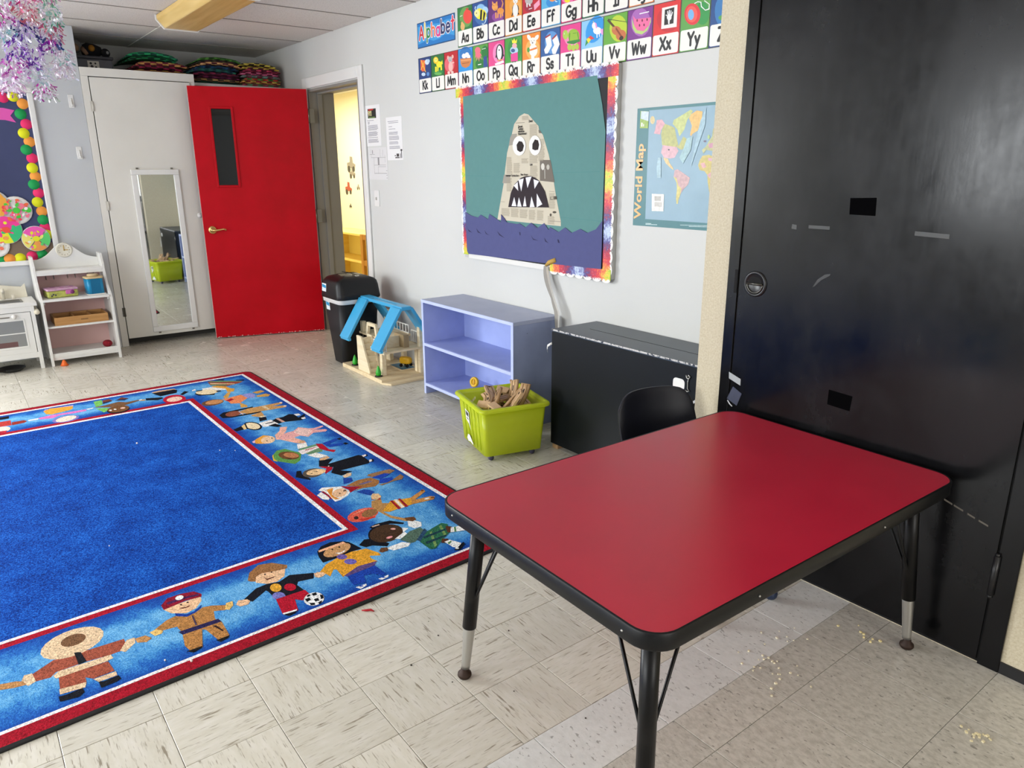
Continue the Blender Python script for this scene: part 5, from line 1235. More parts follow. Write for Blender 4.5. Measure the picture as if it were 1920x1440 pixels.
for a, b in (((-3.80, 1.332), (-3.55, 1.328)), ((-3.05, 1.348), (-2.66, 1.355)), ((-3.75, 1.128), (-3.56, 1.122)), ((-2.98, 1.128), (-2.64, 1.122))):
    bm.faces.new([bm.verts.new(p) for p in ((a[0], yb-.0014, a[1]), (b[0], yb-.0014, b[1]), (b[0], yb-.0014, b[1]+.0018), (a[0], yb-.0014, a[1]+.0018))])
obj('paper_seam', bm, mat('4c8684', .8), sb, norm=False)
_s = prints['newspaper'][0][1]
fin = flat_print('newspaper_fin', _s, wallp(yb-.0022), lambda h: mat(h, .85, spec=.2), sb, 0, .00008)
bm = NB(); k = _s[0][2]; prism(bm, list(zip(k[::2], k[1::2])), yb-.0022, yb-.0013, 'y'); obj('fin_sheet', bm, paper('d0c7b0'), fin)
def words(name, s, x, z, h, wd, parent, y, col='2a2620'):
    bm = NB(); strokes(bm, s, lambda a, b: (x+a, y, z+b), h, wd, kx=1.1); return obj(name, bm, mat(col, .7), parent, norm=False)
for s, z in (('Israel,', 1.5835), ('Turkey', 1.571), ('relations', 1.5585), ('threatened', 1.546)): words('headline', s, -3.293, z, .0100, .0025, fin, yb-.0042)
words('headline', 'Deal', -3.20, 1.606, .011, .0024, fin, yb-.0042); words('headline', 'Link', -3.19, 1.388, .009, .0022, fin, yb-.0042)
words('headline', 'nearest Syrian line', -3.405, 1.330, .010, .0024, fin, yb-.0042); words('headline', 'New forum', -3.27, 1.336, .009, .0022, fin, yb-.0042)
pl = []
k2 = list(zip(k[::2], k[1::2]))
def inside(x, z):
    c = False
    for (x1, z1), (x2, z2) in zip(k2, k2[1:]+k2[:1]):
        if (z1 > z) != (z2 > z) and x < (x2-x1)*(z-z1)/(z2-z1)+x1: c = not c
    return c
bm = NB(); R1 = random.Random(3)
for x0, x1, z0, z1 in ((-3.195, -3.125, 1.40, 1.592), (-3.40, -3.345, 1.345, 1.43), (-3.335, -3.275, 1.35, 1.40), (-3.265, -3.205, 1.40, 1.425), (-3.19, -3.125, 1.325, 1.385), (-3.12, -3.07, 1.41, 1.52), (-3.44, -3.405, 1.35, 1.43), (-3.46, -3.41, 1.19, 1.275), (-3.40, -3.35, 1.25, 1.32), (-3.45, -3.37, 1.115, 1.155), (-3.36, -3.29, 1.112, 1.155), (-3.28, -3.21, 1.11, 1.155), (-3.13, -3.075, 1.105, 1.155), (-3.20, -3.14, 1.105, 1.155), (-3.03, -2.98, 1.17, 1.26), (-3.26, -3.20, 1.62, 1.637), (-3.04, -2.98, 1.09, 1.13)):
    z = z0
    while z < z1:
        e = x1-R1.uniform(0, .012)
        if inside(x0, z) and inside(e, z): bm.faces.new([bm.verts.new(p) for p in ((x0, yb-.0038, z), (e, yb-.0038, z), (e, yb-.0038, z+.0026), (x0, yb-.0038, z+.0026))])
        z += .0053
stuff(obj('news_lines', bm, mat('a79d8a', .8), fin, norm=False))
for j, (lab, sh) in enumerate(prints['wave']): 
    k = sh[0][2]; bm = NB(); prism(bm, list(zip(k[::2], k[1::2])), yb-.0062, yb-.0050, 'y'); wv = obj('wave_paper', bm, paper('585b88'), sb)
flat_print('wave_crest', prints['wave_crest'][0][1], wallp(yb-.0064), lambda h: mat(h, .8), wv, 0, .0001)
k = prints['mouth'][0][1][0][2]; bm = NB(); prism(bm, list(zip(k[::2], k[1::2])), yb-.0052, yb-.0044, 'y'); mo = obj('mouth', bm, paper('3a3236'), fin)
for nm in ('upper_tooth', 'lower_tooth'):
    for lab, sh in prints[nm]:
        k = sh[0][2]; bm = NB(); prism(bm, list(zip(k[::2], k[1::2])), yb-.0058, yb-.0053, 'y'); obj('tooth', bm, paper('eceaee'), fin)
for lab, sh in prints['eye']:
    n = sh[0][2]; bm = NB(); prism(bm, [(n[0]+n[2]*a+n[4]*b, n[1]+n[3]*a+n[5]*b) for a, b in unit_disc(16)], yb-.0052, yb-.0044, 'y'); ey = obj('eye', bm, paper('efece6'), fin)
    k = sh[1][2]; bm = NB(); prism(bm, list(zip(k[::2], k[1::2])), yb-.0058, yb-.0053, 'y'); obj('pupil', bm, paper('36302f'), fin)
def border_mat():
    g = NT('rainbow_border'); v = g.tc.outputs['Object']; sx = g.n('SeparateXYZ'); g.l(v, sx.inputs[0])
    n = g.noise(v, 42, 4, .75); d = g.n('Math', operation='MULTIPLY_ADD', i_1=.42, i_2=-.21); g.l(n.outputs['Fac'], d.inputs[0])
    dv_ = g.n('Math', operation='MULTIPLY', i_1=1/.475); g.l(sx.outputs['X'], dv_.inputs[0]); a = g.n('Math', operation='ADD'); g.l(dv_.outputs[0], a.inputs[0]); g.l(d.outputs[0], a.inputs[1])
    fr_ = g.n('Math', operation='FRACT'); g.l(a.outputs[0], fr_.inputs[0])
    c = g.ramp(fr_.outputs[0], [(0, 'a8c832'), (.05, 'e8d83c'), (.11, 'f08c3c'), (.2, 'dc2a3c'), (.3, 'a01c4a'), (.36, '5a3070'), (.42, '5a62a8'), (.5, 'c8d8ee'), (.58, '5a62a8'), (.64, '5a3070'), (.7, 'a01c4a'), (.8, 'dc2a3c'), (.89, 'f08c3c'), (.95, 'e8d83c'), (1, 'a8c832')])
    n2 = g.noise(v, 110, 3, .7); e = g.n('Math', operation='MULTIPLY_ADD', i_1=.05, i_2=-.025); g.l(n2.outputs['Fac'], e.inputs[0]); z = g.n('Math', operation='ADD'); g.l(sx.outputs['Z'], z.inputs[0]); g.l(e.outputs[0], z.inputs[1])
    w_ = g.n('Math', operation='GREATER_THAN', i_1=.052); g.l(z.outputs[0], w_.inputs[0]); x = g.mix(w_.outputs[0], c.outputs[0], 'f4f0ea')
    sp = g.ramp(n2.outputs['Fac'], [(.6, 0), (.75, .5)]); x2 = g.mix(sp.outputs[0], x.outputs[0], 'f0e8f0'); g.l(x2.outputs[0], g.b.inputs['Base Color']); g.b.inputs['Roughness'].default_value = .45
    return g.m
m_bord = border_mat()
def border(L, loc, rot, y=0):
    """scalloped strip: local x along, z outwards, inner edge at z = 0"""
    bm = NB(); n = max(2, round(L/.0615)); p = L/n; top = []
    for i in range(n): top += [(p*(i+.5)+p*.5*math.cos(math.radians(180-180*k/6)), .05+.017*math.sin(math.radians(180*k/6))) for k in range(7)]
    prism(bm, [(0, 0), (L, 0)] + top[::-1], -.0008, 0, 'y')
    return obj('border_strip', bm, m_bord, sb, loc=loc, rot=rot)
border(1.345, (-3.90, YW-.0275, 1.775), (0, 0, 0)); border(.93, (-2.622, YW-.0272, 1.79), (0, PI/2, 0)); border(.93, (-3.80, YW-.0268, .862), (0, -PI/2, 0)); border(.46, (-2.562, YW-.0288, .893), (0, PI, 0))
# torn lower border hanging off the board
bm = NB(); P = []
for i in range(25):
    t = i/24; z = .865-.50*t; w0 = .012+.016*abs(math.sin(t*9.5))*(1-t*.7); cx = -3.045+.02*math.sin(t*3.2)+.10*min(1, t*2.1)**1.5; yy = YW-.032-.02*math.sin(t*2.6)
    P.append(((cx-w0-.012*(1-t), yy, z), (cx+.008, yy-.012*(1-t), z), (cx+.014, yy, z)))
rr = [[bm.verts.new(p) for p in q] for q in P]
for a, b in zip(rr, rr[1:]):
    for i in range(2): bm.faces.new((a[i], a[i+1], b[i+1], b[i])).material_index = i
o = obj('loose_border', bm, [mat('9a958c', .7), mat('e2e0da', .6)], sb, norm=False); o['label'] = 'torn border strip hanging down with its grey back showing'
bm = NB(); tube(bm, [(-2.97, YW-.030, .905), (-3.02, YW-.036, .888), (-3.055, YW-.03, .868)], [.014, .012, .006], 8); obj('border_curl', bm, mat('c8a04a', .6), sb, smooth=True)
# ------------------------------------------------------------------ world map
wm = boxo('world_map', (-2.4545, -1.70, YW-.0012, YW-.0002, 1.113, 1.629), mat('1c6e74', .4)); tag(wm, 'laminated world map poster with teal border beside the beige corner', 'map')
bm = NB(); prism(bm, [(-2.378, 1.145), (-1.715, 1.145), (-1.715, 1.617), (-2.383, 1.617)], YW-.0015, YW-.0012, 'y'); sea = obj('sea_panel', bm, mat('84a6b8', .4, noise=.08, nscale=9), wm)
land = flat_print('land_print', prints['map_land'][0][1], wallp(YW-.0015), lambda h: mat(h, .4, noise=.2, nscale=70), wm, .0001, .00006); stuff(land)
def textm(name, s, hgt, L, m_, parent, M):
    cu = bpy.data.curves.new('t', 'FONT'); cu.body = s; cu.size = 1; cu.offset = .022; cu.resolution_u = 3
    to = bpy.data.objects.new('t', cu); me = bpy.data.meshes.new_from_object(to); bpy.data.objects.remove(to); bpy.data.curves.remove(cu)
    xs = [v.co.x for v in me.vertices]; ys = [v.co.y for v in me.vertices]; x0, y0 = min(xs), min(ys); kx = L/(max(xs)-x0); ky = hgt/(max(ys)-y0)
    for v in me.vertices: v.co = M @ Vector(((v.co.x-x0)*kx, (v.co.y-y0)*ky, 0))
    me.materials.append(m_); o = bpy.data.objects.new(name, me); C.objects.link(o); o.parent = parent; return o
Mt = Matrix(((0, -1, 0, -2.3925), (0, 0, 1, YW-.0022), (1, 0, 0, 1.142), (0, 0, 0, 1)))
textm('map_title', 'World Map', .056, .335, mat('f0a850', .35), wm, Mt)
# ------------------------------------------------------------------ sheets by the doorway, switch
def sheet(name, x0, x1, z0, z1, label, seed, lines, head=None):
    o = boxo(name, (x0, x1, YW-.0012, YW-.0002, z0, z1), mat('ebe9e8', .7)); tag(o, label, 'notice'); bm = NB(); R = random.Random(seed)
    for z, ind, ln in lines:
        xa = x0+ind; xb = min(x1-.02, xa+ln*R.uniform(.85, 1))
        bm.faces.new([bm.verts.new(p) for p in ((xa, YW-.0015, z), (xb, YW-.0015, z), (xb, YW-.0015, z+.0032), (xa, YW-.0015, z+.0032))])
    obj('print_lines', bm, mat('8a8690', .7), o, norm=False); return o
n1 = sheet('notice_sheet', -5.135, -4.912, 1.533, 1.811, 'white notice sheet headed 911 beside the door casing', 1, [(1.707, .02, .12)]+[(1.697-.0065*i, .03, .03) for i in range(3)]+[(1.672-.0075*i, .03, .16) for i in range(5)]+[(1.628-.0065*i, .03, .15) for i in range(5)]+[(1.590, .02, .17)]+[(1.577-.0065*i, .025, .16) for i in range(4)])
bm = NB(); prism(bm, [(-5.097, 1.724), (-4.972, 1.722), (-4.972, 1.786), (-5.097, 1.788)], YW-.0016, YW-.0012, 'y'); bx = obj('emergency_box', bm, mat('1c2420', .5), n1)
words('911_text', '911', -5.090, 1.741, .030, .0072, n1, YW-.0019, 'e8dca0').name = 'emergency_number'
for c_, z0, z1, x1 in (('c02828', 1.776, 1.786, -5.01), ('6a8a4a', 1.724, 1.732, -4.99)):
    bm = NB(); prism(bm, [(-5.085, z0), (x1, z0), (x1, z1), (-5.085, z1)], YW-.0019, YW-.0016, 'y'); obj('colour_bar', bm, mat(c_, .5), n1)
n2 = sheet('notice_sheet', -4.831, -4.610, 1.432, 1.716, 'white typed notice sheet lowest at its right corner, right of the 911 sheet', 2, [(1.686, .025, .15), (1.676, .035, .14), (1.652, .035, .06), (1.636, .035, .11)]+[(1.615-.007*i, .035, .13) for i in range(3)]+[(1.588-.007*i, .035, .15) for i in range(4)]+[(1.552-.007*i, .035, .14) for i in range(3)]+[(1.522-.007*i, .035, .15) for i in range(3)])
bm = NB()
for x0, x1, z0, z1 in ((-4.725, -4.71, 1.458, 1.465), (-4.70, -4.665, 1.455, 1.475), (-4.72, -4.66, 1.445, 1.452), (-4.650, -4.642, 1.445, 1.475), (-4.635, -4.625, 1.445, 1.495), (-4.642, -4.618, 1.492, 1.503)): bm.faces.new([bm.verts.new(p) for p in ((x0, YW-.0016, z0), (x1, YW-.0016, z0), (x1, YW-.0016, z1), (x0, YW-.0016, z1))])
obj('small_drawing', bm, mat('3c3836', .6), n2, norm=False)
n3 = boxo('floor_plan_sheet', (-5.128, -4.838, YW-.0016, YW-.0003, 1.299, 1.522), mat('dddbda', .7)); tag(n3, 'pale floor plan sheet under the 911 notice', 'notice')
bm = NB()
def ln(x0, z0, x1, z1, w=.002):
    bm.faces.new([bm.verts.new(p) for p in ((x0, YW-.0019, z0), (x1, YW-.0019, z0), (x1, YW-.0019, z1), (x0, YW-.0019, z1))]) if x1-x0 > 1e-6 and z1-z0 > 1e-6 else None
for x0, z0, x1, z1 in ((-5.08, 1.452, -4.86, 1.454), (-5.08, 1.452, -5.078, 1.51), (-5.04, 1.452, -5.038, 1.34), (-5.04, 1.40, -4.86, 1.402), (-4.98, 1.34, -4.978, 1.39), (-4.98, 1.388, -4.86, 1.39), (-5.04, 1.342, -4.85, 1.345), (-4.94, 1.454, -4.938, 1.51), (-4.98, 1.40, -4.958, 1.452), (-5.10, 1.475, -5.02, 1.477), (-4.87, 1.42, -4.868, 1.47), (-5.06, 1.48, -5.05, 1.505), (-4.90, 1.46, -4.898, 1.505), (-4.86, 1.31, -4.845, 1.313), (-4.86, 1.33, -4.845, 1.333), (-4.86, 1.36, -4.845, 1.363)): ln(x0, min(z0, z1), x1, max(z0, z1))
obj('plan_lines', bm, mat('8f8c8c', .7), n3, norm=False)
sw = boxo('light_switch', (-5.06, -4.985, YW-.006, YW-.0002, 1.108, 1.224), m_white, None, .003); tag(sw, 'white light switch plate on the poster wall', 'light switch')
boxo('toggle', (-5.028, -5.017, YW-.016, YW-.006, 1.155, 1.175), mat('c8c4bc', .4), sw, .002)
# ------------------------------------------------------------------ painted-plate bulletin board on the left wall
bb = thing('bulletin_board', 'white framed navy bulletin board with painted plates and neon dots', 'bulletin board', (XL, 0, 0))
B0, B1, BZ0, BZ1 = -1.1, .692, .703, 1.938
boxo('navy_paper', (.0005, .012, B0+.03, B1-.03, BZ0+.03, BZ1-.03), mat('40476c', .8, noise=.2, nscale=3), bb)
bm = NB()
for q in ((B0, B1, BZ0, BZ0+.036), (B0, B1, BZ1-.036, BZ1), (B0, B0+.038, BZ0+.036, BZ1-.036), (B1-.038, B1, BZ0+.036, BZ1-.036)): box(bm, .0003, .028, q[0], q[1], q[2], q[3])
obj('frame', bm, m_white, bb, .007)
bm = NB(); prism(bm, [(-.4, .74), (.64, .74), (.652, .80), (.653, .858), (.61, .865), (.555, .848), (.52, .862), (.47, .88), (.42, .885), (.37, .862), (.34, .82), (.32, .79), (.25, .78), (.1, .80), (-.1, .79), (-.4, .77)], .0122, .0132, 'x'); obj('brown_paper', bm, mat('7d6a58', .85), bb)
dcol = {'p': 'ee2c6c', 'y': 'e6e614', 'o': 'f8a040', 'g': '10a050'}
dots = [(5, 'p', .511, 1.864), (0, 'y', .572, 1.874), (0, 'o', .622, 1.827), (0, 'g', .598, 1.758), (0, 'p', .622, 1.691), (0, 'y', .596, 1.629), (0, 'o', .622, 1.572), (0, 'g', .594, 1.517), (0, 'p', .62, 1.458), (0, 'y', .61, 1.392), (0, 'o', .62, 1.332), (0, 'g', .601, 1.276), (0, 'p', .621, 1.216), (0, 'y', .604, 1.152), (0, 'o', .621, 1.086), (0, 'g', .618, 1.025), (0, 'p', .622, .967), (0, 'y', .628, .916), (0, 'g', .319, .754), (0, 'o', .369, .758), (0, 'y', .434, .758), (0, 'p', .509, .767), (0, 'g', .575, .775), (0, 'g', .445, 1.872), (0, 'p', .255, .757), (0, 'y', .19, .757), (0, 'o', .385, 1.868)]
for i, (_, c_, y, z) in enumerate(dots):
    bm = NB(); lathe(bm, [(0, 0), (.036, 0), (.036, .0008), (0, .0008)], 20, (0, 0, 0), 0, Matrix.Translation((.0134+.0004*(i % 2), y, z)) @ Matrix.Rotation(PI/2, 4, 'Y')); obj('paper_dot', bm, mat(dcol[c_], .7), bb)
bm = NB(); prism(bm, [(.2, 1.800), (.50, 1.795), (.565, 1.782), (.535, 1.745), (.562, 1.700), (.50, 1.715), (.2, 1.72)], .0136, .0146, 'x'); obj('pink_ribbon', bm, mat('e85ab4', .6), bb)
RP = random.Random(11)
def plate(y, z, r, pal, n, parts, rim):
    bm = NB(); Mx = Matrix.Translation((.015, y, z)) @ Matrix.Rotation(PI/2, 4, 'Y')
    lathe(bm, [(0, .0), (r*.75, .0), (r, .010), (r, .0125), (r*.75, .0028), (0, .0028)], 24, (0, 0, 0), 0, Mx); p = obj('paper_plate', bm, mat('eeece6', .6), bb)
    bm = NB(); ms = [mat(c_, .6) for c_ in pal]; lift = 0
    for a0, a1, mi in parts:
        pts = [(0, 0)]+[(r*.96*math.cos(math.radians(a0+(a1-a0)*k/6)), r*.96*math.sin(math.radians(a0+(a1-a0)*k/6))) for k in range(7)]
        if a1-a0 >= 359: pts = pts[1:]
        bm.faces.new([bm.verts.new((.0325, y+a, z+b)) for a, b in pts]).material_index = mi
    for k in range(n):
        a = RP.uniform(0, 2*PI); d = rim*r*math.sqrt(RP.random()); s = r*RP.uniform(.07, .2); th = RP.uniform(0, 3); el = RP.uniform(.4, 1); lift += .00004
        cy, cz = d*math.cos(a), d*math.sin(a)
        mi = RP.randrange(len(pal))
        pts = [(cy+s*(math.cos(2*PI*q/9)*math.cos(th)-el*math.sin(2*PI*q/9)*math.sin(th)), cz+s*(math.cos(2*PI*q/9)*math.sin(th)+el*math.sin(2*PI*q/9)*math.cos(th))) for q in range(9)]
        bm.faces.new([bm.verts.new((.0327+lift, y+u, z+v)) for u, v in pts]).material_index = mi
    pts = [(.24*r*math.cos(2*PI*q/12), .22*r*math.sin(2*PI*q/12)) for q in range(12)]; bm.faces.new([bm.verts.new((.0355, y+u, z+v)) for u, v in pts]).material_index = 0
    obj('paint', bm, ms, p, norm=False)
plate(.464, 1.099, .098, ['46c83c', 'f03c50', 'f05a96', 'f2efe8', 'f0788c', 'f06a3c'], 60, [], .8)
plate(.380, .965, .100, ['f0503c', 'f03c96', '32be78', 'e6e628', 'f0a050'], 14, [(20, 160, 1), (-70, 20, 2), (200, 290, 3), (160, 200, 4)], .7)
plate(.553, .893, .092, ['e6e61e', 'f05ab4', '5ad26e', 'f0e678', 'f0a050', 'f4f0e0'], 22, [(40, 150, 1), (-40, 30, 2), (150, 230, 3), (240, 310, 4)], .75)
plate(.335, 1.145, .098, ['f0e63c', 'f0a83c', 'd8e03c', 'f0c850'], 24, [(0, 360, 1)], .8)
plate(.300, .860, .085, ['f0503c', 'f2efe8', 'f0785a'], 20, [], .7)
# ------------------------------------------------------------------ rug with children round its border
rug = thing('area_rug', 'large blue classroom rug with a red edge and woven children round its border', 'rug', (0, 0, 0))
RZ = .0085
q00, q10, q11, q01 = (-5.045, -2.7), (-1.835, -2.7), (-1.995, 1.622), (-5.106, 1.566)   # far-left, near-left, near-right, far-right
def rq(f, n, l, r):
    """corners of a ring inset by far / near / left / right margins"""
    def P(s, t): 
        a = Vector(q00).lerp(Vector(q10), s); b = Vector(q01).lerp(Vector(q11), s); return a.lerp(b, t)
    Wd, Ln = 3.15, 4.28
    return [P(f/Wd, l/Ln), P(1-n/Wd, l/Ln), P(1-n/Wd, 1-r/Ln), P(f/Wd, 1-r/Ln)]
rings = [rq(0, 0, 0, 0), rq(.012, .012, .012, .012), rq(.06, .062, .064, .066), rq(.083, .075, .08, .085), rq(.18, .19, .2, .2), rq(.32, .36, .37, .39), rq(.435, .474, .49, .505), rq(.475, .502, .52, .535), rq(.50, .517, .535, .553)]
def rr4(c, r):
    if r == 0: return [Vector(p) for p in c]
    o = []
    for i in range(4):
        p, a, b = Vector(c[i]), Vector(c[i-1]), Vector(c[(i+1) % 4]); da, db = (a-p).normalized(), (b-p).normalized()
        for k in range(5):
            t = k/4; o.append(p+da*r*(1-t)**2+db*r*t**2)
    return o
bm = NB(); o_, i_ = rr4(rings[0], .05), rr4(rings[1], .045)
loft(bm, [[(p.x, p.y, .0005) for p in o_], [(p.x, p.y, .0065) for p in o_], [(p.x, p.y, RZ) for p in i_]], caps=(1, 0))
obj('bound_edge', bm, mat('131316', .8), rug)
def band(name, a, b, m_, tones=None):
    bm = NB(); A, B = rr4(rings[a], .045 if a == 1 else .0), rr4(rings[b], .03 if a == 1 else 0)
    if a == 1: pass
    RA = [[bm.verts.new((p.x, p.y, RZ)) for p in ring] for ring in ([A, B])]
    n = len(A)
    for i in range(n): bm.faces.new((RA[0][i], RA[0][(i+1) % n], RA[1][(i+1) % n], RA[1][i]))
    return obj(name, bm, m_, rug)
# red outer band meets square white line
bm = NB(); A = rr4(rings[1], .045); B = rr4([tuple(p) for p in rings[2]], .0005)
loft(bm, [[(p.x, p.y, RZ) for p in A], [(p.x, p.y, RZ) for p in B]], caps=(0, 0)); obj('red_band', bm, rugm('a01226'), rug)
band('white_line', 2, 3, rugm('f0eeee'))
bm = NB(); tones = (.1, .75, .75, .05); RR = [[bm.verts.new((p[0], p[1], RZ)) for p in rings[i]] for i in (3, 4, 5, 6)]
for a, b in zip(RR, RR[1:]):
    for i in range(4): bm.faces.new((a[i], a[(i+1) % 4], b[(i+1) % 4], b[i]))
bmesh.ops.recalc_face_normals(bm, faces=bm.faces[:]); me = bpy.data.meshes.new('sky_band'); bm.to_mesh(me); bm.free()
at = me.attributes.new('tone', 'FLOAT', 'POINT')
for i, v in enumerate(me.vertices): at.data[i].value = tones[i//4]
me.materials.append(rug_band()); o = bpy.data.objects.new('sky_band', me); C.objects.link(o); o.parent = rug
band('red_line', 6, 7, rugm('a81228')); band('white_line', 7, 8, rugm('f0eeee'))
bm = NB(); bm.faces.new([bm.verts.new((p[0], p[1], RZ)) for p in rings[8]]); 
def blue_pile():
    g = NT('rug_blue'); v = g.tc.outputs['Object']; n = g.noise(v, 180, 2, .75); n2 = g.noise(v, 7, 3, .6)
    a = g.n('Math', operation='MULTIPLY_ADD', i_1=.3, i_2=-.15); g.l(n2.outputs['Fac'], a.inputs[0]); b = g.n('Math', operation='ADD'); g.l(a.outputs[0], b.inputs[0]); g.l(n.outputs['Fac'], b.inputs[1])
    c = g.ramp(b.outputs[0], [(.3, '021e60'), (.5, '0a45a6'), (.7, '2878dc')]); g.l(c.outputs[0], g.b.inputs['Base Color']); g.b.inputs['Roughness'].default_value = .95; g.b.inputs['Specular IOR Level'].default_value = .1
    g.bump(n.outputs['Fac'], .9, .005); return g.m
obj('blue_field', bm, blue_pile(), rug)
for nm, lab, sh in parse_print(RUG_PRINT):
    o = flat_print('woven_child', sh, lambda a, b, l: (a, b, l), rugm, rug, RZ, .00008); o['label'] = lab
bm = NB(); R2 = random.Random(5)
for x, y, s in ((-4.02, .62, .010), (-3.65, .93, .006), (-3.6, .99, .005), (-2.05, .30, .006), (-2.0, .36, .008), (-2.9, .3, .005)): ball(bm, (x, y, RZ+.003), s*.5, 6)
tag(stuff(obj('lint', bm, mat('e8e4de', .9))), 'tiny pale bits of lint scattered on the blue rug', 'lint')
# ------------------------------------------------------------------ red activity table
TZ = .548
tb = thing('activity_table', 'low rectangular red-topped classroom table with black edge and adjustable legs', 'table', (-1.123, 1.508, 0), math.radians(-.9))
hx, hy = .384, .606
def lam():
    g = NT('red_laminate'); v = g.tc.outputs['Object']; n = g.noise(v, 500, 2, .6); n2 = g.noise(v, 4, 4, .6)
    c = g.ramp(n2.outputs['Fac'], [(.3, 'b01a34'), (.7, 'bb2039')]); g.l(c.outputs[0], g.b.inputs['Base Color']); rr = g.n('MapRange', i_3=.24, i_4=.42); g.l(n2.outputs['Fac'], rr.inputs[0]); g.l(rr.outputs[0], g.b.inputs['Roughness'])
    g.b.inputs['Specular IOR Level'].default_value = .5; g.bump(n.outputs['Fac'], .12, .001); return g.m
oa = rrect(hx, hy, .065, 8); ob = rrect(hx-.004, hy-.004, .061, 8)
bm = NB(); loft(bm, [[(x, y, TZ-.026) for x, y in ob], [(x, y, TZ) for x, y in ob]]); obj('tabletop', bm, lam(), tb, norm=True)
for p in bpy.data.objects['tabletop'].data.polygons: p.use_smooth = False
bm = NB(); oo = [rrect(hx-.0035, hy-.0035, .0615, 8), rrect(hx-.0005, hy-.0005, .0645, 8), rrect(hx+.002, hy+.002, .067, 8), rrect(hx+.002, hy+.002, .067, 8), rrect(hx-.001, hy-.001, .064, 8), rrect(hx-.03, hy-.03, .035, 8)]
loft(bm, [[(x, y, z) for x, y in r] for r, z in zip(oo, (TZ+.0003, TZ+.0008, TZ-.002, TZ-.036, TZ-.040, TZ-.040))], caps=(0, 0)); obj('edge_band', bm, mat('0c0d10', .4, spec=.3, noise=.15, nscale=30), tb)
m_leg = mat('08080a', .36, spec=.28); m_chr = mat('b9b8b4', .3, .85); m_rust = mat('35241b', .6, .4, noise=.3, nscale=80)
for i, (sx, sy) in enumerate(((-1, -1), (1, -1), (1, 1), (-1, 1))):
    tp = Vector((sx*(hx-.082), sy*(hy-.082), TZ-.04)); ft = Vector((sx*(hx-.045), sy*(hy-.045), 0)); d = ft-tp
    at_ = lambda z: tp+d*((tp.z-z)/tp.z)
    bm = NB(); tube(bm, [at_(TZ-.04), at_(.165)], .0195, 20); lg = obj('leg', bm, m_leg, tb, smooth=True)
    bm = NB(); tube(bm, [at_(.175), at_(.16), at_(.045), at_(.032)], [.0165, .0165, .0125, .0125], 16); ins = obj('steel_insert', bm, m_chr, lg, smooth=True)
    bm = NB(); c_ = at_(0); lathe(bm, [(0, .001), (.016, .001), (.020, .008), (.019, .014), (.012, .02), (.009, .034), (0, .034)], 18, (c_.x, c_.y, 0)); obj('glide', bm, m_rust, lg, smooth=True)
    for ux, uy in ((-sx, 0), (0, -sy)):
        a, b = at_(.255)+Vector((ux, uy, 0))*.012, at_(TZ-.04)+Vector((ux, uy, 0))*.115
        bm = NB(); tube(bm, [at_(.25), a, a.lerp(b, .06), b], .0042, 8); obj('brace_rod', bm, m_leg, tb, smooth=True)
    bm = NB(); c_ = tp; box(bm, c_.x-.04, c_.x+.04, c_.y-.04, c_.y+.04, TZ-.043, TZ-.0395); obj('mounting_plate', bm, m_leg, tb)
for x, y in ((-.30, -.608), (-.384, -.35), (.386, -.30), (.386, .2), (.30, -.608)):
    bm = NB(); ball(bm, (x+(.002 if x > 0 else -.002), y, TZ-.02), .0028, 8); obj('rivet', bm, m_chr, tb, smooth=True)
# ------------------------------------------------------------------ stacking chair behind the table
ch = thing('stacking_chair', 'small navy plastic stacking chair tucked behind the red table', 'chair', (-1.655, 1.938, 0), math.radians(-14.5))
m_navy = mat('10121c', .38, spec=.3, noise=.1, nscale=20)
bm = NB(); rings_ = []
for i in range(13):
    t = i/12; hw = .150+.012*math.sin(t*PI*.8)
    back = -.02-.05*t+.03*(1-t)**2
    row = []
    for k in range(21):
        u = math.sin((-1+2*k/20)*PI/2); y = u*hw; x = back+.05*u*u*(1-.3*t); top = .606-.008*u*u-.055*abs(u)**7
        row.append((x, y, .34+(top-.34)*t))
    rings_.append(row)
R_ = [[bm.verts.new(p) for p in r] for r in rings_]
for a, b in zip(R_, R_[1:]):
    for i in range(20): bm.faces.new((a[i], a[i+1], b[i+1], b[i]))
o = obj('backrest', bm, m_navy, ch, smooth=True); so = o.modifiers.new('thick', 'SOLIDIFY'); so.thickness = .010; so.offset = 0
bv = o.modifiers.new('b', 'BEVEL'); bv.width = .003; bv.segments = 2; bv.limit_method = 'ANGLE'
bm = NB(); loft(bm, [[(x, y, z+.01*(x < .1)) for x, y in rrect(.20, .135, .07, 6, .195, 0)] for z in (.325, .333, .340)]); obj('seat', bm, m_navy, ch, bevel=.003)
for sy in (-1, 1):
    for a, b in (((.36, .112), (.46, .15)), ((.03, .112), (-.03, .155))):
        bm = NB(); tube(bm, [(a[0], sy*a[1], .328), (b[0], sy*b[1], .045)], .0095, 10); tube(bm, [(b[0], sy*b[1], .048), (b[0], sy*b[1], .03)], .013, 10); l_ = obj('leg', bm, m_chr, ch, smooth=True)
        bm = NB(); ball(bm, (b[0], sy*b[1], .0225), .0225, 14); g_ = obj('ball_glide', bm, mat('1d2c48', .35), l_, smooth=True)
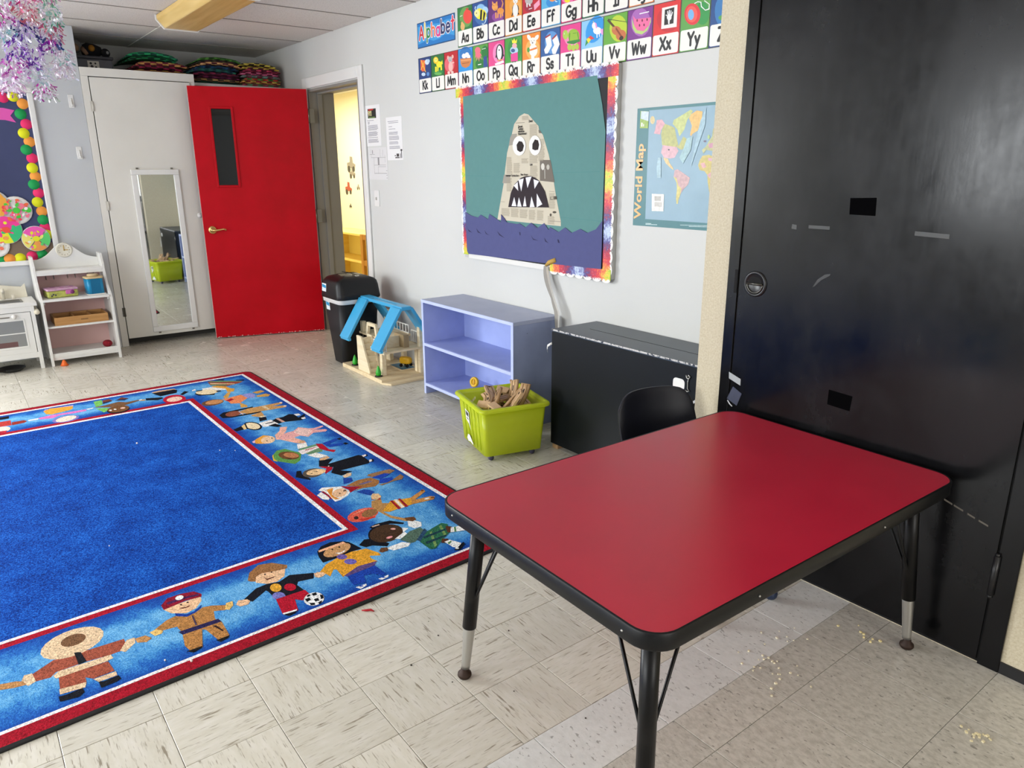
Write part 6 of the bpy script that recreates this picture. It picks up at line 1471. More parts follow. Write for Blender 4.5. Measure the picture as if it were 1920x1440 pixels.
# ------------------------------------------------------------------ dark cabinet and blue shelf
cbn = thing('dark_cabinet', 'dark navy-black low cabinet turned with its back to the room', 'cabinet', (-2.671, 2.29, 0))
m_dk = mat('0d1115', .42, spec=.22, noise=.25, nscale=5); m_dk2 = mat('1e2836', .3, noise=.2, nscale=6); m_chip = mat('b9b6b4', .7)
boxo('back_panel', (0, .894, 0, .012, .028, .606), m_dk, cbn, .001); boxo('side_panel', (0, .02, .012, .30, .028, .606), m_dk2, cbn, .001); boxo('side_panel', (.874, .894, .012, .30, .028, .606), m_dk2, cbn, .001)
boxo('top_panel', (-.002, .896, .003, .302, .606, .620), mat('38434f', .36, noise=.15, nscale=5), cbn, .0015); boxo('shelf', (.02, .874, .014, .29, .30, .318), m_dk2, cbn); boxo('base_panel', (.02, .874, .014, .29, .03, .05), m_dk2, cbn)
def chipm():
    g = NT('chipped_edge'); v = g.tc.outputs['Object']; n = g.noise(g.mapping(v, (50, 50, 50)).outputs[0], 1, 3, .7); c = g.ramp(n.outputs['Fac'], [(.42, '2a3442'), (.5, 'c9c6c4')]); g.l(c.outputs[0], g.b.inputs['Base Color']); g.b.inputs['Roughness'].default_value = .6; return g.m
boxo('chipped_edge', (-.002, .896, .0005, .003, .612, .6195), chipm(), cbn)
boxo('seam_strip', (.12, .89, .14, .143, .620, .6208), m_dk, cbn)
for x in (.004, .85): boxo('foot_block', (x, x+.04, .008, .05, .001, .028), wood('a8835a', 'c8a47a'), cbn, .002)
for x in (.004, .85): boxo('foot_block', (x, x+.04, .24, .28, .001, .028), wood('a8835a', 'c8a47a'), cbn, .002)
bm = NB(); prism(bm, rrect(.030, .024, .016, 5, .80, .523), -.0012, -.0002, 'y'); obj('white_sticker', bm, mat('eceae6', .5), cbn)
bm = NB(); tube(bm, [(.838, -.004, .570), (.842, -.004, .558), (.853, -.004, .556), (.858, -.004, .566), (.850, -.004, .572), (.846, -.004, .562)], .0022, 6); tube(bm, [(.850, -.004, .556), (.848, -.004, .54), (.849, -.004, .515), (.858, -.004, .506), (.848, -.004, .502), (.836, -.004, .506)], .0022, 6); obj('hook_and_eye', bm, m_chr, cbn, smooth=True)
bm = NB(); P = [(.893, -.004, .48), (.872, -.010, .462), (.866, -.012, .43), (.874, -.010, .405), (.893, -.004, .395)]
R_ = [[bm.verts.new((x, y, z)), bm.verts.new((x+.012, y-.003, z-.004))] for x, y, z in P]
for a, b in zip(R_, R_[1:]): bm.faces.new((a[0], a[1], b[1], b[0]))
o = obj('tape_loop', bm, mat('d8d8da', .4), cbn, smooth=True); o.modifiers.new('t', 'SOLIDIFY').thickness = .001
bm = NB(); P = [(.895, -.003, .425), (.870, -.008, .412), (.872, -.010, .385), (.889, -.008, .355), (.896, -.003, .352)]
R_ = [[bm.verts.new((x, y, z)), bm.verts.new((x+.012, y-.003, z-.004))] for x, y, z in P]
for a, b in zip(R_, R_[1:]): bm.faces.new((a[0], a[1], b[1], b[0]))
o = obj('tape_loop', bm, mat('eeeeee', .4), cbn, smooth=True); o.modifiers.new('t', 'SOLIDIFY').thickness = .001
bm = NB(); P = [(-.001, .0, .548), (-.012, -.006, .540), (-.024, -.008, .532), (-.030, -.006, .515), (-.027, -.006, .502)]
R_ = [[bm.verts.new((x, y, z+.005)), bm.verts.new((x+.003, y, z-.006))] for x, y, z in P]
for a, b in zip(R_, R_[1:]): bm.faces.new((a[0], a[1], b[1], b[0]))
o = obj('tape_curl', bm, mat('e8e6e2', .5), cbn, smooth=True); o.modifiers.new('t', 'SOLIDIFY').thickness = .001
bs = thing('blue_shelf', 'periwinkle blue two-tier wooden shelf, scuffed along its edges', 'shelf', (-3.898, 2.28, 0))
def peri(h1, h2, ch):
    g = NT('scuffed_blue'); vec, r = g.rand_vec(7); n = g.noise(vec, 5, 4, .6); n2 = g.noise(g.mapping(vec, (40, 40, 40)).outputs[0], 1, 4, .75)
    c = g.ramp(n.outputs['Fac'], [(.3, h1), (.7, h2)]); f = g.ramp(n2.outputs['Fac'], [(.68, 0), (.72, 1)]); m2 = g.n('Math', operation='MULTIPLY', i_1=ch); g.l(f.outputs[0], m2.inputs[0])
    x = g.mix(m2.outputs[0], c.outputs[0], '4a4a58'); g.l(x.outputs[0], g.b.inputs['Base Color']); g.b.inputs['Roughness'].default_value = .42; return g.m
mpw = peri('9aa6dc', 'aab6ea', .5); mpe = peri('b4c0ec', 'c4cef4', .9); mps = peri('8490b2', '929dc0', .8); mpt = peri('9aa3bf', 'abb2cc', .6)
SW = .930
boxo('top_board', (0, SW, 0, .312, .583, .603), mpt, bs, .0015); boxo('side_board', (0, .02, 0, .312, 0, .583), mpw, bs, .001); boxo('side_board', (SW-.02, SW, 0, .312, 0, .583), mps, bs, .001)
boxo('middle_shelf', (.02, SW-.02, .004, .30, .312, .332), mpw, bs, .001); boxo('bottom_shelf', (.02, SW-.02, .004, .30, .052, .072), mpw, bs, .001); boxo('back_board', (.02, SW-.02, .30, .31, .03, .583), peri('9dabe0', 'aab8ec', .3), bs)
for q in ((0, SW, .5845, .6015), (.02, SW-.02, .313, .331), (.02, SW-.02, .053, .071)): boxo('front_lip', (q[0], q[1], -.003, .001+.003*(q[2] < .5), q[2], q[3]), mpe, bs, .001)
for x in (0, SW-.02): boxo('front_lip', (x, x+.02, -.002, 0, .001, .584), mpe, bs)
yr = thing('toy_ring', 'yellow plastic toy ring leaning on the lower blue shelf', 'toy', (-3.60, 2.46, .0745+.032))
bm = NB(); Mx = Matrix.Rotation(.25, 4, 'Z') @ Matrix.Rotation(PI/2-.2, 4, 'X')
lathe(bm, [(.018, -.008), (.031, -.008), (.032, 0), (.031, .008), (.018, .008), (.017, 0)], 24, (0, 0, 0), 0, Mx); 
obj('rim', bm, mat('e8b818', .35), yr, smooth=True)
bm = NB(); lathe(bm, [(0, -.004), (.018, -.004), (.018, .004), (0, .004)], 20, (0, 0, 0), 0, Mx); box(bm, -.0035, .0035, -.017, .017, .004, .008, 0, Mx); obj('hub', bm, mat('d8a414', .4), yr)
# ------------------------------------------------------------------ lime tub full of wooden track
tu = thing('toy_tub', 'translucent lime green tub on castors full of wooden train track', 'tub', (-2.815, 2.085, 0), math.radians(-14))
def lime():
    M = bpy.data.materials.new('lime_plastic'); M.use_nodes = True; nt = M.node_tree; b = nt.nodes['Principled BSDF']; out = nt.nodes['Material Output']
    b.inputs['Base Color'].default_value = lin('e2ee3a'); b.inputs['Roughness'].default_value = .25
    tl = nt.nodes.new('ShaderNodeBsdfTranslucent'); tl.inputs[0].default_value = lin('dcf030'); tr = nt.nodes.new('ShaderNodeBsdfTransparent'); tr.inputs[0].default_value = lin('eef584')
    m1 = nt.nodes.new('ShaderNodeMixShader'); m1.inputs[0].default_value = .2; m2 = nt.nodes.new('ShaderNodeMixShader'); m2.inputs[0].default_value = .38
    nt.links.new(b.outputs[0], m1.inputs[1]); nt.links.new(tl.outputs[0], m1.inputs[2]); nt.links.new(m1.outputs[0], m2.inputs[1]); nt.links.new(tr.outputs[0], m2.inputs[2]); nt.links.new(m2.outputs[0], out.inputs[0]); return M
m_lime = lime(); ht, hb = (.178, .168), (.160, .150)
bm = NB(); n = 5
def rg(h, z, r=.022, off=0): return [(x, y, z) for x, y in rrect(h[0]-off, h[1]-off, r, n)]
loft(bm, [rg(hb, .030, .02, .012), rg(hb, .034), rg(ht, .262), rg(ht, .262, .02, .004), rg(hb, .038, .02, .004)], caps=(1, 1)); tubo = obj('tub_body', bm, m_lime, tu)
bm = NB(); loft(bm, [rg((ht[0]+.016, ht[1]+.016), .262, .03), rg((ht[0]+.018, ht[1]+.018), .270, .03), rg((ht[0]+.014, ht[1]+.014), .279, .03), rg((ht[0]-.002, ht[1]-.002), .281, .024), rg((ht[0]-.004, ht[1]-.004), .262, .02)], caps=(0, 0)); obj('rim', bm, m_lime, tu)
for x in (-.10, -.05, 0, .05, .10):
    f = lambda z: hb[1]+(ht[1]-hb[1])*(z-.034)/.228
    for s in (1, -1):
        bm = NB(); loft(bm, [[(x-.008, s*(f(z)+.0005), z), (x+.008, s*(f(z)+.0005), z), (x+.006, s*(f(z)+.004), z), (x-.006, s*(f(z)+.004), z)] for z in (.05, .245)]); obj('rib', bm, m_lime, tu)
for sx in (-1, 1):
    for sy in (-1, 1):
        bm = NB(); lathe(bm, [(0, -.008), (.014, -.008), (.015, 0), (.014, .008), (0, .008)], 14, (0, 0, 0), 0, Matrix.Translation((sx*.125, sy*.11, .0155)) @ Matrix.Rotation(PI/2, 4, 'Y')); box(bm, sx*.125-.012, sx*.125+.012, sy*.11-.012, sy*.11+.012, .024, .031); obj('castor', bm, mat('4a4660', .4), tu)
# the tub's near end faces -y in its own frame: sticker and torn label there
f = lambda z: -(hb[1]+(ht[1]-hb[1])*(z-.034)/.228)-.0006
def onface(name, pts, c_, parent=tu, d=0):
    bm = NB(); bm.faces.new([bm.verts.new((x, f(z)-.006-d, z)) for x, z in pts]); return obj(name, bm, mat(c_, .5), parent, norm=False)
onface('sticker', [(-.065, .22), (-.012, .212), (-.014, .15), (-.002, .12), (-.026, .15), (-.062, .165)], 'e8e8e0'); onface('sticker_print', [(-.058, .212), (-.02, .206), (-.02, .185), (-.056, .19)], '3a3c38', d=.0004); onface('sticker_print', [(-.052, .18), (-.024, .176), (-.024, .168), (-.05, .172)], '6a6c66', d=.0004)
onface('torn_label', [(-.075, .06), (-.055, .085), (-.03, .088), (.0, .062), (.012, .055), (.006, .045), (-.03, .052), (-.06, .045)], 'e6e6e4')
mw = wood('b8946a', 'd2b088', (20, 20, 60)); mw2 = wood('a58258', 'c4a078', (20, 20, 60)); m_slot = mat('2a1c12', .8)
def track(kind, label, group=None):
    t = thing('track_piece', label, 'toy track', group=group); bm = NB(); w, h = .05, .014
    if kind == 'curve':
        R0 = .2; n = 8; A = math.radians(55)
        def ring(a, r0, r1, z0, z1): return [((R0+r)*math.cos(a)-R0, (R0+r)*math.sin(a), z) for r, z in ((r0, z0), (r1, z0), (r1, z1), (r0, z1))]
        loft(bm, [ring(-A/2+A*i/n, -w/2, w/2, 0, h) for i in range(n+1)]); b_ = obj('plank', bm, random.choice((mw, mw2)), t)
        for r in (-.011, .011):
            bm = NB(); loft(bm, [ring(-A/2+.02+(A-.04)*i/n, r-.003, r+.003, h, h+.0006) for i in range(n+1)]); obj('groove', bm, mat('8a6a44', .8), b_)
        bm = NB()
        for i in (1, 3, 5): loft(bm, [ring(-A/2+A*(i+k*.5)/7, -.0035, .0035, h, h+.0008) for k in range(3)])
        obj('slot', bm, m_slot, b_)
    elif kind == 'straight':
        box(bm, -w/2, w/2, -.1, .1, 0, h); b_ = obj('plank', bm, random.choice((mw, mw2)), t, .0015)
        for r in (-.011, .011): boxo('groove', (r-.003, r+.003, -.099, .099, h, h+.0006), mat('8a6a44', .8), b_)
        bm = NB(); lathe(bm, [(0, 0), (.007, 0), (.007, .0008), (0, .0008)], 14, (0, .083, h)); obj('socket_hole', bm, m_slot, b_)
    elif kind == 'rail':
        box(bm, -.007, .007, -.11, .11, 0, .009); obj('bar', bm, mw2, t, .0015)
    else:
        prism(bm, [(-.03, -.022), (.03, -.022), (.034, .022), (-.034, .022)], 0, .03); obj('block', bm, mw, t, .002); boxo('arch_hole', (-.008, .008, -.0226, -.0218, .004, .02), m_slot, t)
    return t
Tm = Matrix.Translation((-2.815, 2.085, 0)) @ Matrix.Rotation(math.radians(-14), 4, 'Z')
def put(t, x, y, z, rx=0, ry=0, rz=0): t.matrix_world = Tm @ Matrix.Translation((x, y, z)) @ Matrix.Rotation(math.radians(rz), 4, 'Z') @ Matrix.Rotation(math.radians(ry), 4, 'Y') @ Matrix.Rotation(math.radians(rx), 4, 'X')
put(track('curve', 'tall curved wooden track piece standing up at the back of the lime tub'), .015, .055, .262, 72, 6, 8)
put(track('curve', 'large curved wooden track piece lying across the middle of the lime tub'), -.02, -.06, .256, 8, -16, 62)
put(track('curve', 'second curved wooden track piece leaning behind the tall one'), .07, .07, .262, 66, 24, 24)
put(track('curve', 'curved wooden track piece propped upright in the middle of the tub'), .035, -.04, .262, 40, -42, 18)
put(track('straight', 'straight wooden track piece with a round hole at the left of the tub'), -.085, -.02, .262, 6, 10, 78)
put(track('straight', 'short wooden track slab propped at the right of the tub'), .115, .01, .250, 58, 5, -20)
put(track('straight', 'straight wooden track piece lying under the curved one'), -.05, .06, .246, -6, 6, 30)
put(track('straight', 'flat wooden track piece along the back rim of the tub'), -.02, .11, .245, 4, -8, 84)
put(track('rail', 'thin wooden bar poking out at the back left of the tub'), -.06, .09, .285, 8, 0, 72)
put(track('rail', 'thin wooden bar slanting at the right side of the tub'), .075, .03, .285, 24, 0, 30)
put(track('block', 'wooden bridge block with an arch at the right of the tub'), .115, -.085, .250, 6, 10, 10)
put(track('block', 'small wooden block at the left corner of the tub'), -.13, .06, .250, 20, 10, 50)
put(track('block', 'wooden block lying near the middle of the tub'), .05, -.11, .246, 30, 0, 40)
tr0 = {}
R3 = random.Random(9)
for i in range(32):
    kd = ('straight', 'curve', 'straight', 'rail', 'block')[i % 5]
    if kd not in tr0: tr0[kd] = track(kd, 'wooden track piece seen blurred through the green tub wall', 'wooden track buried in the lime tub'); t = tr0[kd]
    else: t = copy_tree(tr0[kd])
    e = R3.choice((0, 0, 1))
    if kd in ('straight', 'rail') and e: put(t, R3.uniform(-.11, .11), R3.choice((-.115, -.12, .1)), .13, 90+R3.uniform(-6, 6), R3.uniform(-12, 12), R3.uniform(-6, 6))
    else: put(t, R3.uniform(-.07, .07), R3.uniform(-.06, .06), .05+.16*i/32, R3.uniform(-12, 12), R3.uniform(-12, 12), R3.uniform(0, 360))
gw = thing('toy_lattice', 'small cream lattice toy piece in the near corner of the tub', 'toy'); bm = NB()
for k in (-.016, 0, .016): box(bm, k-.0015, k+.0015, 0, .003, -.018, .018); box(bm, -.018, .018, 0, .003, k-.0015, k+.0015)
obj('lattice', bm, mat('e6dfc4', .5), gw); put(gw, -.10, -.115, .245, -40, 0, -20)
# ------------------------------------------------------------------ swing-lid bin
tb_ = thing('trash_bin', 'black plastic trash bin with a domed swing lid beside the doorway', 'bin', (-4.935, 2.298, 0))
m_bin = mat('121316', .5, spec=.35, bump=.05, bscale=300); m_lid = mat('0e0e10', .42, spec=.35)
def rgb_(hx, hy, r, z): return [(x, y, z) for x, y in rrect(hx, hy, r, 6)]
bm = NB(); loft(bm, [rgb_(.082, .118, .035, .002), rgb_(.092, .128, .038, .01), rgb_(.155, .158, .045, .49), rgb_(.150, .153, .042, .49), rgb_(.09, .125, .035, .02)]); obj('bin_body', bm, m_bin, tb_)
bm = NB(); loft(bm, [rgb_(.152, .155, .045, .452), rgb_(.158, .161, .046, .456), rgb_(.160, .163, .047, .49)], caps=(0, 0)); obj('bag_edge', bm, mat('dcdad8', .45), tb_)
bm = NB(); rings_ = []
for hx, hy, r, z0, cr in ((.165, .168, .05, .485, 0), (.168, .171, .05, .495, 0), (.163, .169, .05, .515, 0), (.150, .164, .045, .575, .006), (.138, .158, .04, .600, .032), (.125, .145, .035, .607, .044), (.06, .09, .03, .609, .047)):
    rings_.append([(x, y, z0+cr*math.cos(y/.17*PI/2)) for x, y in rrect(hx, hy, r, 6)])
loft(bm, rings_, caps=(0, 1)); obj('swing_lid', bm, m_lid, tb_, smooth=False)
bm = NB(); tube(bm, [(-.126, .0, .650), (.0, .0, .6555), (.126, 0, .650)], .0028, 6); obj('lid_seam', bm, m_pit, tb_)
boxo('lid_nick', (.115, .132, -.012, .012, .644, .650), mat('b8b4aa', .5), tb_)
# stickers on the narrow face (-y)
def stk(x0, x1, z0, z1, y0, y1, lab):
    bm = NB(); bm.faces.new([bm.verts.new(p) for p in ((x0, y0, z0), (x1, y0, z0), (x1, y1, z1), (x0, y1, z1))]); o = obj('sticker', bm, mat('e4eaec', .4), tb_, norm=False); o['label'] = lab
    bm = NB(); k = .004; a, b = z0+(z1-z0)*.42, z0+(z1-z0)*.88; yy = lambda z: y0+(y1-y0)*(z-z0)/(z1-z0)-.0006
    bm.faces.new([bm.verts.new(p) for p in ((x0+k, yy(a+.006), a+.006), (x1-k, yy(a), a), (x1-k, yy(b-.006), b-.006), (x0+k, yy(b), b))]); obj('sticker_print', bm, mat('1e8fc0', .4), o, norm=False)
stk(-.115, -.045, .528, .585, -.1695, -.1645, 'white and blue sticker on the bin lid'); stk(-.092, -.03, .395, .462, -.1535, -.1580, 'white and blue sticker on the bin body')
# ------------------------------------------------------------------ toy house
X0, Y0 = -4.828, 2.148
dh = thing('toy_house', 'wooden toy dollhouse with a sky blue open roof frame', 'dollhouse', (X0, Y0, 0))
mwd = wood('d8c095', 'ecd9b4', (30, 3, 60)); mwl = wood('e4d0a8', 'f0e2c2', (3, 30, 60)); m_sky = mat('3fa6d6', .35); m_pool = mat('5f9cbc', .25); m_rl = mat('e8e6de', .45)
boxo('base', (0, .60, 0, .36, .001, .030), mwd, dh, .002)
bm = NB(); prism(bm, [(.60, .0), (.665, .035), (.665, .30), (.60, .30)], .001, .014, 'z'); obj('front_step', bm, mwd, dh)
bm = NB(); prism(bm, [(.275, .235), (.455, .235), (.455, .345), (.275, .345)], .0305, .0315, 'z'); obj('pool', bm, m_pool, dh)
for q in ((.262, .275, .222, .357), (.455, .468, .222, .357), (.275, .455, .222, .235), (.275, .455, .345, .357)): boxo('pool_edge', (q[0], q[1], q[2], q[3], .030, .0335), mwl, dh)
ST = [(.235, .03), (.405, .03), (.405, .05), (.30, .272), (.235, .272)]
for y0, y1 in ((.012, .024), (.090, .100)):
    bm = NB(); prism(bm, ST, y0, y1, 'y'); obj('stair_side', bm, mwl, dh)
for k in range(6):
    x = .285+.019*k; boxo('stair_step', (x, x+.019, .024, .090, .031, .262-.040*k), mwl, dh)
for x, y, h in ((.47, .06, .205), (.52, .30, .205), (.13, .30, .25), (.33, .30, .25), (.10, .11, .25), (.565, .30, .36), (.10, .30, .40), (.10, .11, .34)): boxo('post', (x, x+.034, y, y+.03, .030, h), mwl, dh, .002)
boxo('upper_floor', (.09, .40, .105, .345, .250, .265), mwd, dh, .001); boxo('lower_floor', (.40, .60, .04, .345, .200, .214), mwd, dh, .001)
boxo('floor_trim', (.405, .60, .028, .04, .196, .222), mwl, dh, .001); boxo('wall_block', (.43, .56, .20, .24, .214, .30), mat('a8906a', .6), dh); boxo('wall_block', (.49, .497, .06, .20, .214, .29), mwl, dh)
bm = NB(); prism(bm, [(.20, .266), (.225, .266), (.245, .33), (.33, .33), (.345, .266), (.37, .266), (.35, .352), (.225, .352)], .10, .118, 'y'); obj('archway', bm, mwl, dh)
def rail(x0, x1, y, z0, h, n):
    bm = NB(); box(bm, x0, x1, y-.003, y+.003, z0, z0+.006); box(bm, x0, x1, y-.003, y+.003, z0+h-.006, z0+h)
    for i in range(n+1):
        x = x0+(x1-x0-.005)*i/n; box(bm, x, x+.005, y-.0025, y+.0025, z0+.006, z0+h-.006)
    return obj('railing', bm, m_rl, dh)
rail(.425, .60, .046, .215, .062, 6); rail(.10, .39, .338, .266, .062, 7); rail(.42, .60, .338, .216, .085, 6)
# roof: two A-frames of channel-shaped slats joined by ridge bars
def slat(x0, w, ya, za, yb, zb):
    d = Vector((0, yb-ya, zb-za)); n = Vector((0, -d.z, d.y)).normalized()*.022
    if n.z < 0: n = -n
    P = [(x0, ya, za), (x0, yb, zb), (x0, yb+n.y, zb+n.z), (x0, ya+n.y, za+n.z)]
    bm = NB(); loft(bm, [P, [(x0+w, p[1], p[2]) for p in P]]); 
    for f_ in bm.faces: f_.smooth = False
    return obj('roof_slat', bm, m_sky, dh, .004)
for x0 in (.065, .535):
    slat(x0, .125, -.02, .232, .148, .492); slat(x0, .125, .375, .232, .207, .492); boxo('ridge_cap', (x0, x0+.125, .139, .216, .486, .512), m_sky, dh, .006)
    for y in (-.03, .363): boxo('eave_lip', (x0-.002, x0+.127, y, y+.022, .226, .246), m_sky, dh, .004)
boxo('ridge_beam', (.188, .537, .14, .172, .488, .511), m_sky, dh, .004); boxo('ridge_beam', (.188, .537, .183, .215, .488, .511), m_sky, dh, .004)
def tree(x, y, lab):
    t = thing('toy_tree', lab, 'toy tree', (X0+x, Y0+y, .0305), 0, 'green toy trees on the dollhouse base')
    bm = NB(); lathe(bm, [(0, 0), (.026, 0), (.026, .005), (0, .005)], 20); obj('disc_base', bm, mat('2a2724', .6), t)
    bm = NB(); lathe(bm, [(0, .005), (.014, .006), (.019, .018), (.018, .032), (.012, .052), (.005, .070), (0, .078)], 16); obj('crown', bm, mat('2fae2c', .35), t, smooth=True)
tree(.125, .040, 'green cone toy tree at the left corner of the dollhouse base'); tree(.50, .030, 'green cone toy tree at the near corner of the dollhouse base')
yc = thing('toy_car', 'yellow rounded toy under the dollhouse upper floor', 'toy car', (X0+.395, Y0+.30, .0338), .5)
bm = NB(); loft(bm, [[(-.045+.09*t, y, z) for y, z in rrect(.022*s, .026*s, .012*s, 4, 0, .045)] for t, s in ((0, .55), (.12, .95), (.7, 1), (.9, .85), (1, .5))]); obj('shell', bm, mat('e8b41c', .35), yc, smooth=True)
for x in (-.025, .025):
    for y in (-.024, .024):
        bm = NB(); lathe(bm, [(0, -.004), (.012, -.004), (.012, .004), (0, .004)], 12, (0, 0, 0), 0, Matrix.Translation((x, y, .0125)) @ Matrix.Rotation(PI/2, 4, 'X')); obj('wheel', bm, m_pit, yc)
# ------------------------------------------------------------------ child-size white dresser shelf
ks = thing('play_hutch', 'white child-size play hutch with pink back and scalloped top', 'shelf', (-6.135, .478, 0))
m_hw = mat('e6e5e0', .4, noise=.03, nscale=6); m_pink = mat('e6bcb6', .6)
KW = .462
sp = [(0, 0), (-.028, 0), (-.04, .05), (-.29, .05), (-.30, 0), (-.325, 0), (-.325, .775), (-.19, .775), (-.175, .74), (-.15, .70), (-.15, .66), (-.135, .60), (-.10, .545), (-.03, .495), (-.012, .47), (0, .45)]
for y in (0, KW-.018):
    bm = NB(); prism(bm, sp, y, y+.018, 'y'); 
    o = obj('side_panel', bm, m_hw, ks, .002)
boxo('back_panel', (-.322, -.312, .018, KW-.018, .055, .64), m_pink, ks)
for z0, z1, x1, nm in ((.058, .074, -.012, 'bottom_shelf'), (.274, .288, -.02, 'middle_shelf'), (.468, .484, -.008, 'upper_shelf'), (.662, .678, -.155, 'top_ledge')): boxo(nm, (-.312, x1, .018, KW-.018, z0, z1), m_hw, ks, .002)
boxo('bottom_rail', (-.03, -.014, .018, KW-.018, .04, .09), m_hw, ks, .002); boxo('ledge_lip', (-.165, -.150, .018, KW-.018, .640, .665), m_hw, ks, .002)
bm = NB(); top = [(.018, .678)]+[(.018+(KW-.036)*i/20, .738+.122*math.exp(-((i/20-.5)/.25)**2)) for i in range(21)]+[(KW-.018, .678)]
prism(bm, top, -.30, -.282, 'x'); obj('arched_top', bm, m_hw, ks, .002)
bm = NB(); Mx = Matrix.Translation((-.282, KW/2, .805)) @ Matrix.Rotation(PI/2, 4, 'Y')
lathe(bm, [(0, .0), (.052, .0), (.054, .004), (.050, .009), (.044, .006), (0, .006)], 28, (0, 0, 0), 0, Mx); cf = obj('clock_face', bm, mat('e2ddcb', .5), ks, smooth=False)
for k in range(12):
    bm = NB(); a = PI*k/6; ball(bm, (-.2755, KW/2+.035*math.cos(a), .805+.035*math.sin(a)), .0035, 6); obj('hour_mark', bm, mat('b8ad92', .6), cf)
bm = NB(); box(bm, -.275, -.272, KW/2-.003, KW/2+.003, .80, .838); box(bm, -.275, -.272, KW/2-.002, KW/2+.026, .803, .808); obj('clock_hands', bm, mat('c8a858', .4, .4), cf)
for y in (.085, .135, .225, .275, .36, .40):
    bm = NB(); tube(bm, [(-.30, y, .640), (-.288, y, .628), (-.285, y, .606), (-.276, y, .598), (-.266, y, .604), (-.266, y, .614)], .0032, 6); obj('cup_hook', bm, mat('a59a90', .35, .6), ks, smooth=True)
for y, z in ((.02, .45), (KW-.03, .452)): boxo('shelf_peg', (-.06, -.05, y, y+.01, z-.006, z+.01), m_hw, ks)
# things on the hutch
tin = thing('tin_case', 'pink and lime decorated toy tin case on the hutch upper shelf', 'tin', (-6.29, .61, .485), .12)
m_tin = mat('b9bc5e', .35, noise=.3, nscale=40)
boxo('case', (-.055, .085, -.085, .115, 0, .05), m_tin, tin, .012, seg=3); boxo('lid', (-.057, .087, -.087, .117, .05, .066), mat('d7a8c4', .35, noise=.25, nscale=30), tin, .008, seg=3)
boxo('clasp', (.087, .095, .03, .085, .022, .052), mat('d070b0', .35), tin, .006); 
bm = NB(); lathe(bm, [(0, 0), (.014, 0), (.014, .006), (0, .006)], 12, (0, 0, 0), 0, Matrix.Translation((.094, .072, .036)) @ Matrix.Rotation(PI/2, 4, 'Y')); obj('clasp_knob', bm, mat('7a2a6a', .4), tin)
bm = NB()
for y, z in ((-.05, .028), (-.035, .022), (-.06, .018)): ball(bm, (.0852, y, z), .006, 6)
obj('printed_flower', bm, mat('3a3a50', .5), tin)
for x, y in ((-.01, -.03), (.04, .02), (.03, .08)):
    bm = NB(); lathe(bm, [(0, 0), (.018, 0), (.018, .0006), (0, .0006)], 10, (x, y, .066)); obj('printed_flower', bm, mat('b878a8', .4), tin)
jr = thing('blue_canister', 'bright blue canister with a wooden lid on the hutch upper shelf', 'canister', (-6.255, .845, .485), .1)
bm = NB(); loft(bm, [rgb_(.052, .056, .018, 0), rgb_(.052, .056, .018, .118)]); obj('canister_body', bm, mat('0f86b4', .3), jr); boxo('front_panel', (.0525, .0545, -.032, .032, .006, .112), mat('086a94', .3), jr)
bm = NB(); loft(bm, [rgb_(.055, .06, .02, .118), rgb_(.055, .06, .02, .130)]); obj('lid', bm, mat('d8c090', .5), jr)
bm = NB(); lathe(bm, [(0, .130), (.036, .130), (.038, .142), (.034, .148), (0, .148)], 18); obj('lid_knob', bm, mat('c8b088', .5), jr); boxo('foot_rim', (-.056, .056, -.06, .06, -.0005, .006), mat('e8e4da', .5), jr)
ty = thing('wooden_tray', 'shallow oak divided toy tray on the hutch middle shelf', 'tray', (-6.30, .71, .2885))
m_oak = wood('a8763c', 'c8965a', (40, 3, 40))
boxo('tray_base', (-.10, .13, -.165, .185, 0, .008), m_oak, ty); boxo('front_wall', (.118, .13, -.165, .185, .008, .058), m_oak, ty, .002); boxo('rear_wall', (-.10, -.088, -.165, .185, .008, .058), m_oak, ty, .002)
for y in (-.165, .173): boxo('end_wall', (-.088, .118, y, y+.012, .008, .058), m_oak, ty, .002)
boxo('divider', (-.088, .118, .07, .08, .008, .055), m_oak, ty); boxo('divider', (-.088, .118, -.04, -.03, .008, .055), m_oak, ty)
bm = NB()
for i in range(6): box(bm, .1302, .1308, .005+.008*i, .010+.008*i, .028, .034)
obj('stamped_letters', bm, mat('3a2414', .7), ty)
bm = NB(); ball(bm, (0, 0, 0), .034, 14, 0, .8)
bl = obj('yarn_ball', bm, mat('9a1226', .9, noise=.5, nscale=70, bump=1.0, bscale=120), smooth=True); bl.location = (-6.235, .870, .1025); tag(bl, 'crimson fuzzy ball on the hutch bottom shelf', 'toy')
oc = thing('orange_peg', 'small orange cone toy on the floor under the hutch', 'toy', (-6.13, .555, .0))
bm = NB(); lathe(bm, [(0, .001), (.024, .001), (.022, .01), (.008, .04), (0, .043)], 14, (0, 0, 0), 0, Matrix.Rotation(.0, 4, 'X')); obj('cone', bm, mat('e8681c', .5), oc, smooth=True); bm = NB(); lathe(bm, [(0, 0), (.028, 0.0005), (.028, .004), (0, .004)], 14); obj('cone_base', bm, mat('d85a14', .5), oc)
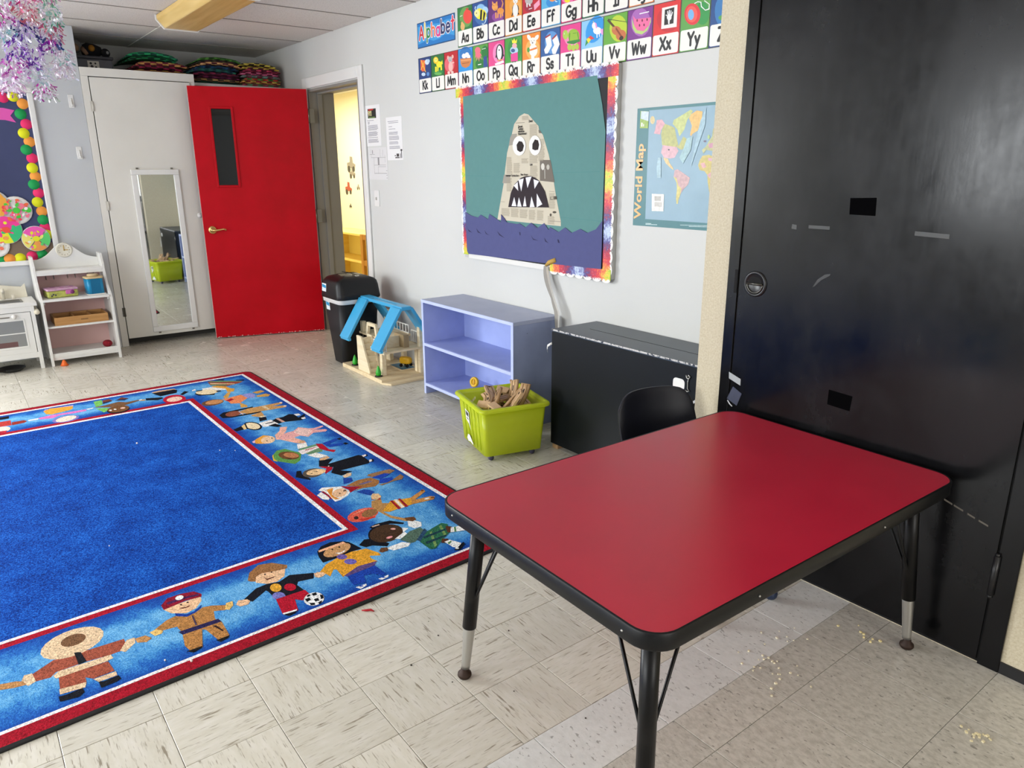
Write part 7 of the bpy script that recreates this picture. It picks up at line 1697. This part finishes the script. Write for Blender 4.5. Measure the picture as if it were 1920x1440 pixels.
# ------------------------------------------------------------------ white toy kitchen at the left edge
kt = thing('toy_kitchen', 'white wooden toy kitchen with an oven at the left edge', 'toy kitchen', (-6.13, -.12, 0))
boxo('oven_carcass', (-.30, -.02, .03, .53, .14, .43), mat('c4c3bf', .5), kt); boxo('worktop', (-.32, .0, .0, .575, .455, .482), m_hw, kt, .003); boxo('front_rail', (-.02, -.004, .03, .54, .42, .455), m_hw, kt)
for x in (-.03, -.30):
    for y in (.53, .01): boxo('leg', (x, x+.028, y, y+.024, .0, .455), m_hw, kt, .002)
od = boxo('oven_door', (-.02, -.006, .05, .525, .125, .415), m_hw, kt, .002)
bm = NB(); 
for q in ((.27, .485, .36, .372), (.27, .485, .165, .177), (.27, .28, .177, .36), (.475, .485, .177, .36)): box(bm, -.006, -.003, q[0], q[1], q[2], q[3])
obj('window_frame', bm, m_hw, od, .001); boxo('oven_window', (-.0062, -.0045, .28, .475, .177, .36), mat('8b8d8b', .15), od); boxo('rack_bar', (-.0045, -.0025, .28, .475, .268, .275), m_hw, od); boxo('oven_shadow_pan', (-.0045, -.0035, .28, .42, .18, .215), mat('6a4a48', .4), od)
bm = NB(); tube(bm, [(.012, .10, .392), (.012, .40, .392)], .004, 8); obj('handle_bar', bm, mat('9a9894', .3, .7), od)
bm = NB(); ball(bm, (.010, .425, .393), .016, 12); obj('handle_knob', bm, m_hw, od, smooth=True)
boxo('bottom_rail', (-.02, -.004, .03, .54, .085, .125), m_hw, kt, .002)
bm = NB(); bp_ = [(.03, .482)]+[(.05+.47*i/12, .585+.03*math.cos((i/12-.25)*PI*1.1)) for i in range(13)]+[(.545, .58), (.55, .482)]; prism(bm, bp_, -.315, -.300, 'x'); obj('splash_back', bm, mat('dcd5c2', .5), kt, .002)
bm = NB(); tube(bm, [(-.27, .40, .483), (-.27, .40, .54), (-.25, .40, .552), (-.20, .40, .545)], .012, 10); tube(bm, [(-.26, .34, .483), (-.26, .34, .51)], .012, 10); tube(bm, [(-.26, .46, .483), (-.26, .46, .51)], .012, 10); obj('tap', bm, mat('dcd5c2', .5), kt, smooth=True)
boxo('sink', (-.2, -.05, .26, .50, .4825, .486), mat('7d7f80', .3, .6), kt, .001); boxo('sink_basin', (-.185, -.065, .275, .485, .486, .4865), mat('3c3e40', .4), kt)
bm = NB(); tube(bm, [(-.30, .566, .41), (.005, .566, .41)], .018, 14); obj('towel_rod', bm, mat('e6dfc8', .5), kt, smooth=True)
pan = thing('toy_pan', 'black toy frying pan on the floor under the toy kitchen', 'pan', (-6.19, .235, .0))
bm = NB(); lathe(bm, [(0, .001), (.06, .001), (.085, .02), (.088, .024), (.082, .022), (.058, .006), (0, .006)], 24); obj('pan_bowl', bm, mat('1c1c1e', .35), pan, smooth=True)
bm = NB(); tube(bm, [(.07, -.04, .02), (.10, -.10, .03), (.11, -.16, .032)], [.008, .007, .009], 8); obj('handle', bm, mat('141414', .5), pan, smooth=True)
# ------------------------------------------------------------------ iridescent foil garlands hanging from the ceiling
def foil(h):
    k = ('foil', h)
    if k in _M: return _M[k]
    M = bpy.data.materials.new('foil_'+h); M.use_nodes = True; nt = M.node_tree; b = nt.nodes['Principled BSDF']; out = nt.nodes['Material Output']
    b.inputs['Base Color'].default_value = lin(h); b.inputs['Roughness'].default_value = .2; b.inputs['Metallic'].default_value = .15; b.inputs['Specular IOR Level'].default_value = .9
    t = nt.nodes.new('ShaderNodeBsdfTransparent'); t.inputs[0].default_value = lin(h); x = nt.nodes.new('ShaderNodeMixShader'); x.inputs[0].default_value = .62
    nt.links.new(t.outputs[0], x.inputs[1]); nt.links.new(b.outputs[0], x.inputs[2]); nt.links.new(x.outputs[0], out.inputs[0]); _M[k] = M; return M
RG = random.Random(21)
def bunch(parent, y, z, r, hgt, cols, n=170):
    bm = NB(); cols = cols + ['f6f2f8']
    for i in range(n):
        a = RG.uniform(0, 2*PI); d = r*.62*math.sqrt(RG.random()); px, py, pz = d*math.cos(a), y+d*math.sin(a), z+RG.uniform(-.55, .55)*hgt
        L = RG.uniform(.008, .030); w = RG.uniform(.0015, .0042); mi = RG.randrange(len(cols)) if RG.random() < .8 else len(cols)-1
        ax = Vector((.5*math.cos(a)+RG.uniform(-.5, .5), .5*math.sin(a)+RG.uniform(-.5, .5), -1+RG.uniform(-.2, .9))).normalized(); sd = ax.orthogonal(); sd.rotate(Matrix.Rotation(RG.uniform(0, 6.3), 3, ax)); nrm = ax.cross(sd); c_ = Vector((px, py, pz)); V = []
        for t in (0, .5, 1):
            p = c_+ax*L*t+nrm*.25*L*t*t; V.append((bm.verts.new(p+sd*w), bm.verts.new(p-sd*w)))
        for p, q in zip(V, V[1:]): bm.faces.new((p[0], p[1], q[1], q[0])).material_index = mi
    o = obj('foil_fringe', bm, [foil(c_) for c_ in cols], parent, norm=False)
def garland(x, y, lab, spec):
    g = thing('foil_garland', lab, 'garland', (x, y, CZ), 0, 'foil garlands hung from the ceiling')
    zb = min(s[1] for s in spec)
    bm = NB(); tube(bm, [(0, 0, -.001), (0, 0, zb-CZ)], .0012, 5); obj('string', bm, mat('d8d4d8', .4), g)
    for dy, z, r, h_, cols in spec: bunch(g, dy, z-CZ, r, h_, cols)
clr = ['d8d4de', 'b8d8d8', 'e8e0ec']
garland(-4.62, .43, 'leftmost iridescent foil garland with magenta and violet fringes', [(0, 2.30, .09, .10, ['2040b0', '1c3490', '4060c0']), (.02, 2.20, .10, .10, ['d8c8d8', 'c090c8', 'b8dce0']), (-.02, 2.10, .10, .07, ['c818a0', 'b010a0', 'd860c0']), (-.01, 2.02, .10, .07, ['60c0c0', 'b0e0dc', 'e8e0ec']), (.03, 1.95, .09, .08, ['7838b0', '5a30a0', 'c070d0']), (.01, 1.86, .10, .08, ['d860b8', 'e8c8e0', 'b840b0']), (-.02, 1.78, .09, .08, ['e8d0e0', 'f0e8f0', 'd0a0c8'])])
garland(-4.60, .525, 'middle iridescent foil garland with pink and clear fringes', [(0, 2.28, .09, .10, clr + ['c8b8d0']), (.0, 2.19, .10, .09, ['c82878', 'e06098', 'd8a8c8']), (.01, 2.11, .10, .08, ['e08898', 'd87888', 'f0d0d8']), (-.02, 2.04, .09, .08, ['8858c0', '303078', 'c8b0e0']), (.0, 1.92, .08, .10, ['7030a8', '9050c0', 'd0a8e0']), (.0, 1.84, .09, .08, clr + ['d8e8e0']), (.02, 1.76, .08, .06, ['c030a0', 'c8d8c8', 'f0ecf0'])])
garland(-4.58, .615, 'right iridescent foil garland ending in clear fringes', [(0, 2.30, .07, .10, clr), (.01, 2.22, .07, .08, ['70c098', 'b8e0c8', 'd8a0c0']), (.01, 2.12, .07, .09, ['60b890', 'a8d8c8', 'e8e0ec']), (.0, 2.04, .08, .08, ['e08898', 'd0608a', 'b8e0d8']), (-.01, 1.99, .07, .07, ['b828a8', '9030b0', '304888']), (.03, 1.92, .07, .07, ['a8d0c8', 'f0ecf0', 'e0c0d0']), (.03, 1.86, .07, .06, ['f4f0f4', 'e8e8e4', 'f0d8e0'])])
# ------------------------------------------------------------------ crumbs and scraps on the floor
def crumbs(name, lab, cat, cx, cy, sx, sy, n, s, col):
    bm = NB(); R = random.Random(int(cx*1000+cy*77))
    for i in range(n):
        x, y, r = R.gauss(cx, sx), R.gauss(cy, sy), s*R.uniform(.5, 1.2)
        box(bm, -r, r, -r*.8, r*.8, 0, r*1.1, 0, Matrix.Translation((x, y, .0003)) @ Matrix.Rotation(R.uniform(0, 3), 4, 'Z'))
    tag(stuff(obj(name, bm, mat(col, .7))), lab, cat)
crumbs('crumbs', 'pale crumbs on the grey tiles under the table edge', 'crumbs', -.955, 1.66, .05, .05, 26, .0032, 'e0d6b8'); crumbs('crumbs', 'line of pale crumbs nearest the black door', 'crumbs', -.895, 2.03, .04, .015, 8, .0035, 'e4d49c')
crumbs('crumbs', 'pale crumbs at the right edge beside the beige wall', 'crumbs', -.505, 1.84, .02, .015, 16, .0032, 'e4d8b0'); crumbs('crumbs', 'few pale crumbs beside the blue chair glide', 'crumbs', -1.02, 1.81, .03, .03, 8, .003, 'e0d8c0')
crumbs('dark_specks', 'small dark specks on the streaky tiles near the table leg', 'specks', -1.5, .95, .25, .16, 10, .0022, '3a342c')
bm = NB(); tube(bm, [(-1.940, .868, .003), (-1.930, .880, .004), (-1.925, .893, .003), (-1.912, .897, .003)], [.002, .004, .004, .002], 6); tag(obj('red_scrap', bm, mat('a81420', .8)), 'small scrap of red yarn on the floor beside the rug', 'scrap')
